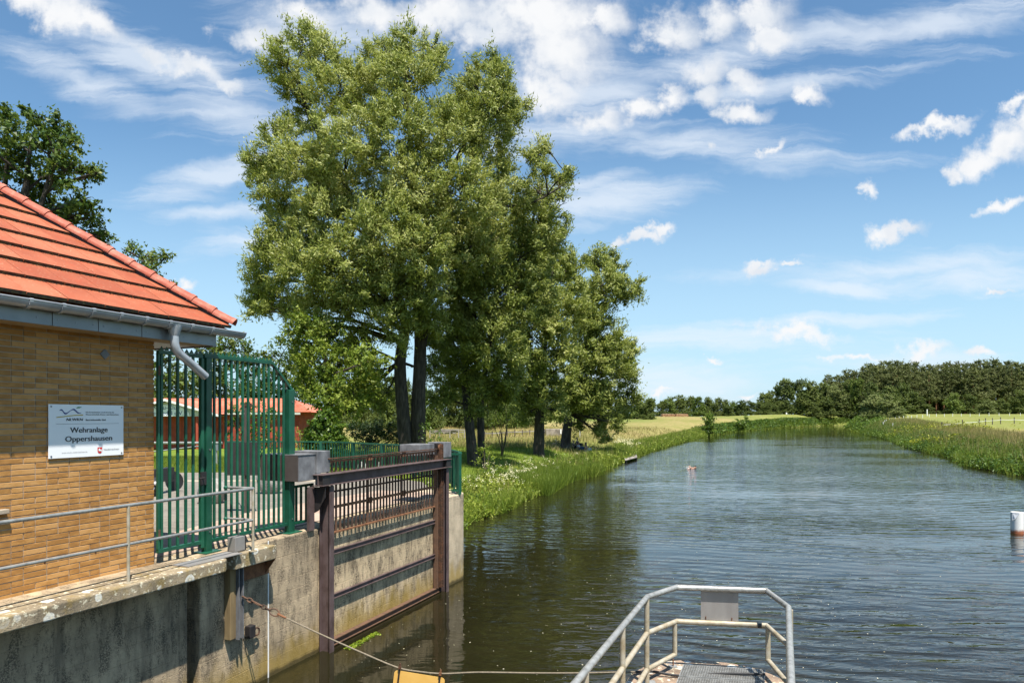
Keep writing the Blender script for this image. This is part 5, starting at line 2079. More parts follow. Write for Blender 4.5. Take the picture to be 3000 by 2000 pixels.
# paler broad tree behind the balustrade, left of the willows
YL = 34.0
xl = at(960, 1310, YL).x
l_base = Vector((xl, YL, gz(xl, YL) - 0.1))
WL = [(900, 985, 70), (960, 1000, 80), (875, 1050, 50), (935, 1075, 80), (1010, 1080, 80), (905, 1135, 46), (965, 1165, 75), (1050, 1150, 70),       (1080, 1060, 60), (1040, 1190, 40)]
random.seed(25)
big_tree('lime_tree', 'pale green broad tree behind the balustrade left of the willow stems', None, l_base,
         [(stem([(975, 1320), (970, 1230), (960, 1130), (950, 1020)], YL, l_base.z), 0.26, 0.08)],
         px_blobs(WL, YL, 1.3), 'lime_leaf', 0.19, 0.11, 0.45, 50, 5.6, None, up=0.05, shell=0.35)

# oak behind the pump house
YO = 25.0
xo = at(60, 1000, YO).x
o_base = Vector((xo, YO, GZ))
WO = [(20, 350, 48), (95, 350, 40), (165, 370, 42), (60, 420, 70), (150, 440, 65), (210, 420, 35), (30, 500, 65), (190, 500, 55), (250, 505, 38), (285, 512, 16),
      (120, 520, 55), (60, 590, 60), (150, 600, 65), (235, 590, 45), (200, 660, 60), (265, 640, 38), (285, 690, 28), (-60, 420, 90), (-80, 560, 90), (100, 660, 60),
      (-20, 660, 80), (150, 700, 60), (305, 690, 14), (310, 715, 9)]
random.seed(26)
big_tree('oak_tree', 'dark leafy oak rising behind the red tiled roof at the left edge', None, o_base,
         [(stem([(60, 1200), (55, 900), (60, 720), (75, 560), (90, 420)], YO, GZ), 0.32, 0.05),
          (stem([(58, 820), (90, 690), (130, 570), (160, 430)], YO, at(58, 820, YO).z), 0.16, 0.03),
          (stem([(56, 800), (10, 640), (20, 480), (20, 370)], YO + 0.4, at(56, 800, YO).z), 0.16, 0.03)],
         px_blobs(WO, YO, 1.3), 'oak_leaf', 0.15, 0.11, 0.33, 34, 5.6, None, up=0.05, shell=0.3, flat_=0.7)
YO2 = 31.0
xo2 = at(425, 1000, YO2).x
WO2 = [(375, 735, 26), (420, 755, 34), (460, 758, 26), (485, 752, 14), (440, 795, 32), (395, 775, 26), (450, 830, 40), (410, 870, 60), (480, 880, 60), (430, 950, 80),
       (500, 960, 60), (360, 940, 70)]
random.seed(27)
big_tree('oak_tree', 'small oak top showing above the roof hip right of the dark oak', None, Vector((xo2, YO2, GZ)),
         [(stem([(425, 1250), (428, 1000), (425, 850), (430, 760)], YO2, GZ), 0.22, 0.03)],
         px_blobs(WO2, YO2, 0.8), 'oak_leaf', 0.15, 0.11, 0.36, 30, 4.0, None, up=0.05, shell=0.3, flat_=0.7)

# trees behind the club house, seen through and above the green fence
random.seed(28)
club_trees = [(520, 72, [(480, 1060, 40), (500, 1110, 50), (460, 1120, 40), (540, 1120, 45), (520, 1170, 50), (590, 1150, 50), (470, 1180, 40)], 'oak_leaf',
               'loose leaved tree behind the white gable of the club house'),
              (660, 75, [(600, 1020, 36), (660, 1010, 42), (720, 1030, 40), (690, 1000, 24), (630, 1070, 55), (700, 1080, 60), (760, 1060, 40), (640, 1140, 60), (740, 1140, 60),
                         (590, 1110, 50), (690, 1160, 60)], 'oak_leaf', 'dark tree behind the middle of the red club house roof'),
              (820, 77, [(800, 1040, 34), (850, 1010, 40), (790, 1090, 45), (850, 1080, 50), (830, 1150, 60), (780, 1160, 50), (890, 1130, 55), (900, 1190, 45)], 'oak_leaf',
               'tree behind the right end of the red club house roof')]
for px, Yc, bl, lf, lb in club_trees:
    x = at(px, 1250, Yc).x
    zb = gz(x, Yc) - 0.1
    big_tree('broadleaf_tree', lb, 'trees behind the club house', Vector((x, Yc, zb)),
             [(stem([(px, 1320), (px + 3, 1200), (px - 4, 1100), (px, 1050)], Yc, zb), 0.26, 0.06)], px_blobs(bl, Yc, 1.5), lf, 0.36, 0.23, 0.8, 30, 4.6, None,
             up=0.05, shell=0.3)


def bush(name, label, px, Y, blobs, leaf, L, W, clump, nl, dens, group=None, cat='bush', zb=None):
    x = at(px, 1250, Y).x
    zb = gz(x, Y) if zb is None else zb
    t = thing(name, label, cat, Vector((x, Y, zb)), group)
    bl = px_blobs(blobs, Y, 0.5)
    C, A = crown_points(bl, clump, nl, dens, up=0.2, shell=0.35)
    keep = C[:, 2] > zb + 0.02
    me = quads_mesh('foliage', leaves(C[keep], A[keep], L, W, LAST_NORMALS[0][keep]) - np.array(t.location), leaf)
    link('foliage', me, t)
    mb = MB()
    for c, r in bl:
        limb(mb, (x, Y, zb - 0.05), c, 0.05, 0.012, 0.08, 4)
    mb.build('stem', 'twig', t)
    return t


bush('round_bush', 'round bright green bush right of the club house behind the balustrade', 955, 30,
     [(955, 1230, 32), (940, 1265, 42), (975, 1265, 38), (955, 1290, 45), (915, 1280, 26), (990, 1292, 28), (930, 1305, 35), (975, 1305, 35)], 'bush_leaf', 0.14, 0.10, 0.20, 34, 8.0)
bush('thin_bush', 'thin reddish green bush in front of the red wall beside the round bush', 885, 31,
     [(880, 1270, 22), (900, 1285, 22), (870, 1295, 24), (895, 1305, 22)], 'lime_leaf', 0.12, 0.05, 0.25, 12, 2.0)
bush('bush', 'leafy bush in front of the club house behind the dark board', 740, 34,
     [(700, 1210, 40), (745, 1205, 38), (785, 1225, 34), (690, 1255, 34), (760, 1265, 48), (720, 1290, 50), (790, 1280, 36), (770, 1310, 40)], 'bush_leaf', 0.15, 0.085, 0.28, 18, 2.8)
bush('hedge_bush', 'dark low hedge clump left of the willow stems', 1060, 50,
     [(1040, 1265, 30), (1080, 1258, 34), (1120, 1255, 32), (1155, 1258, 26), (1065, 1285, 30), (1110, 1280, 32), (1150, 1282, 28), (1180, 1285, 20)], 'hedge_leaf', 0.15, 0.09,
     0.3, 26, 5.5)
bush('elder_bush', 'young shrub growing at the foot of the largest willow', 1255, 37.5,
     [(1250, 1250, 22), (1275, 1270, 26), (1245, 1290, 28), (1280, 1305, 26), (1230, 1320, 26), (1265, 1330, 28)], 'bush_leaf', 0.16, 0.06, 0.3, 16, 2.2)
bush('nettle_bush', 'green shrub shoots at the foot of the leaning willow trunk', 1420, 40.0,
     [(1415, 1310, 18), (1435, 1330, 26), (1410, 1350, 26), (1445, 1360, 28), (1425, 1380, 26)], 'bank_leaf', 0.16, 0.06, 0.3, 16, 2.4)
bush('hanging_branch_bush', 'yellow green hanging branches right of the leaning willow', 1470, 50,
     [(1450, 1200, 26), (1480, 1180, 22), (1465, 1225, 24), (1440, 1240, 18), (1490, 1215, 12)], 'bank_leaf', 0.22, 0.06, 0.4, 18, 2.4)
bush('alder_bush', 'upright young alder on the left river bank in front of the meadow', 2078, 143,
     [(2078, 1224, 14), (2076, 1237, 20), (2084, 1250, 22), (2072, 1258, 21), (2086, 1267, 17), (2079, 1214, 9)], 'bush_leaf', 0.42, 0.24, 0.7, 24, 5.5, zb=0.6)
bush('alder_bush', 'lower bushy alder on the left river bank, right of the upright one', 2170, 190,
     [(2163, 1236, 14), (2182, 1230, 12), (2178, 1244, 18), (2162, 1248, 16)], 'bush_leaf', 0.5, 0.28, 0.9, 24, 5.5, zb=0.6)

# ------------------------------------------------------------------ far woods: a few models, copied tree by tree
def far_model(kind, seed):
    """unit tree, 1 m high, base at the origin -> (crown mesh, trunk mesh)"""
    global RNG
    keep = RNG
    RNG = np.random.default_rng(seed)
    random.seed(seed)
    bl = []
    if kind == 'pine':
        for i in range(13):
            z = 0.36 + 0.60 * (i / 12) + random.uniform(-0.02, 0.02)
            r = 0.17 * (1.08 - 0.80 * max(0, (z - 0.5) / 0.5)) * random.uniform(0.6, 1.15)
            a = random.uniform(0, 6.28)
            d = random.uniform(0.02, 0.12) * (1.2 - z)
            bl.append(((d * math.cos(a), d * math.sin(a), z), (r, r, r * 0.36)))
        C, A = crown_points(bl, 0.045, 18, 3.4, up=0.3, shell=0.2, flat_=0.35)
        V = leaves(C, A, 0.034, 0.015, LAST_NORMALS[0])
        leaf = 'pine_needle'
        mb = MB()
        mb.tube([(0, 0, -0.02), (0.004, 0, 0.4), (-0.004, 0.004, 0.7), (0, 0, 0.95)], [0.014, 0.011, 0.008, 0.002], 6)
        for i in range(6):
            z = random.uniform(0.35, 0.6)
            a = random.uniform(0, 6.28)
            mb.tube([(0, 0, z), (0.08 * math.cos(a), 0.08 * math.sin(a), z + 0.015)], [0.003, 0.001], 4)
        bark = 'pine_bark'
    else:
        n = 15 if kind != 'bushy' else 12
        for i in range(n):
            a = random.uniform(0, 6.28)
            z = random.uniform(0.24, 0.86) if kind != 'bushy' else random.uniform(0.15, 0.80)
            wmax = 0.36 * math.sqrt(max(0.05, 1 - ((z - 0.46) / 0.52) ** 2))
            d = random.uniform(0.25, 0.75) * wmax
            r = random.uniform(0.11, 0.175)
            bl.append(((d * math.cos(a), d * math.sin(a), z), r))
        bl.append(((0, 0, 0.84), 0.13))
        bl.append(((0, 0, 0.5), 0.26))
        for i in range(9):
            a = i * 0.70 + 0.3
            rr = random.uniform(0.16, 0.30)
            bl.append(((rr * math.cos(a), rr * math.sin(a), random.uniform(0.06, 0.22)), (0.15, 0.15, 0.13)))
        C, A = crown_points(bl, 0.055, 20, 3.2, up=0.1, shell=0.4)
        C[:, 2] = np.maximum(C[:, 2], 0.01 + 0.03 * RNG.random(len(C)))
        V = leaves(C, A, 0.040, 0.026, LAST_NORMALS[0])
        leaf = {'dark': 'far_leaf', 'light': 'far_light', 'bushy': 'grey_willow'}[kind]
        mb = MB()
        mb.tube([(0, 0, -0.02), (0.01, 0, 0.2), (0, 0.01, 0.5), (0, 0, 0.8)], [0.026, 0.02, 0.013, 0.004], 6)
        bark = 'bark'
    crown = quads_mesh('crown', V, leaf)
    trunk = mb.mesh('trunk', bark)
    RNG = keep
    return crown, trunk


MODELS = {k: [far_model(k, 100 + 10 * i + j) for j in range(n)] for i, (k, n) in enumerate((('dark', 4), ('light', 3), ('bushy', 3), ('pine', 4)))}


ORD = ['leftmost', 'second', 'third', 'fourth', 'fifth', 'sixth', 'seventh', 'eighth', 'ninth', 'tenth', 'eleventh', 'twelfth', 'thirteenth', 'fourteenth', 'fifteenth',
       'sixteenth', 'seventeenth', 'eighteenth', 'nineteenth', 'twentieth', 'twenty-first', 'twenty-second', 'twenty-third', 'twenty-fourth', 'twenty-fifth', 'twenty-sixth',
       'twenty-seventh', 'twenty-eighth', 'twenty-ninth', 'thirtieth', 'thirty-first', 'thirty-second', 'thirty-third', 'thirty-fourth', 'thirty-fifth']


def number_row(row, tail):
    row.sort(key=lambda o: o.location.x / o.location.y)
    for o, w in zip(row, ORD):
        o['label'] = w + (' ' if w == 'leftmost' else ' from the left ') + tail


def far_tree(kind, px, Y, top_py, wpx, label, group, name=None, cat='tree', sink=0.0):
    x = (px - 1500) / FPX * Y
    zb = gz(x, Y) - sink
    h = CAM_H - (top_py - HOR) / FPX * Y - zb
    crown, trunk = random.choice(MODELS[kind])
    nm = name or {'dark': 'broadleaf_tree', 'light': 'broadleaf_tree', 'bushy': 'willow_bush', 'pine': 'pine_tree'}[kind]
    t = thing(nm, label, cat, (x, Y, zb), group)
    w = wpx * Y / FPX
    k = w / 0.80 if kind != 'pine' else h * random.uniform(0.85, 1.15)
    t.scale = (k, k, h)
    t.rotation_euler = (0, 0, random.uniform(0, 6.28))
    link('trunk', trunk, t)
    link('crown', crown, t)
    return t


random.seed(5)
LW = 'dark broadleaf tree in the wood edge behind the meadow left of the willows'
px = 1010
row = []
while px < 1900:
    top = 1120 + 26 * math.sin(px * 0.021) + random.uniform(-14, 14) if px < 1560 else 1165 + random.uniform(-12, 10)
    row.append(far_tree('dark' if random.random() < 0.75 else 'light', px, 118 + random.uniform(-8, 14) if px < 1560 else 200 + random.uniform(-10, 20), top,
             random.uniform(60, 84) if px < 1560 else random.uniform(52, 66),
             'tree in the dark wood edge seen under the willow crowns', 'wood edge under the willows'))
    px += random.uniform(24, 34)
number_row(row, 'tree in the wood edge under the willow crowns')
row = []
# tree line behind the meadow, between the willows and the dark wood
for px, top, w, kd in ((1880, 1172, 44, 'dark'), (1908, 1165, 46, 'dark'), (1938, 1172, 42, 'dark'), (1962, 1158, 52, 'light'), (1990, 1154, 56, 'dark'), (2020, 1158, 52, 'dark'),
                       (2046, 1160, 50, 'light'), (2072, 1160, 52, 'dark'), (2100, 1164, 46, 'dark'), (2124, 1168, 44, 'dark'), (2150, 1172, 44, 'light'), (2172, 1170, 44, 'dark'),
                       (2198, 1172, 44, 'dark'), (2222, 1175, 44, 'dark'), (2246, 1178, 44, 'dark'), (1895, 1180, 40, 'light'), (2060, 1184, 44, 'dark'), (2135, 1185, 40, 'dark')):
    row.append(far_tree(kd, px, 290 + random.uniform(-12, 12), top, w, 'tree', 'tree line across the meadow'))
number_row(row, 'tree in the line across the meadow')
row = []
# dark deciduous wood right of it
for px, top, w, kd, dy in ((2240, 1150, 50, 'dark', 0), (2262, 1142, 60, 'dark', 6), (2296, 1106, 74, 'dark', 0), (2336, 1108, 76, 'dark', 10), (2372, 1112, 76, 'dark', 0),
                           (2410, 1116, 76, 'dark', 8), (2446, 1118, 70, 'bushy', -4), (2480, 1112, 74, 'dark', 6), (2352, 1150, 70, 'dark', -14), (2300, 1170, 60, 'dark', -14),
                           (2420, 1160, 70, 'dark', -14), (2470, 1160, 66, 'dark', -10), (2262, 1180, 50, 'dark', -12), (2385, 1175, 50, 'dark', -18)):
    row.append(far_tree(kd, px, 312 + 0.16 * (px - 2240) + dy, top, w, 'tree', 'wood at the river bend'))
number_row(row, 'dark tree in the wood at the river bend')
far_tree('light', 2514, 340, 1102, 66, 'bright yellow green tree standing out of the wood at the river bend', None)
far_tree('dark', 2560, 236, 1120, 70, 'dark tree between the bright green tree and the pines', None)
far_tree('dark', 2610, 240, 1128, 80, 'dark tree right of the round pale willow', None)
far_tree('bushy', 2556, 205, 1145, 70, 'pale round willow on the river bend, left half', None, 'willow_tree')
far_tree('bushy', 2598, 200, 1150, 76, 'pale round willow on the river bend, right half', None, 'willow_tree')
far_tree('bushy', 2630, 195, 1192, 50, 'small grey willow bush at the right foot of the round willows', None)
far_tree('dark', 2545, 186, 1212, 44, 'dark low bush overhanging the water at the river bend', 'bank bushes at the river bend', 'bank_bush', 'bush', 1.0)
far_tree('dark', 2572, 184, 1210, 40, 'dark low bush beside the round willows on the bank', 'bank bushes at the river bend', 'bank_bush', 'bush', 1.0)
far_tree('dark', 2532, 190, 1225, 32, 'lowest and leftmost dark bush touching the water at the river bend', 'bank bushes at the river bend', 'bank_bush', 'bush', 1.0)
# pine forest
random.seed(9)
for row, (Y, dz) in enumerate(((300, 0), (312, -4), (326, -7), (342, -9))):
    px = 2405 + row * 9 if row else 2560
    while px < 3060:
        top = 1116 - 48 * min(1, max(0, (px - 2380) / 260)) ** 0.7 - 6 * math.sin(px * 0.02) + random.uniform(-7, 9) + dz
        if row == 0:
            top += 10
        far_tree('pine', px, (Y if px > 2556 else Y + 66) + random.uniform(-4, 4), top, 30, 'tall pine in the forest behind the right bank paddock', 'pine forest behind the paddock')
        px += random.uniform(17, 25)
for px in range(2640, 3060, 26):
    far_tree('dark', px + random.uniform(-8, 8), random.uniform(318, 352), random.uniform(1140, 1168), random.uniform(54, 74),
             'shaded undergrowth tree deep between the pine trunks', 'undergrowth in the pine forest')
# small deciduous trees along the forest edge
for px, top, w, kd, Y, lb in ((2655, 1120, 74, 'dark', 282, 'dark broad tree at the left end of the forest edge'), (2690, 1160, 60, 'dark', 280, 'bushy dark tree low at the forest edge'),
                              (2792, 1148, 62, 'light', 268, 'light green tree in front of the pine trunks'), (2838, 1152, 54, 'dark', 276, 'dark green tree right of the light green tree'),
                              (2894, 1166, 58, 'bushy', 262, 'grey willow in front of the pines'), (2938, 1166, 46, 'dark', 266, 'dark slim tree right of the grey willow'),
                              (2992, 1140, 60, 'dark', 274, 'dark tree at the right picture edge before the pines'), (2722, 1182, 36, 'dark', 276, 'low bush between dark tree and pine trunks'),
                              (2674, 1208, 22, 'dark', 255, 'small round bush on the paddock edge'), (2750, 1202, 14, 'dark', 255, 'tiny young tree on the paddock edge'),
                              (2870, 1170, 40, 'dark', 284, 'shaded tree behind the grey willow'), (2960, 1180, 40, 'light', 278, 'small light tree near the right picture edge')):
    far_tree(kd, px, Y, top, w, lb, None)

# ------------------------------------------------------------------ bank vegetation (nobody could count it)
def along(poly, n, lo, hi):
    """random points at offset lo..hi to the land side of a polyline; also returns the offset"""
    P = np.array(poly, float)
    seg = P[1:] - P[:-1]
    L = np.hypot(seg[:, 0], seg[:, 1])
    pr = L / L.sum()
    k = RNG.choice(len(seg), n, p=pr)
    t = RNG.random(n)
    q = P[k] + seg[k] * t[:, None]
    nrm = np.stack([-seg[k, 1], seg[k, 0]], 1) / L[k][:, None]
    off = lo + (hi - lo) * RNG.random(n)
    return q + nrm * off[:, None], off


def on_ground(xy, dz=0.0):
    z = ground(xy[:, 0], xy[:, 1])
    return np.column_stack([xy, np.maximum(z, -0.05) + dz])


def stuff(name, V, mat, cat=None):
    o = link(name, quads_mesh(name, V, mat, V.shape[1]))
    o['kind'] = 'stuff'
    return o


def fbm(x, y, s=1.0):
    return (np.sin(x * 0.9 * s + 1.1) * np.sin(y * 0.7 * s + 0.3) + 0.6 * np.sin(x * 2.1 * s + y * 1.3 * s) + 0.4 * np.sin(y * 3.1 * s - x * 1.7 * s + 2)) / 2.0


LB_near = [p for p in LEFT_BANK if 18 <= p[1] <= 50]
LB_mid = [p for p in LEFT_BANK if 42 <= p[1] <= 147]
LB_far = [p for p in LEFT_BANK if 140 <= p[1] <= 345]


def herb_clumps(xy, hgt, k, L, W, spread, mat, name, up=0.5):
    base = on_ground(xy)
    n = len(xy)
    h = hgt * (0.35 + 0.65 * RNG.random(n)) * (0.65 + 0.45 * (fbm(xy[:, 0], xy[:, 1], 1.6) + 0.5))
    h = np.maximum(h, 0.15)
    z = h[:, None] * (0.25 + 0.75 * RNG.random((n, k)) ** 0.6)
    lat = RNG.normal(size=(n, k, 2)) * spread
    pts = np.concatenate([base[:, None, :2] + lat, (base[:, 2:3] + z)[..., None]], -1).reshape(-1, 3)
    ax = unit(RNG.normal(size=(n * k, 3)) * 0.8 + np.array([0, 0, up]))
    return stuff(name, leaves(pts, ax, L, W), mat)


def blade_field(xy, h, w, mat, name, lean=0.22):
    return stuff(name, blades(on_ground(xy, -0.02), h, w, lean), mat)


# left bank, near: lush nettles, meadowsweet and grass down to the water, in mounds
xy, off = along(LB_near, 5200, -0.15, 2.9)
dens = fbm(xy[:, 0], xy[:, 1], 1.1) + 0.5
xy = xy[(RNG.random(len(xy)) < 0.25 + 0.75 * dens)]
herb_clumps(xy, 0.56, 16, 0.15, 0.075, 0.17, 'bank_leaf', 'bank_herbs')
xy, off = along(LB_near, 14000, -0.15, 3.2)
keep = fbm(xy[:, 0] + 3, xy[:, 1], 1.0) > -0.1
stuff('bank_grass', blades(on_ground(xy[keep], -0.02), 0.52, 0.024, 0.55), 'reed')
xy, off = along([p for p in LB_near if p[1] <= 36], 5000, -0.5, 0.5)
keep = fbm(xy[:, 0], xy[:, 1], 1.3) > 0.0
stuff('bank_reeds', blades(on_ground(xy[keep], -0.05), 0.75, 0.028, 0.40), 'reed')
xy, off = along([p for p in LB_near if p[1] >= 34], 15000, -0.9, 1.3)
keep = fbm(xy[:, 0], xy[:, 1], 0.8) > -0.45
stuff('bank_reeds', blades(on_ground(xy[keep], -0.05), 0.85, 0.034, 0.26), 'reed')
# dark nettle mounds higher up the bank
xy, off = along([p for p in LB_near if p[1] >= 28], 1300, 0.8, 3.0)
keep = fbm(xy[:, 0] + 9, xy[:, 1] + 4, 0.9) > 0.10
herb_clumps(xy[keep], 0.60, 16, 0.18, 0.085, 0.22, 'right_leaf', 'bank_herbs')
# yellow green cushions at the water's edge beside the pier
xy, off = along([p for p in LB_near if p[1] <= 30], 2600, -0.3, 1.6)
herb_clumps(xy, 0.55, 14, 0.13, 0.075, 0.16, 'bank_leaf', 'waterside_herbs', 0.3)
# cream flower heads
fl = []
for cx_, cy_, n, sx_, sy_ in ((-2.9, 27.2, 60, 0.7, 1.3), (-1.6, 30.5, 60, 0.9, 1.2), (-0.2, 33.5, 130, 0.8, 1.6), (0.2, 36.0, 110, 0.8, 1.6), (1.6, 39.5, 60, 0.8, 2.0),
                              (2.2, 43.5, 40, 1.0, 2.0), (-3.2, 24.6, 40, 0.8, 1.2), (4.3, 50, 30, 1.0, 2.5)):
    q = np.column_stack([cx_ + RNG.normal(size=n) * sx_, cy_ + RNG.normal(size=n) * sy_])
    fl.append(q)
fl = np.concatenate(fl)
fb = on_ground(fl)
n = len(fl)
keep = (RNG.random(n) < 0.30) & (river_distance(fl[:, 0], fl[:, 1]) > 0.1)
fl, fb = fl[keep], fb[keep]
n = len(fl)
hh = 0.62 + 0.40 * RNG.random(n)
k = 14
lat = RNG.normal(size=(n, k, 3)) * np.array([0.06, 0.06, 0.045])
pts = (np.column_stack([fl, fb[:, 2] + hh])[:, None, :] + lat).reshape(-1, 3)
stuff('meadowsweet_flowers', leaves(pts, rand_dirs(len(pts)), 0.045, 0.035), 'flower_cream')

# left bank, mid distance
xy, off = along(LB_mid, 34000, -0.4, 2.4)
xy = xy[fbm(xy[:, 0], xy[:, 1], 0.5) > -0.6]
stuff('bank_reeds', blades(on_ground(xy, -0.03), 0.72, 0.06, 0.25), 'reed')
xy, off = along(LB_mid, 2600, 0.0, 2.4)
herb_clumps(xy, 0.7, 12, 0.26, 0.12, 0.30, 'bank_leaf', 'bank_herbs')
q = np.column_stack([12.6 + RNG.normal(size=90) * 0.8, 74 + RNG.normal(size=90) * 3.0])
q = q[river_distance(q[:, 0], q[:, 1]) > 0.8][:36]
nq = len(q)
fb = on_ground(q)
pts = (np.column_stack([q, fb[:, 2] + 0.6 + 0.3 * RNG.random(nq)])[:, None, :] + RNG.normal(size=(nq, 14, 3)) * np.array([0.16, 0.16, 0.07])).reshape(-1, 3)
stuff('meadowsweet_flowers', leaves(pts, rand_dirs(len(pts)), 0.10, 0.07), 'flower_cream')
# bushy green herbs before the seated people
xy = np.column_stack([RNG.normal(4.6, 1.0, 420), RNG.normal(47.5, 2.2, 420)])
xy = xy[river_distance(xy[:, 0], xy[:, 1]) > 0.2]
herb_clumps(xy, 0.62, 16, 0.20, 0.10, 0.26, 'right_leaf', 'bank_herbs')
xy, off = along(LB_far, 22000, -0.5, 3.0)
stuff('bank_reeds', blades(on_ground(xy, -0.03), 0.75, 0.16, 0.3), 'reed')
xy, off = along(LB_far, 1600, 0.0, 3.0)
herb_clumps(xy, 0.8, 10, 0.6, 0.3, 0.6, 'right_leaf', 'bank_herbs')

# right bank
RB_far = [p for p in RIGHT_BANK if p[1] >= 160 and p[0] < 200]
xy, off = along(RB_far, 16000, -0.5, 6.0)
stuff('right_bank_reeds', blades(on_ground(xy, -0.03), 0.8, 0.14, 0.22), 'reed')
xy, off = along(RB_far, 1500, 0.0, 6.0)
herb_clumps(xy, 1.3, 12, 0.55, 0.28, 0.6, 'right_leaf', 'right_bank_herbs')
RB_seg = [p for p in RIGHT_BANK if 30 <= p[1] <= 170]
xy, off = along(RB_seg, 13000, -0.2, 5.0)
xy = xy[fbm(xy[:, 0], xy[:, 1], 0.45) > -0.45]
herb_clumps(xy, 0.85, 14, 0.24, 0.11, 0.30, 'right_leaf', 'right_bank_herbs')
xy, off = along(RB_seg, 60000, -0.5, 6.0)
xy = xy[fbm(xy[:, 0] + 5, xy[:, 1] + 2, 0.4) > 0.05]
stuff('right_bank_reeds', blades(on_ground(xy, -0.03), 0.92, 0.05, 0.22), 'reed')
xy, off = along([p for p in RB_seg if p[1] >= 60], 16000, 3.5, 11.0)
stuff('right_dry_grass', blades(on_ground(xy, -0.03), 0.9, 0.09, 0.2), 'dry_grass')
xy, off = along([p for p in RB_seg if p[1] <= 82], 26000, 4.0, 12.0)
stuff('right_dry_grass', blades(on_ground(xy, -0.03), 0.95, 0.05, 0.2), 'dry_grass')
q = np.concatenate([np.column_stack([RNG.normal(68.5, 3.0, 170), RNG.normal(112, 6.5, 170)]), np.column_stack([RNG.normal(50.6, 0.8, 40), RNG.normal(83, 2.0, 40)])])
q = q[river_distance(q[:, 0], q[:, 1]) > 0]
herb_clumps(q, 1.5, 14, 0.30, 0.16, 0.35, 'yellow_leaf', 'yellow_herbs')

# meadow grasses on the left
n = 30000
Y = 58 + 70 * RNG.random(n) ** 1.2
X = Y * (-0.20 + 0.50 * RNG.random(n))
d = river_distance(X, Y)
keep = (d > 2.5) & ((Y > 50) | (X > 0))
xy = np.column_stack([X, Y])[keep]
stuff('meadow_grass', blades(on_ground(xy, -0.02), 0.45, 0.06, 0.35), 'dry_grass')
n = 70000
Y = 23.5 + 40 * RNG.random(n)
X = -13.5 + 20 * RNG.random(n)
d = river_distance(X, Y)
bx_ = np.interp(Y, [16, 17.4, 18.7, 20.2, 21.6, 23.2, 24.7, 25.2], [-1.2, -1.36, -1.72, -2.35, -3.25, -4.9, -6.5, -14])
keep = (d > 0.8) & (X > bx_ + 0.2)
xy = np.column_stack([X, Y])[keep]
stuff('lawn_grass', blades(on_ground(xy, -0.02), 0.22, 0.022, 0.30), 'lawn_grass')
n = 30000
Y = 23.0 + 17 * RNG.random(n)
X = Y * (-0.56 + 0.26 * RNG.random(n))
xy = np.column_stack([X, Y])
stuff('lawn_grass', blades(on_ground(xy, -0.02), 0.20, 0.02, 0.3), 'lawn_grass')

# dead stalks standing among the green
xy, off = along(LB_near, 900, 0.2, 3.0)
stuff('dead_stalks', blades(on_ground(xy, -0.02), 0.85, 0.020, 0.18), 'dry_grass')
xy, off = along(LB_mid, 2200, 0.2, 2.6)
stuff('dead_stalks', blades(on_ground(xy, -0.02), 0.95, 0.045, 0.18), 'dry_grass')
xy, off = along(RB_seg, 5200, 0.6, 5.5)
stuff('dead_stalks', blades(on_ground(xy, -0.02), 1.35, 0.045, 0.18), 'dry_grass')
# floating specks, leaves and weed on the water
n = 1500
Y = 7.5 + 22 * RNG.random(n) ** 1.6
X = Y * (-0.32 + 0.95 * RNG.random(n))
keep = (river_distance(X, Y) < -0.6) & ((X * CA - Y * SA) > -6.9)
c = np.column_stack([X, Y, np.full(n, 0.004)])[keep]
ax = unit(np.column_stack([RNG.normal(size=(len(c), 2)), np.zeros(len(c))]))
sd = np.column_stack([-ax[:, 1], ax[:, 0], np.zeros(len(c))])
L = (0.006 + 0.014 * RNG.random((len(c), 1)) ** 3)
V = np.stack([c - ax * L, c + sd * L * 0.6, c + ax * L, c - sd * L * 0.6], 1)
stuff('floating_flecks', V, 'fleck')
n = 420
sa_ = 9.8 + 0.95 * RNG.random(n) ** 1.3
ta_ = -6.95 + np.abs(RNG.normal(size=n)) * 0.06
c = np.array([tuple(F(a, b, 0.006)) for a, b in zip(sa_, ta_)])
ax = unit(np.column_stack([RNG.normal(size=(n, 2)), RNG.normal(size=n) * 0.15]))
stuff('floating_weed', leaves(c, ax, 0.05, 0.035), 'weed')

# ------------------------------------------------------------------ club house behind the yard
YC = 58.0
KC = YC / 41.0
zc0 = gz(-18, YC) - 0.1
club = thing('club_house', 'long red boarded club house with red roof and white gable beyond the green fence', 'building', Vector((-16, YC, zc0)))


def X_at(px, Y):
    return (px - 1500) / FPX * Y


def Z_at(py, Y):
    return CAM_H - (py - HOR) / FPX * Y


xl_, xr_ = X_at(250, YC), X_at(872, YC)
ze, zr = Z_at(1207, YC), Z_at(1171, YC + 3.5)
m = MB()
m.box(xl_, xr_, YC + 0.04, YC + 7, zc0, ze - 0.02)
m.build('wall', 'red_boards', club)
bw = 0.27
vb = MB()
vb.box(0.006, bw - 0.006, -0.022, 0.0, 0.0, 1.0)
bme = vb.mesh('board', 'red_boards')
x = X_at(420, YC)
while x < xr_ - 0.05:
    o = link('board', bme, club)
    o.location = Vector((x, YC + 0.038 - (0.012 if int(round(x / bw)) % 2 else 0), zc0 + 0.05)) - origin(club)
    o.scale = (1, 1, ze - 0.25 - zc0)
    x += bw
m = MB()
m.box(X_at(620, YC), xr_ + 0.35, YC - 0.42, YC - 0.38, ze - 0.20, ze + 0.02)
m.build('eave_board', 'pale_panel', club)
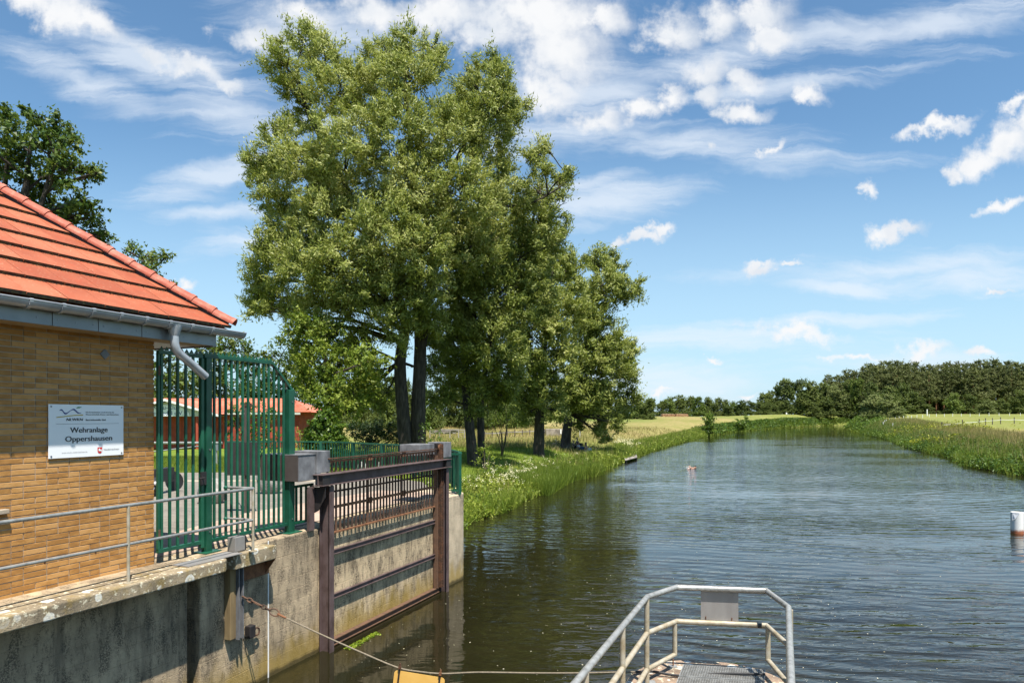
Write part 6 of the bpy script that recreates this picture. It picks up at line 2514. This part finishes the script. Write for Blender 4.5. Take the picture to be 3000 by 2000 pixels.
# roof with ribbed tiles
m = MB()
x0, x1 = xl_, X_at(917, YC)
nr = 200
for i in range(nr):
    a, b = x0 + (x1 - x0) * i / nr, x0 + (x1 - x0) * (i + 1) / nr
    mid = (a + b) / 2
    xa = min(x1, X_at(862, YC + 3.5))
    ra, rb, rm_ = min(a, xa), min(b, xa), min(mid, xa)
    m.add([(a, YC - 0.45, ze), (mid, YC - 0.45, ze + 0.05), (b, YC - 0.45, ze), (rb, YC + 3.5, zr), (rm_, YC + 3.5, zr + 0.05), (ra, YC + 3.5, zr)],
          [(0, 1, 4, 5), (1, 2, 3, 4)])
m.add([(x0, YC + 7.4, ze), (x1, YC + 7.4, ze), (X_at(862, YC + 3.5), YC + 3.5, zr), (x0, YC + 3.5, zr)], [(0, 1, 2, 3)])
m.add([(x1, YC - 0.45, ze), (x1, YC + 7.4, ze), (X_at(862, YC + 3.5), YC + 3.5, zr)], [(0, 1, 2)])
simple('club_roof', [(0.46, 0.115, 0.060), (0.58, 0.175, 0.10), (0.64, 0.23, 0.145)], 1.2, 0.7, 0.2, 30, stretch=(1, 0.4, 1))
m.build('roof', 'club_roof', club)
m = MB()
m.tube([(x0, YC + 3.5, zr + 0.05), (X_at(862, YC + 3.5), YC + 3.5, zr + 0.05)], 0.09, 8)
m.build('ridge', 'club_roof', club)
# white gable standing forward with its lettered panel
YG = YC - 1.6
gp = X_at(490, YG)
gl, gr_ = X_at(345, YG), X_at(640, YG)
zg, zgb, zge = Z_at(1172, YG), Z_at(1219, YG), Z_at(1208, YG)
sl = (zg - Z_at(1199, YG)) / (X_at(583, YG) - gp)
m = MB()
m.prism([Vector((gp, YG, zg - 0.1)), Vector((gr_, YG, zg - 0.1 - sl * (gr_ - gp))), Vector((gr_, YG, zgb)), Vector((gl, YG, zgb)),
         Vector((gl, YG, zg - 0.1 - sl * (gp - gl)))], (0, 0.08, 0))
m.build('gable_panel', 'pale_panel', club)
m = MB()
m.box(gl, gr_, YG + 0.10, YC + 0.03, zgb - 0.02, zgb + 0.06)
m.build('porch_ceiling', 'soffit_wood', club)
for sx in (-1, 1):
    m = MB()
    e = gr_ + 0.25 if sx > 0 else gl - 0.25
    m.prism([Vector((gp, YG - 0.45, zg + 0.12)), Vector((e, YG - 0.45, zg + 0.12 - sl * abs(e - gp))), Vector((e, YG - 0.45, zg - 0.08 - sl * abs(e - gp))),
             Vector((gp, YG - 0.45, zg - 0.08))], (0, 0.05, 0))
    m.build('barge_board', 'white_paint', club)
    m = MB()
    m.prism([Vector((gp, YG - 0.45, zg + 0.121)), Vector((e, YG - 0.45, zg + 0.121 - sl * abs(e - gp))), Vector((e, YG + 4.5, zg + 0.121 - sl * abs(e - gp))),
             Vector((gp, YG + 4.5, zg + 0.121))], (0, 0, 0.05))
    m.build('gable_roof', 'club_roof', club)
for xx in (gl + 0.3, X_at(577, YG)):
    m = MB()
    m.box(xx - 0.08, xx + 0.08, YG - 0.02, YG + 0.14, zc0, zgb - 0.001)
    m.build('porch_post', 'red_boards', club)
cs = thing('club_sign', 'white arched club name panel with dark blue letters on the gable', 'sign', Vector((gp, YG - 0.05, zgb)))
m = MB()
arc = [(X_at(560, YG), zgb + 0.02)]
for q in np.linspace(0, math.pi, 13):
    arc.append((gp - 0.05 + 1.35 * KC * math.cos(q), zgb + 0.05 + (zg - zgb - 0.42) * math.sin(q)))
arc.append((X_at(420, YG), zgb + 0.02))
m.prism([Vector((a, YG - 0.012, b)) for a, b in arc], (0, -0.02, 0))
m.build('panel', 'sign_white', cs)
text('lettering', 'Kanu-Club', 0, 0, 0.36 * KC, 'print_blue', cs, 'CENTER', base=Vector((gp - 0.05, YG - 0.040, zgb + 0.40 * KC)), frame=Vector((1, 0, 0)), up=Vector((0, 0, 1)))
text('lettering', 'Flotwedel e.V.', 0, 0, 0.36 * KC, 'print_blue', cs, 'CENTER', base=Vector((gp - 0.1, YG - 0.040, zgb + 0.07 * KC)), frame=Vector((1, 0, 0)), up=Vector((0, 0, 1)))

# tube barrier before the club house
YB = 27.0
zb_ = gz(-13, YB)
bar_t = thing('tube_barrier', 'grey tube swing barrier on posts across the lawn behind the green gate', 'barrier', Vector((X_at(632, YB), YB, zb_)))
zt_ = Z_at(1297, YB)
m = MB()
m.tube([(X_at(380, YB), YB, zt_), (X_at(651, YB), YB, zt_)], 0.055, 12)
m.build('beam', 'galvanised', bar_t, smooth=True)
m = MB()
m.tube([(X_at(633, YB), YB + 0.02, zb_ - 0.1), (X_at(633, YB), YB + 0.02, zt_ - 0.05)], 0.05, 12)
m.build('post', 'galvanised', bar_t, smooth=True)
m = MB()
m.tube([(X_at(380, YB), YB, Z_at(1336, YB)), (X_at(455, YB), YB, Z_at(1322, YB)), (X_at(628, YB), YB, Z_at(1301, YB))], 0.03, 8)
m.build('stay', 'galvanised', bar_t, smooth=True)
m = MB()
m.tube([(X_at(460, YB), YB, zt_ - 0.05), (X_at(460, YB), YB, Z_at(1321, YB))], 0.035, 8)
m.build('strut', 'galvanised', bar_t)
m = MB()
m.box(X_at(640, YB) - 0.06, X_at(640, YB) + 0.06, YB - 0.06, YB + 0.06, zt_ - 0.30, zt_ - 0.055)
m.build('lock_box', 'zinc_panel', bar_t)

# notice board seen from behind
YI = 13.35
nb_t = thing('notice_board', 'back of a dark grey notice board on a brown post behind the fence', 'notice board', Vector((X_at(718, YI), YI, GZ)))
m = MB()
m.box(X_at(664, YI), X_at(757, YI), YI + 0.01, YI + 0.035, Z_at(1392, YI), Z_at(1295, YI))
m.build('panel', 'board_grey', nb_t, bevel=0.003)
m = MB()
m.box(X_at(713, YI), X_at(726, YI), YI + 0.04, YI + 0.12, GZ - 0.1, Z_at(1186, YI))
m.build('post', 'brown_board', nb_t, bevel=0.004)
m = MB()
m.box(X_at(711, YI), X_at(730, YI), YI + 0.03, YI + 0.14, Z_at(1190, YI), Z_at(1180, YI))
m.build('cap', 'rust', nb_t)
pole = thing('thin_pole', 'thin white pole standing just left of the notice board post', 'pole', Vector((X_at(709, 14.2), 14.2, GZ)))
m = MB()
m.tube([(X_at(709, 14.2), 14.2, GZ - 0.1), (X_at(709, 14.2), 14.2, Z_at(1192, 14.2))], 0.012, 8)
m.build('tube', 'white_paint', pole)


def boulder(name_lbl, px0, px1, py0, py1, Y, seed, top=None):
    random.seed(seed)
    x0, x1 = X_at(px0, Y), X_at(px1, Y)
    zt, zb2 = Z_at(py0, Y), GZ - 0.06
    o_loc = Vector(((x0 + x1) / 2, Y, GZ))
    mb = MB()
    mb.ball(Vector(((x0 + x1) / 2, Y, (zt + zb2) / 2)), ((x1 - x0) / 2, (x1 - x0) / 2 * 0.8, (zt - zb2) / 2), 16, 10, jitter=0.10)
    o = mb.build('boulder', 'boulder', None, o_loc)
    tag(o, name_lbl, 'boulder', 'boulders in the yard')
    sd = o.modifiers.new('sub', 'SUBSURF')
    sd.levels = sd.render_levels = 1
    return o


boulder('large pale boulder behind the right half of the tall fence', 752, 832, 1352, 1445, 16.8, 3)
boulder('smaller grey boulder behind the green double post', 576, 668, 1398, 1478, 14.9, 4)

# front of a parked motor scooter peeping past the brick corner
YM = 16.2
zm = GZ
ms = thing('motor_scooter', 'black motor scooter with round white lamp half hidden by the brick corner', 'scooter', Vector((X_at(430, YM), YM, GZ)))
m = MB()
m.ball((X_at(455, YM), YM, Z_at(1418, YM)), (0.13, 0.24, 0.17), 16, 10)
m.ball((X_at(440, YM), YM + 0.1, Z_at(1440, YM)), (0.16, 0.35, 0.22), 14, 8)
m.build('fairing', 'black_rubber', ms, smooth=True)
m = MB()
m.ball((X_at(467, YM), YM - 0.18, Z_at(1413, YM)), 0.045, 14, 8)
m.build('lamp', 'lamp_white', ms, smooth=True)
m = MB()
m.tube([(X_at(461, YM), YM - 0.16, Z_at(1425, YM)), (X_at(461, YM), YM - 0.22, Z_at(1431, YM))], 0.03, 10)
m.build('horn', 'chrome', ms, smooth=True)
m = MB()
cx_, cz_ = X_at(440, YM), GZ + 0.25
m.tube([Vector((cx_, YM + 0.05 + 0.20 * math.cos(q), cz_ + 0.20 * math.sin(q))) for q in np.linspace(0, 2 * math.pi, 19)], 0.055, 8, caps=False)
m.build('wheel', 'black_rubber', ms, smooth=True)
m = MB()
m.tube([(cx_, YM + 0.05, cz_), (X_at(445, YM), YM, Z_at(1440, YM))], 0.025, 8)
m.build('fork', 'chrome', ms)
m = MB()
m.box(cx_ - 0.10, cx_ + 0.08, YM + 0.2, YM + 1.0, GZ + 0.30, GZ + 0.62)
m.tube([(cx_, YM + 1.15 + 0.0, GZ + 0.25), (cx_ + 0.001, YM + 1.16, GZ + 0.25)], 0.25, 16)
m.build('seat_body', 'black_rubber', ms, bevel=0.04)

# stones behind the balustrade
for lbl, p0, p1, p2, Y, sd in (('low grey field stone on the grass left of the willow stems, left one', 1046, 1076, 1274, 33, 31), ('low grey field stone on the grass nearest the willow stems', 1106, 1128, 1270, 35, 32)):
    random.seed(sd)
    x0, x1 = X_at(p0, Y), X_at(p1, Y)
    zg_ = gz((x0 + x1) / 2, Y)
    mb = MB()
    mb.ball(((x0 + x1) / 2, Y, zg_ + 0.16), ((x1 - x0) / 2, 0.3, 0.34), 12, 8, jitter=0.12)
    tag(mb.build('field_stone', 'boulder', None, Vector(((x0 + x1) / 2, Y, zg_))), lbl, 'stone', 'field stones on the lawn')

# ------------------------------------------------------------------ under the willows
def wheel(c, r, dirv, parent):
    mb = MB()
    a = Vector(dirv).normalized()
    ring = [Vector(c) + a * r * math.cos(q) + DZ * r * math.sin(q) for q in np.linspace(0, 2 * math.pi, 25)]
    mb.tube(ring, 0.022, 6, caps=False)
    tyre = mb.build('wheel', 'black_rubber', parent)
    mb = MB()
    for i in range(8):
        q = math.pi * i / 8
        d = a * math.cos(q) + DZ * math.sin(q)
        mb.tube([Vector(c) - d * r, Vector(c) + d * r], 0.003, 4)
    mb.build('spokes', 'screw', tyre)


YK = 59.5
kx = X_at(1640, YK)
kz = gz(kx, YK)
bike = thing('bicycle', 'dark bicycle leaning against the outermost willow trunk', 'bicycle', Vector((kx, YK, kz)))
dv = Vector((0.97, 0.25, 0)).normalized()
cF = Vector((kx - 0.42, YK, kz + 0.34))
cR = cF + dv * 1.08
wheel(cF, 0.335, dv, bike)
wheel(cR, 0.335, dv, bike)
hd = cF + dv * 0.16 + DZ * 0.52
st_ = cF + dv * 0.78 + DZ * 0.48
bbk = cF + dv * 0.62 - DZ * 0.03
m = MB()
for a, b in ((hd, bbk), (hd - DZ * 0.02, st_), (st_, bbk), (bbk, cR), (st_, cR), (hd, cF)):
    m.tube([a, b], 0.019, 6)
m.tube([st_, st_ + DZ * 0.14], 0.014, 6)
m.build('frame', 'cloth_dark', bike)
m = MB()
sd = Vector((-dv.y, dv.x, 0))
m.tube([hd, hd + DZ * 0.22 - dv * 0.03], 0.016, 6)
m.tube([hd + DZ * 0.22 - dv * 0.03 - sd * 0.28, hd + DZ * 0.22 - dv * 0.05 + sd * 0.28], 0.014, 6)
m.build('handlebar', 'black_rubber', bike)
m = MB()
m.prism([st_ + DZ * 0.14 + dv * 0.14 - sd * 0.08, st_ + DZ * 0.14 + dv * 0.14 + sd * 0.08, st_ + DZ * 0.14 - dv * 0.14 + sd * 0.02, st_ + DZ * 0.14 - dv * 0.14 - sd * 0.02],
        DZ * 0.05)
m.build('saddle', 'black_rubber', bike)
m = MB()
m.ball(hd + DZ * 0.05 - dv * 0.10, 0.05, 10, 6)
m.build('headlight', 'screw', bike)


def skin_body(name, chains, mat, parent, sub=2):
    """chains: lists of (point, radius); the first point of the first chain is the root; equal points join"""
    off = origin(parent)
    verts, rad, edges, key = [], [], [], {}
    for ch_ in chains:
        prev = None
        for p, r in ch_:
            kk = tuple(round(c, 4) for c in p)
            if kk not in key:
                key[kk] = len(verts)
                verts.append(Vector(p) - off)
                rad.append(r)
            i = key[kk]
            if prev is not None and prev != i:
                edges.append((prev, i))
            prev = i
    me = bpy.data.meshes.new(name)
    me.from_pydata([tuple(v) for v in verts], edges, [])
    me.materials.append(MATS[mat])
    o = link(name, me, parent)
    sk = o.modifiers.new('skin', 'SKIN')
    sk.use_smooth_shade = True
    for i, r in enumerate(rad):
        r = r if hasattr(r, '__len__') else (r, r)
        me.skin_vertices[0].data[i].radius = r
        me.skin_vertices[0].data[i].use_root = (i == 0)
    sb = o.modifiers.new('sub', 'SUBSURF')
    sb.levels = sb.render_levels = sub
    return o


def seated(lbl, px, Y, yaw, shirt, legs_m, hair_len, h=1.0):
    x = X_at(px, Y)
    z = gz(x, Y)
    t = thing('person', lbl, 'person', Vector((x, Y, z)), 'people sitting on the bank')
    f = Vector((math.cos(yaw), math.sin(yaw), 0))
    sd = Vector((-f.y, f.x, 0))
    o_ = Vector((x, Y, z))

    def q(a, b, c):
        return tuple(o_ + (f * a + sd * b) * h + DZ * c * h)
    pel = (q(0, 0, 0.14), (0.15, 0.12))
    body = [[pel, (q(-0.02, 0, 0.34), (0.14, 0.11)), (q(-0.03, 0, 0.54), (0.15, 0.11)), (q(-0.01, 0, 0.64), (0.06, 0.06)), (q(0.01, 0, 0.72), (0.055, 0.06)),
             (q(0.02, 0, 0.82), (0.085, 0.095)), (q(0.02, 0, 0.91), (0.05, 0.055))]]
    for s_ in (-1, 1):
        body.append([pel, (q(0.10, 0.10 * s_, 0.14), 0.09), (q(0.42, 0.13 * s_, 0.42), 0.062), (q(0.50, 0.12 * s_, 0.06), 0.042), (q(0.62, 0.12 * s_, 0.03), 0.035)])
        body.append([(q(-0.03, 0, 0.54), (0.15, 0.11)), (q(-0.02, 0.17 * s_, 0.52), 0.052), (q(0.12, 0.21 * s_, 0.32), 0.040), (q(0.34, 0.10 * s_, 0.36), 0.032),
                     (q(0.42, 0.06 * s_, 0.38), 0.028)])
    skin_body('body', body, 'skin', t)
    skin_body('shirt', [[(q(-0.005, 0, 0.17), (0.165, 0.135)), (q(-0.02, 0, 0.34), (0.158, 0.128)), (q(-0.03, 0, 0.53), (0.165, 0.125)), (q(-0.015, 0, 0.60), (0.10, 0.09))],
                        [(q(-0.03, 0, 0.53), (0.165, 0.125)), (q(-0.02, 0.175, 0.51), 0.066), (q(0.05, 0.20, 0.42), 0.058)],
                        [(q(-0.03, 0, 0.53), (0.165, 0.125)), (q(-0.02, -0.175, 0.51), 0.066), (q(0.05, -0.20, 0.42), 0.058)]], shirt, t)
    skin_body('trousers', [[(q(0.0, 0, 0.13), (0.17, 0.135)), (q(0.10, 0.10, 0.14), 0.105), (q(0.42, 0.13, 0.42), 0.076), (q(0.49, 0.12, 0.16), 0.056)],
                           [(q(0.0, 0, 0.13), (0.17, 0.135)), (q(0.10, -0.10, 0.14), 0.105), (q(0.42, -0.13, 0.42), 0.076), (q(0.49, -0.12, 0.16), 0.056)]], legs_m, t)
    hair = [[(q(0.0, 0, 0.90), (0.075, 0.08)), (q(-0.035, 0, 0.86), (0.095, 0.085)), (q(-0.055, 0, 0.78), (0.08, 0.06))]]
    if hair_len > 0:
        hair[0].append((q(-0.085, 0, 0.66), (0.085, 0.045)))
        hair[0].append((q(-0.12, 0, 0.66 - hair_len), (0.06, 0.03)))
    skin_body('hair', hair, 'hair_dark', t)
    fm = MB()
    for s_ in (-1, 1):
        fm.ball(q(0.098, 0.034 * s_, 0.835), 0.011 * h, 6, 4)
    fm.build('eyes', 'hair_dark', t)
    fm = MB()
    fm.ball(q(0.112, 0, 0.805), (0.016 * h, 0.014 * h, 0.022 * h), 6, 4)
    fm.build('nose', 'skin', t)
    return t


seated('person in olive top sitting nearest the willow trunk', 1680, 63.5, -0.7, 'cloth_olive', 'cloth_dark', 0.0, 0.95)
seated('dark clad person sitting behind the white shirted one', 1691, 66.0, -0.6, 'cloth_dark', 'cloth_dark', 0.0, 1.06)
seated('person in white shirt sitting on the bank, facing the water', 1695, 63.0, -0.6, 'cloth_white', 'cloth_blue', 0.1, 0.98)
seated('long haired person in pale skirt sitting alone right of the others', 1717, 63.0, -0.8, 'skin', 'cloth_white', 0.25, 1.05)

# swimmer
sx_, sy_ = X_at(2028, 52.8), 52.8
sw = thing('person', 'swimmer with dark wet hair crossing the river, one arm bent out of the water', 'person', Vector((sx_, sy_, 0)))


def sq(a, b, c):
    return (sx_ + a, sy_ + b, c - 0.05)


skin_body('body', [[(sq(-0.55, 0, -0.10), (0.13, 0.11)), (sq(-0.25, 0, 0.0), (0.16, 0.12)), (sq(0.0, 0, 0.04), (0.17, 0.12)), (sq(0.12, 0.01, 0.07), (0.06, 0.06)),
                    (sq(0.26, 0.02, 0.13), (0.095, 0.10)), (sq(0.33, 0.02, 0.14), (0.06, 0.06))],
                   [(sq(0.0, 0, 0.04), (0.17, 0.12)), (sq(-0.10, -0.20, 0.09), 0.062), (sq(-0.36, -0.30, 0.26), 0.05), (sq(-0.18, -0.42, 0.04), 0.036), (sq(-0.06, -0.45, -0.05), 0.028)],
                   [(sq(0.0, 0, 0.04), (0.17, 0.12)), (sq(0.08, 0.22, 0.02), 0.06), (sq(0.45, 0.30, -0.06), 0.045), (sq(0.70, 0.28, -0.10), 0.032)],
                   [(sq(-0.55, 0, -0.10), (0.13, 0.11)), (sq(-0.70, 0.09, -0.14), 0.085), (sq(-1.1, 0.10, -0.16), 0.06), (sq(-1.5, 0.10, -0.12), 0.04)],
                   [(sq(-0.55, 0, -0.10), (0.13, 0.11)), (sq(-0.70, -0.09, -0.14), 0.085), (sq(-1.1, -0.12, -0.20), 0.06), (sq(-1.5, -0.12, -0.2), 0.04)]], 'skin', sw)
skin_body('hair', [[(sq(0.20, 0.02, 0.19), (0.07, 0.085)), (sq(0.26, 0.02, 0.20), (0.09, 0.095)), (sq(0.32, 0.02, 0.20), (0.06, 0.07))]], 'hair_dark', sw)
c = np.array(sq(-0.42, -0.32, 0.18)) + RNG.normal(size=(90, 3)) * np.array([0.12, 0.10, 0.08])
c = c[c[:, 2] > 0.02]
o = link('splash', quads_mesh('splash', leaves(c, rand_dirs(len(c)), 0.05, 0.04), 'foam'))
o['kind'] = 'stuff'

# wooden jetty
jt = thing('jetty', 'low grey plank jetty reaching into the river beyond the willows', 'jetty', Vector((10.8, 62, 0)))
ja, jb, jc, jd = [atz(q[0], q[1], 0.26) for q in ((1832, 1349), (1867, 1340), (1864, 1328), (1822, 1329))]
nP = 12
for i in range(nP):
    t0_, t1_ = i / nP, (i + 0.93) / nP
    m = MB()
    m.prism([jd.lerp(jc, t0_), jd.lerp(jc, t1_), ja.lerp(jb, t1_), ja.lerp(jb, t0_)], Vector((0, 0, 0.05)))
    m.build('plank', 'grey_wood', jt)
for p in (ja, jb, jc):
    m = MB()
    p2 = p.lerp((ja + jb + jc + jd) / 4, 0.12)
    m.tube([Vector((p2.x, p2.y, -1.2)), Vector((p2.x, p2.y, 0.255))], 0.08, 8)
    m.build('pile', 'dark_steel', jt)

# white marker pole, concrete stump with a white gauge stripe
YP = 84.0
mp = thing('marker_pole', 'thin white marker pole on the bank right of the outermost willow trunk', 'pole', Vector((X_at(1699, YP), YP, gz(X_at(1699, YP), YP))))
m = MB()
m.tube([(X_at(1699, YP), YP, gz(X_at(1699, YP), YP) - 0.2), (X_at(1699, YP), YP, Z_at(1256, YP))], 0.035, 8)
m.build('tube', 'white_paint', mp)
YS = 86.0
cs2 = thing('concrete_block', 'old concrete block with a white stripe between two willow trunks', 'block', Vector((X_at(1630, YS), YS, gz(X_at(1630, YS), YS))))
m = MB()
m.box(X_at(1600, YS), X_at(1652, YS), YS, YS + 1.6, 0.2, Z_at(1256, YS))
m.build('block', 'concrete_far', cs2, bevel=0.03)
m = MB()
m.box(X_at(1641, YS), X_at(1645, YS), YS - 0.03, YS - 0.005, Z_at(1270, YS), Z_at(1257, YS))
m.build('stripe', 'white_paint', cs2)

# stacked timber benches on the far lawn
YT = 70.0
tz = Z_at(1270, YT)
ts = thing('timber_stack', 'low stack of weathered timber poles on the lawn between the willow stems', 'timber stack', Vector((X_at(1320, YT), YT, tz)))
random.seed(77)
for i in range(14):
    m = MB()
    z = tz + 0.06 + 0.12 * (i % 4)
    x0 = X_at(random.uniform(1258, 1300), YT)
    m.bar((x0, YT + random.uniform(-0.6, 0.6), z), (x0 + random.uniform(1.2, 2.6), YT + random.uniform(-0.6, 0.6), z + random.uniform(-0.04, 0.04)), 0.12, 0.10)
    m.build('timber', 'grey_wood', ts)
for px in (1262, 1290, 1320, 1345, 1362):
    m = MB()
    m.box(X_at(px, YT) - 0.05, X_at(px, YT) + 0.05, YT - 0.75, YT - 0.65, tz - 0.4, Z_at(1257, YT))
    m.build('stake', 'grey_wood', ts)
rp = thing('rail_fence', 'low dark wooden rail fence along the path behind the willows', 'fence', Vector((X_at(1470, 78), 78, gz(X_at(1470, 78), 78))))
for i, px in enumerate(range(1420, 1605, 22)):
    x = X_at(px, 80 + i)
    zg_ = gz(x, 80 + i)
    m = MB()
    m.box(x - 0.06, x + 0.06, 80 + i - 0.06, 80 + i + 0.06, zg_ - 0.3, zg_ + 0.85)
    m.build('post', 'brown_board', rp)
    if i < 8:
        x2 = X_at(px + 22, 81 + i)
        m = MB()
        m.bar((x, 80 + i, zg_ + 0.6), (x2, 81 + i, gz(x2, 81 + i) + 0.6), 0.06, 0.12)
        m.build('rail', 'grey_wood', rp)

# ------------------------------------------------------------------ meadow: log stacks, signs, paddock fences
for k, (p0, p1, lbl) in enumerate(((1939, 1977, 'left stack of cut logs with pale ends before the far tree line'), (1979, 2017, 'right stack of cut logs before the far tree line'))):
    Yh = 262.0
    x0, x1 = X_at(p0, Yh), X_at(p1, Yh)
    zb2 = gz((x0 + x1) / 2, Yh) - 0.1
    zt = Z_at(1212, Yh)
    st = thing('log_stack', lbl, 'log stack', Vector(((x0 + x1) / 2, Yh, zb2)), 'log stacks before the tree line')
    m = MB()
    r = 0.17
    z = zb2 + r
    row = 0
    while z < zt - 0.1:
        x = x0 + 0.3 * row * 0.3 + r
        while x < x1 - 0.3 * row * 0.3:
            m.tube([(x + random.uniform(-0.02, 0.02), Yh - random.uniform(0, 0.2), z), (x, Yh + 3, z)], r * random.uniform(0.85, 1.02), 7)
            x += 2 * r
        z += 1.75 * r
        row += 1
    tag(m.build('logs', 'log_end', st), kind='stuff')
    m = MB()
    m.box(x0 + 0.4, x1 - 0.4, Yh + 0.1, Yh + 2.9, zt - 0.15, zt + 0.05)
    m.build('cover', 'grey_wood', st)
YR = 288.0
rs = thing('river_sign', 'small white river sign on a thin yellow post at the bank before the dark wood', 'sign', Vector((X_at(2304, YR), YR, gz(X_at(2304, YR), YR))))
m = MB()
m.tube([(X_at(2304, YR), YR, gz(X_at(2304, YR), YR) - 0.5), (X_at(2304, YR), YR, Z_at(1209, YR))], 0.07, 6)
m.build('post', 'print_yellow', rs)
m = MB()
m.box(X_at(2302, YR), X_at(2306, YR), YR - 0.12, YR - 0.08, Z_at(1213, YR), Z_at(1208, YR))
m.build('plate', 'white_paint', rs)

C7 = lambda cx, cy: (2400 + cx / 3.92, 1050 + cy / 3.92)
fence_w = thing('paddock_fence', 'white electric fence posts round the paddock on the right bank', 'fence', Vector((85, 140, 2)))
wp = []
for cx, ytop, Y in ((735, 702, 152), (752, 700, 156), (770, 700, 160), (808, 700, 164), (845, 740, 140), (875, 690, 168), (918, 684, 172), (968, 690, 175), (1018, 685, 178), (1060, 688, 181),
                    (1122, 682, 186), (1187, 676, 190), (1263, 672, 196), (1345, 674, 200), (1437, 670, 204), (1533, 668, 207), (1632, 668, 210), (1733, 666, 212),
                    (1838, 666, 214), (1950, 664, 216), (2065, 662, 217), (2185, 658, 218), (2310, 655, 219)):
    px, py = C7(cx, ytop)
    x = X_at(px, Y)
    zg_ = gz(x, Y)
    zt = max(zg_ + 0.9, min(zg_ + 1.3, Z_at(py, Y)))
    m = MB()
    m.box(x - 0.05, x + 0.05, Y - 0.04, Y + 0.04, zg_ - 0.1, zt)
    m.build('post', 'white_paint', fence_w)
    wp.append(Vector((x, Y, zt - 0.12)))
fence_b = thing('tape_fence', 'brown posts with white tape crossing the paddock at the right edge', 'fence', Vector((83, 129, 2)))
tp = []
for cx, Y in ((1410, 112), (1645, 120), (1838, 128), (1910, 133), (1990, 137), (2083, 139), (2240, 140), (2420, 141)):
    px, _ = C7(cx, 0)
    x = X_at(px, Y)
    zg_ = gz(x, Y)
    m = MB()
    m.box(x - 0.06, x + 0.06, Y - 0.06, Y + 0.06, zg_ - 0.2, zg_ + 1.35)
    m.build('post', 'brown_board', fence_b)
    tp.append(Vector((x, Y - 0.07, zg_ + 0.85)))
for a, b in zip(tp[:-1], tp[1:]):
    m = MB()
    mid = (a + b) / 2 - DZ * 0.06
    m.bar(a, mid, 0.01, 0.06)
    m.bar(mid, b, 0.01, 0.06)
    m.build('tape', 'tape_white', fence_b)
mk = thing('marker_post', 'single taller white marker post standing at the far side of the paddock', 'post', Vector((X_at(2716, 215), 215, gz(X_at(2716, 215), 215))))
m = MB()
x = X_at(2716, 215)
m.box(x - 0.12, x + 0.12, 214.9, 215.1, gz(x, 215) - 0.1, gz(x, 215) + 2.0)
m.build('post_body', 'white_paint', mk)
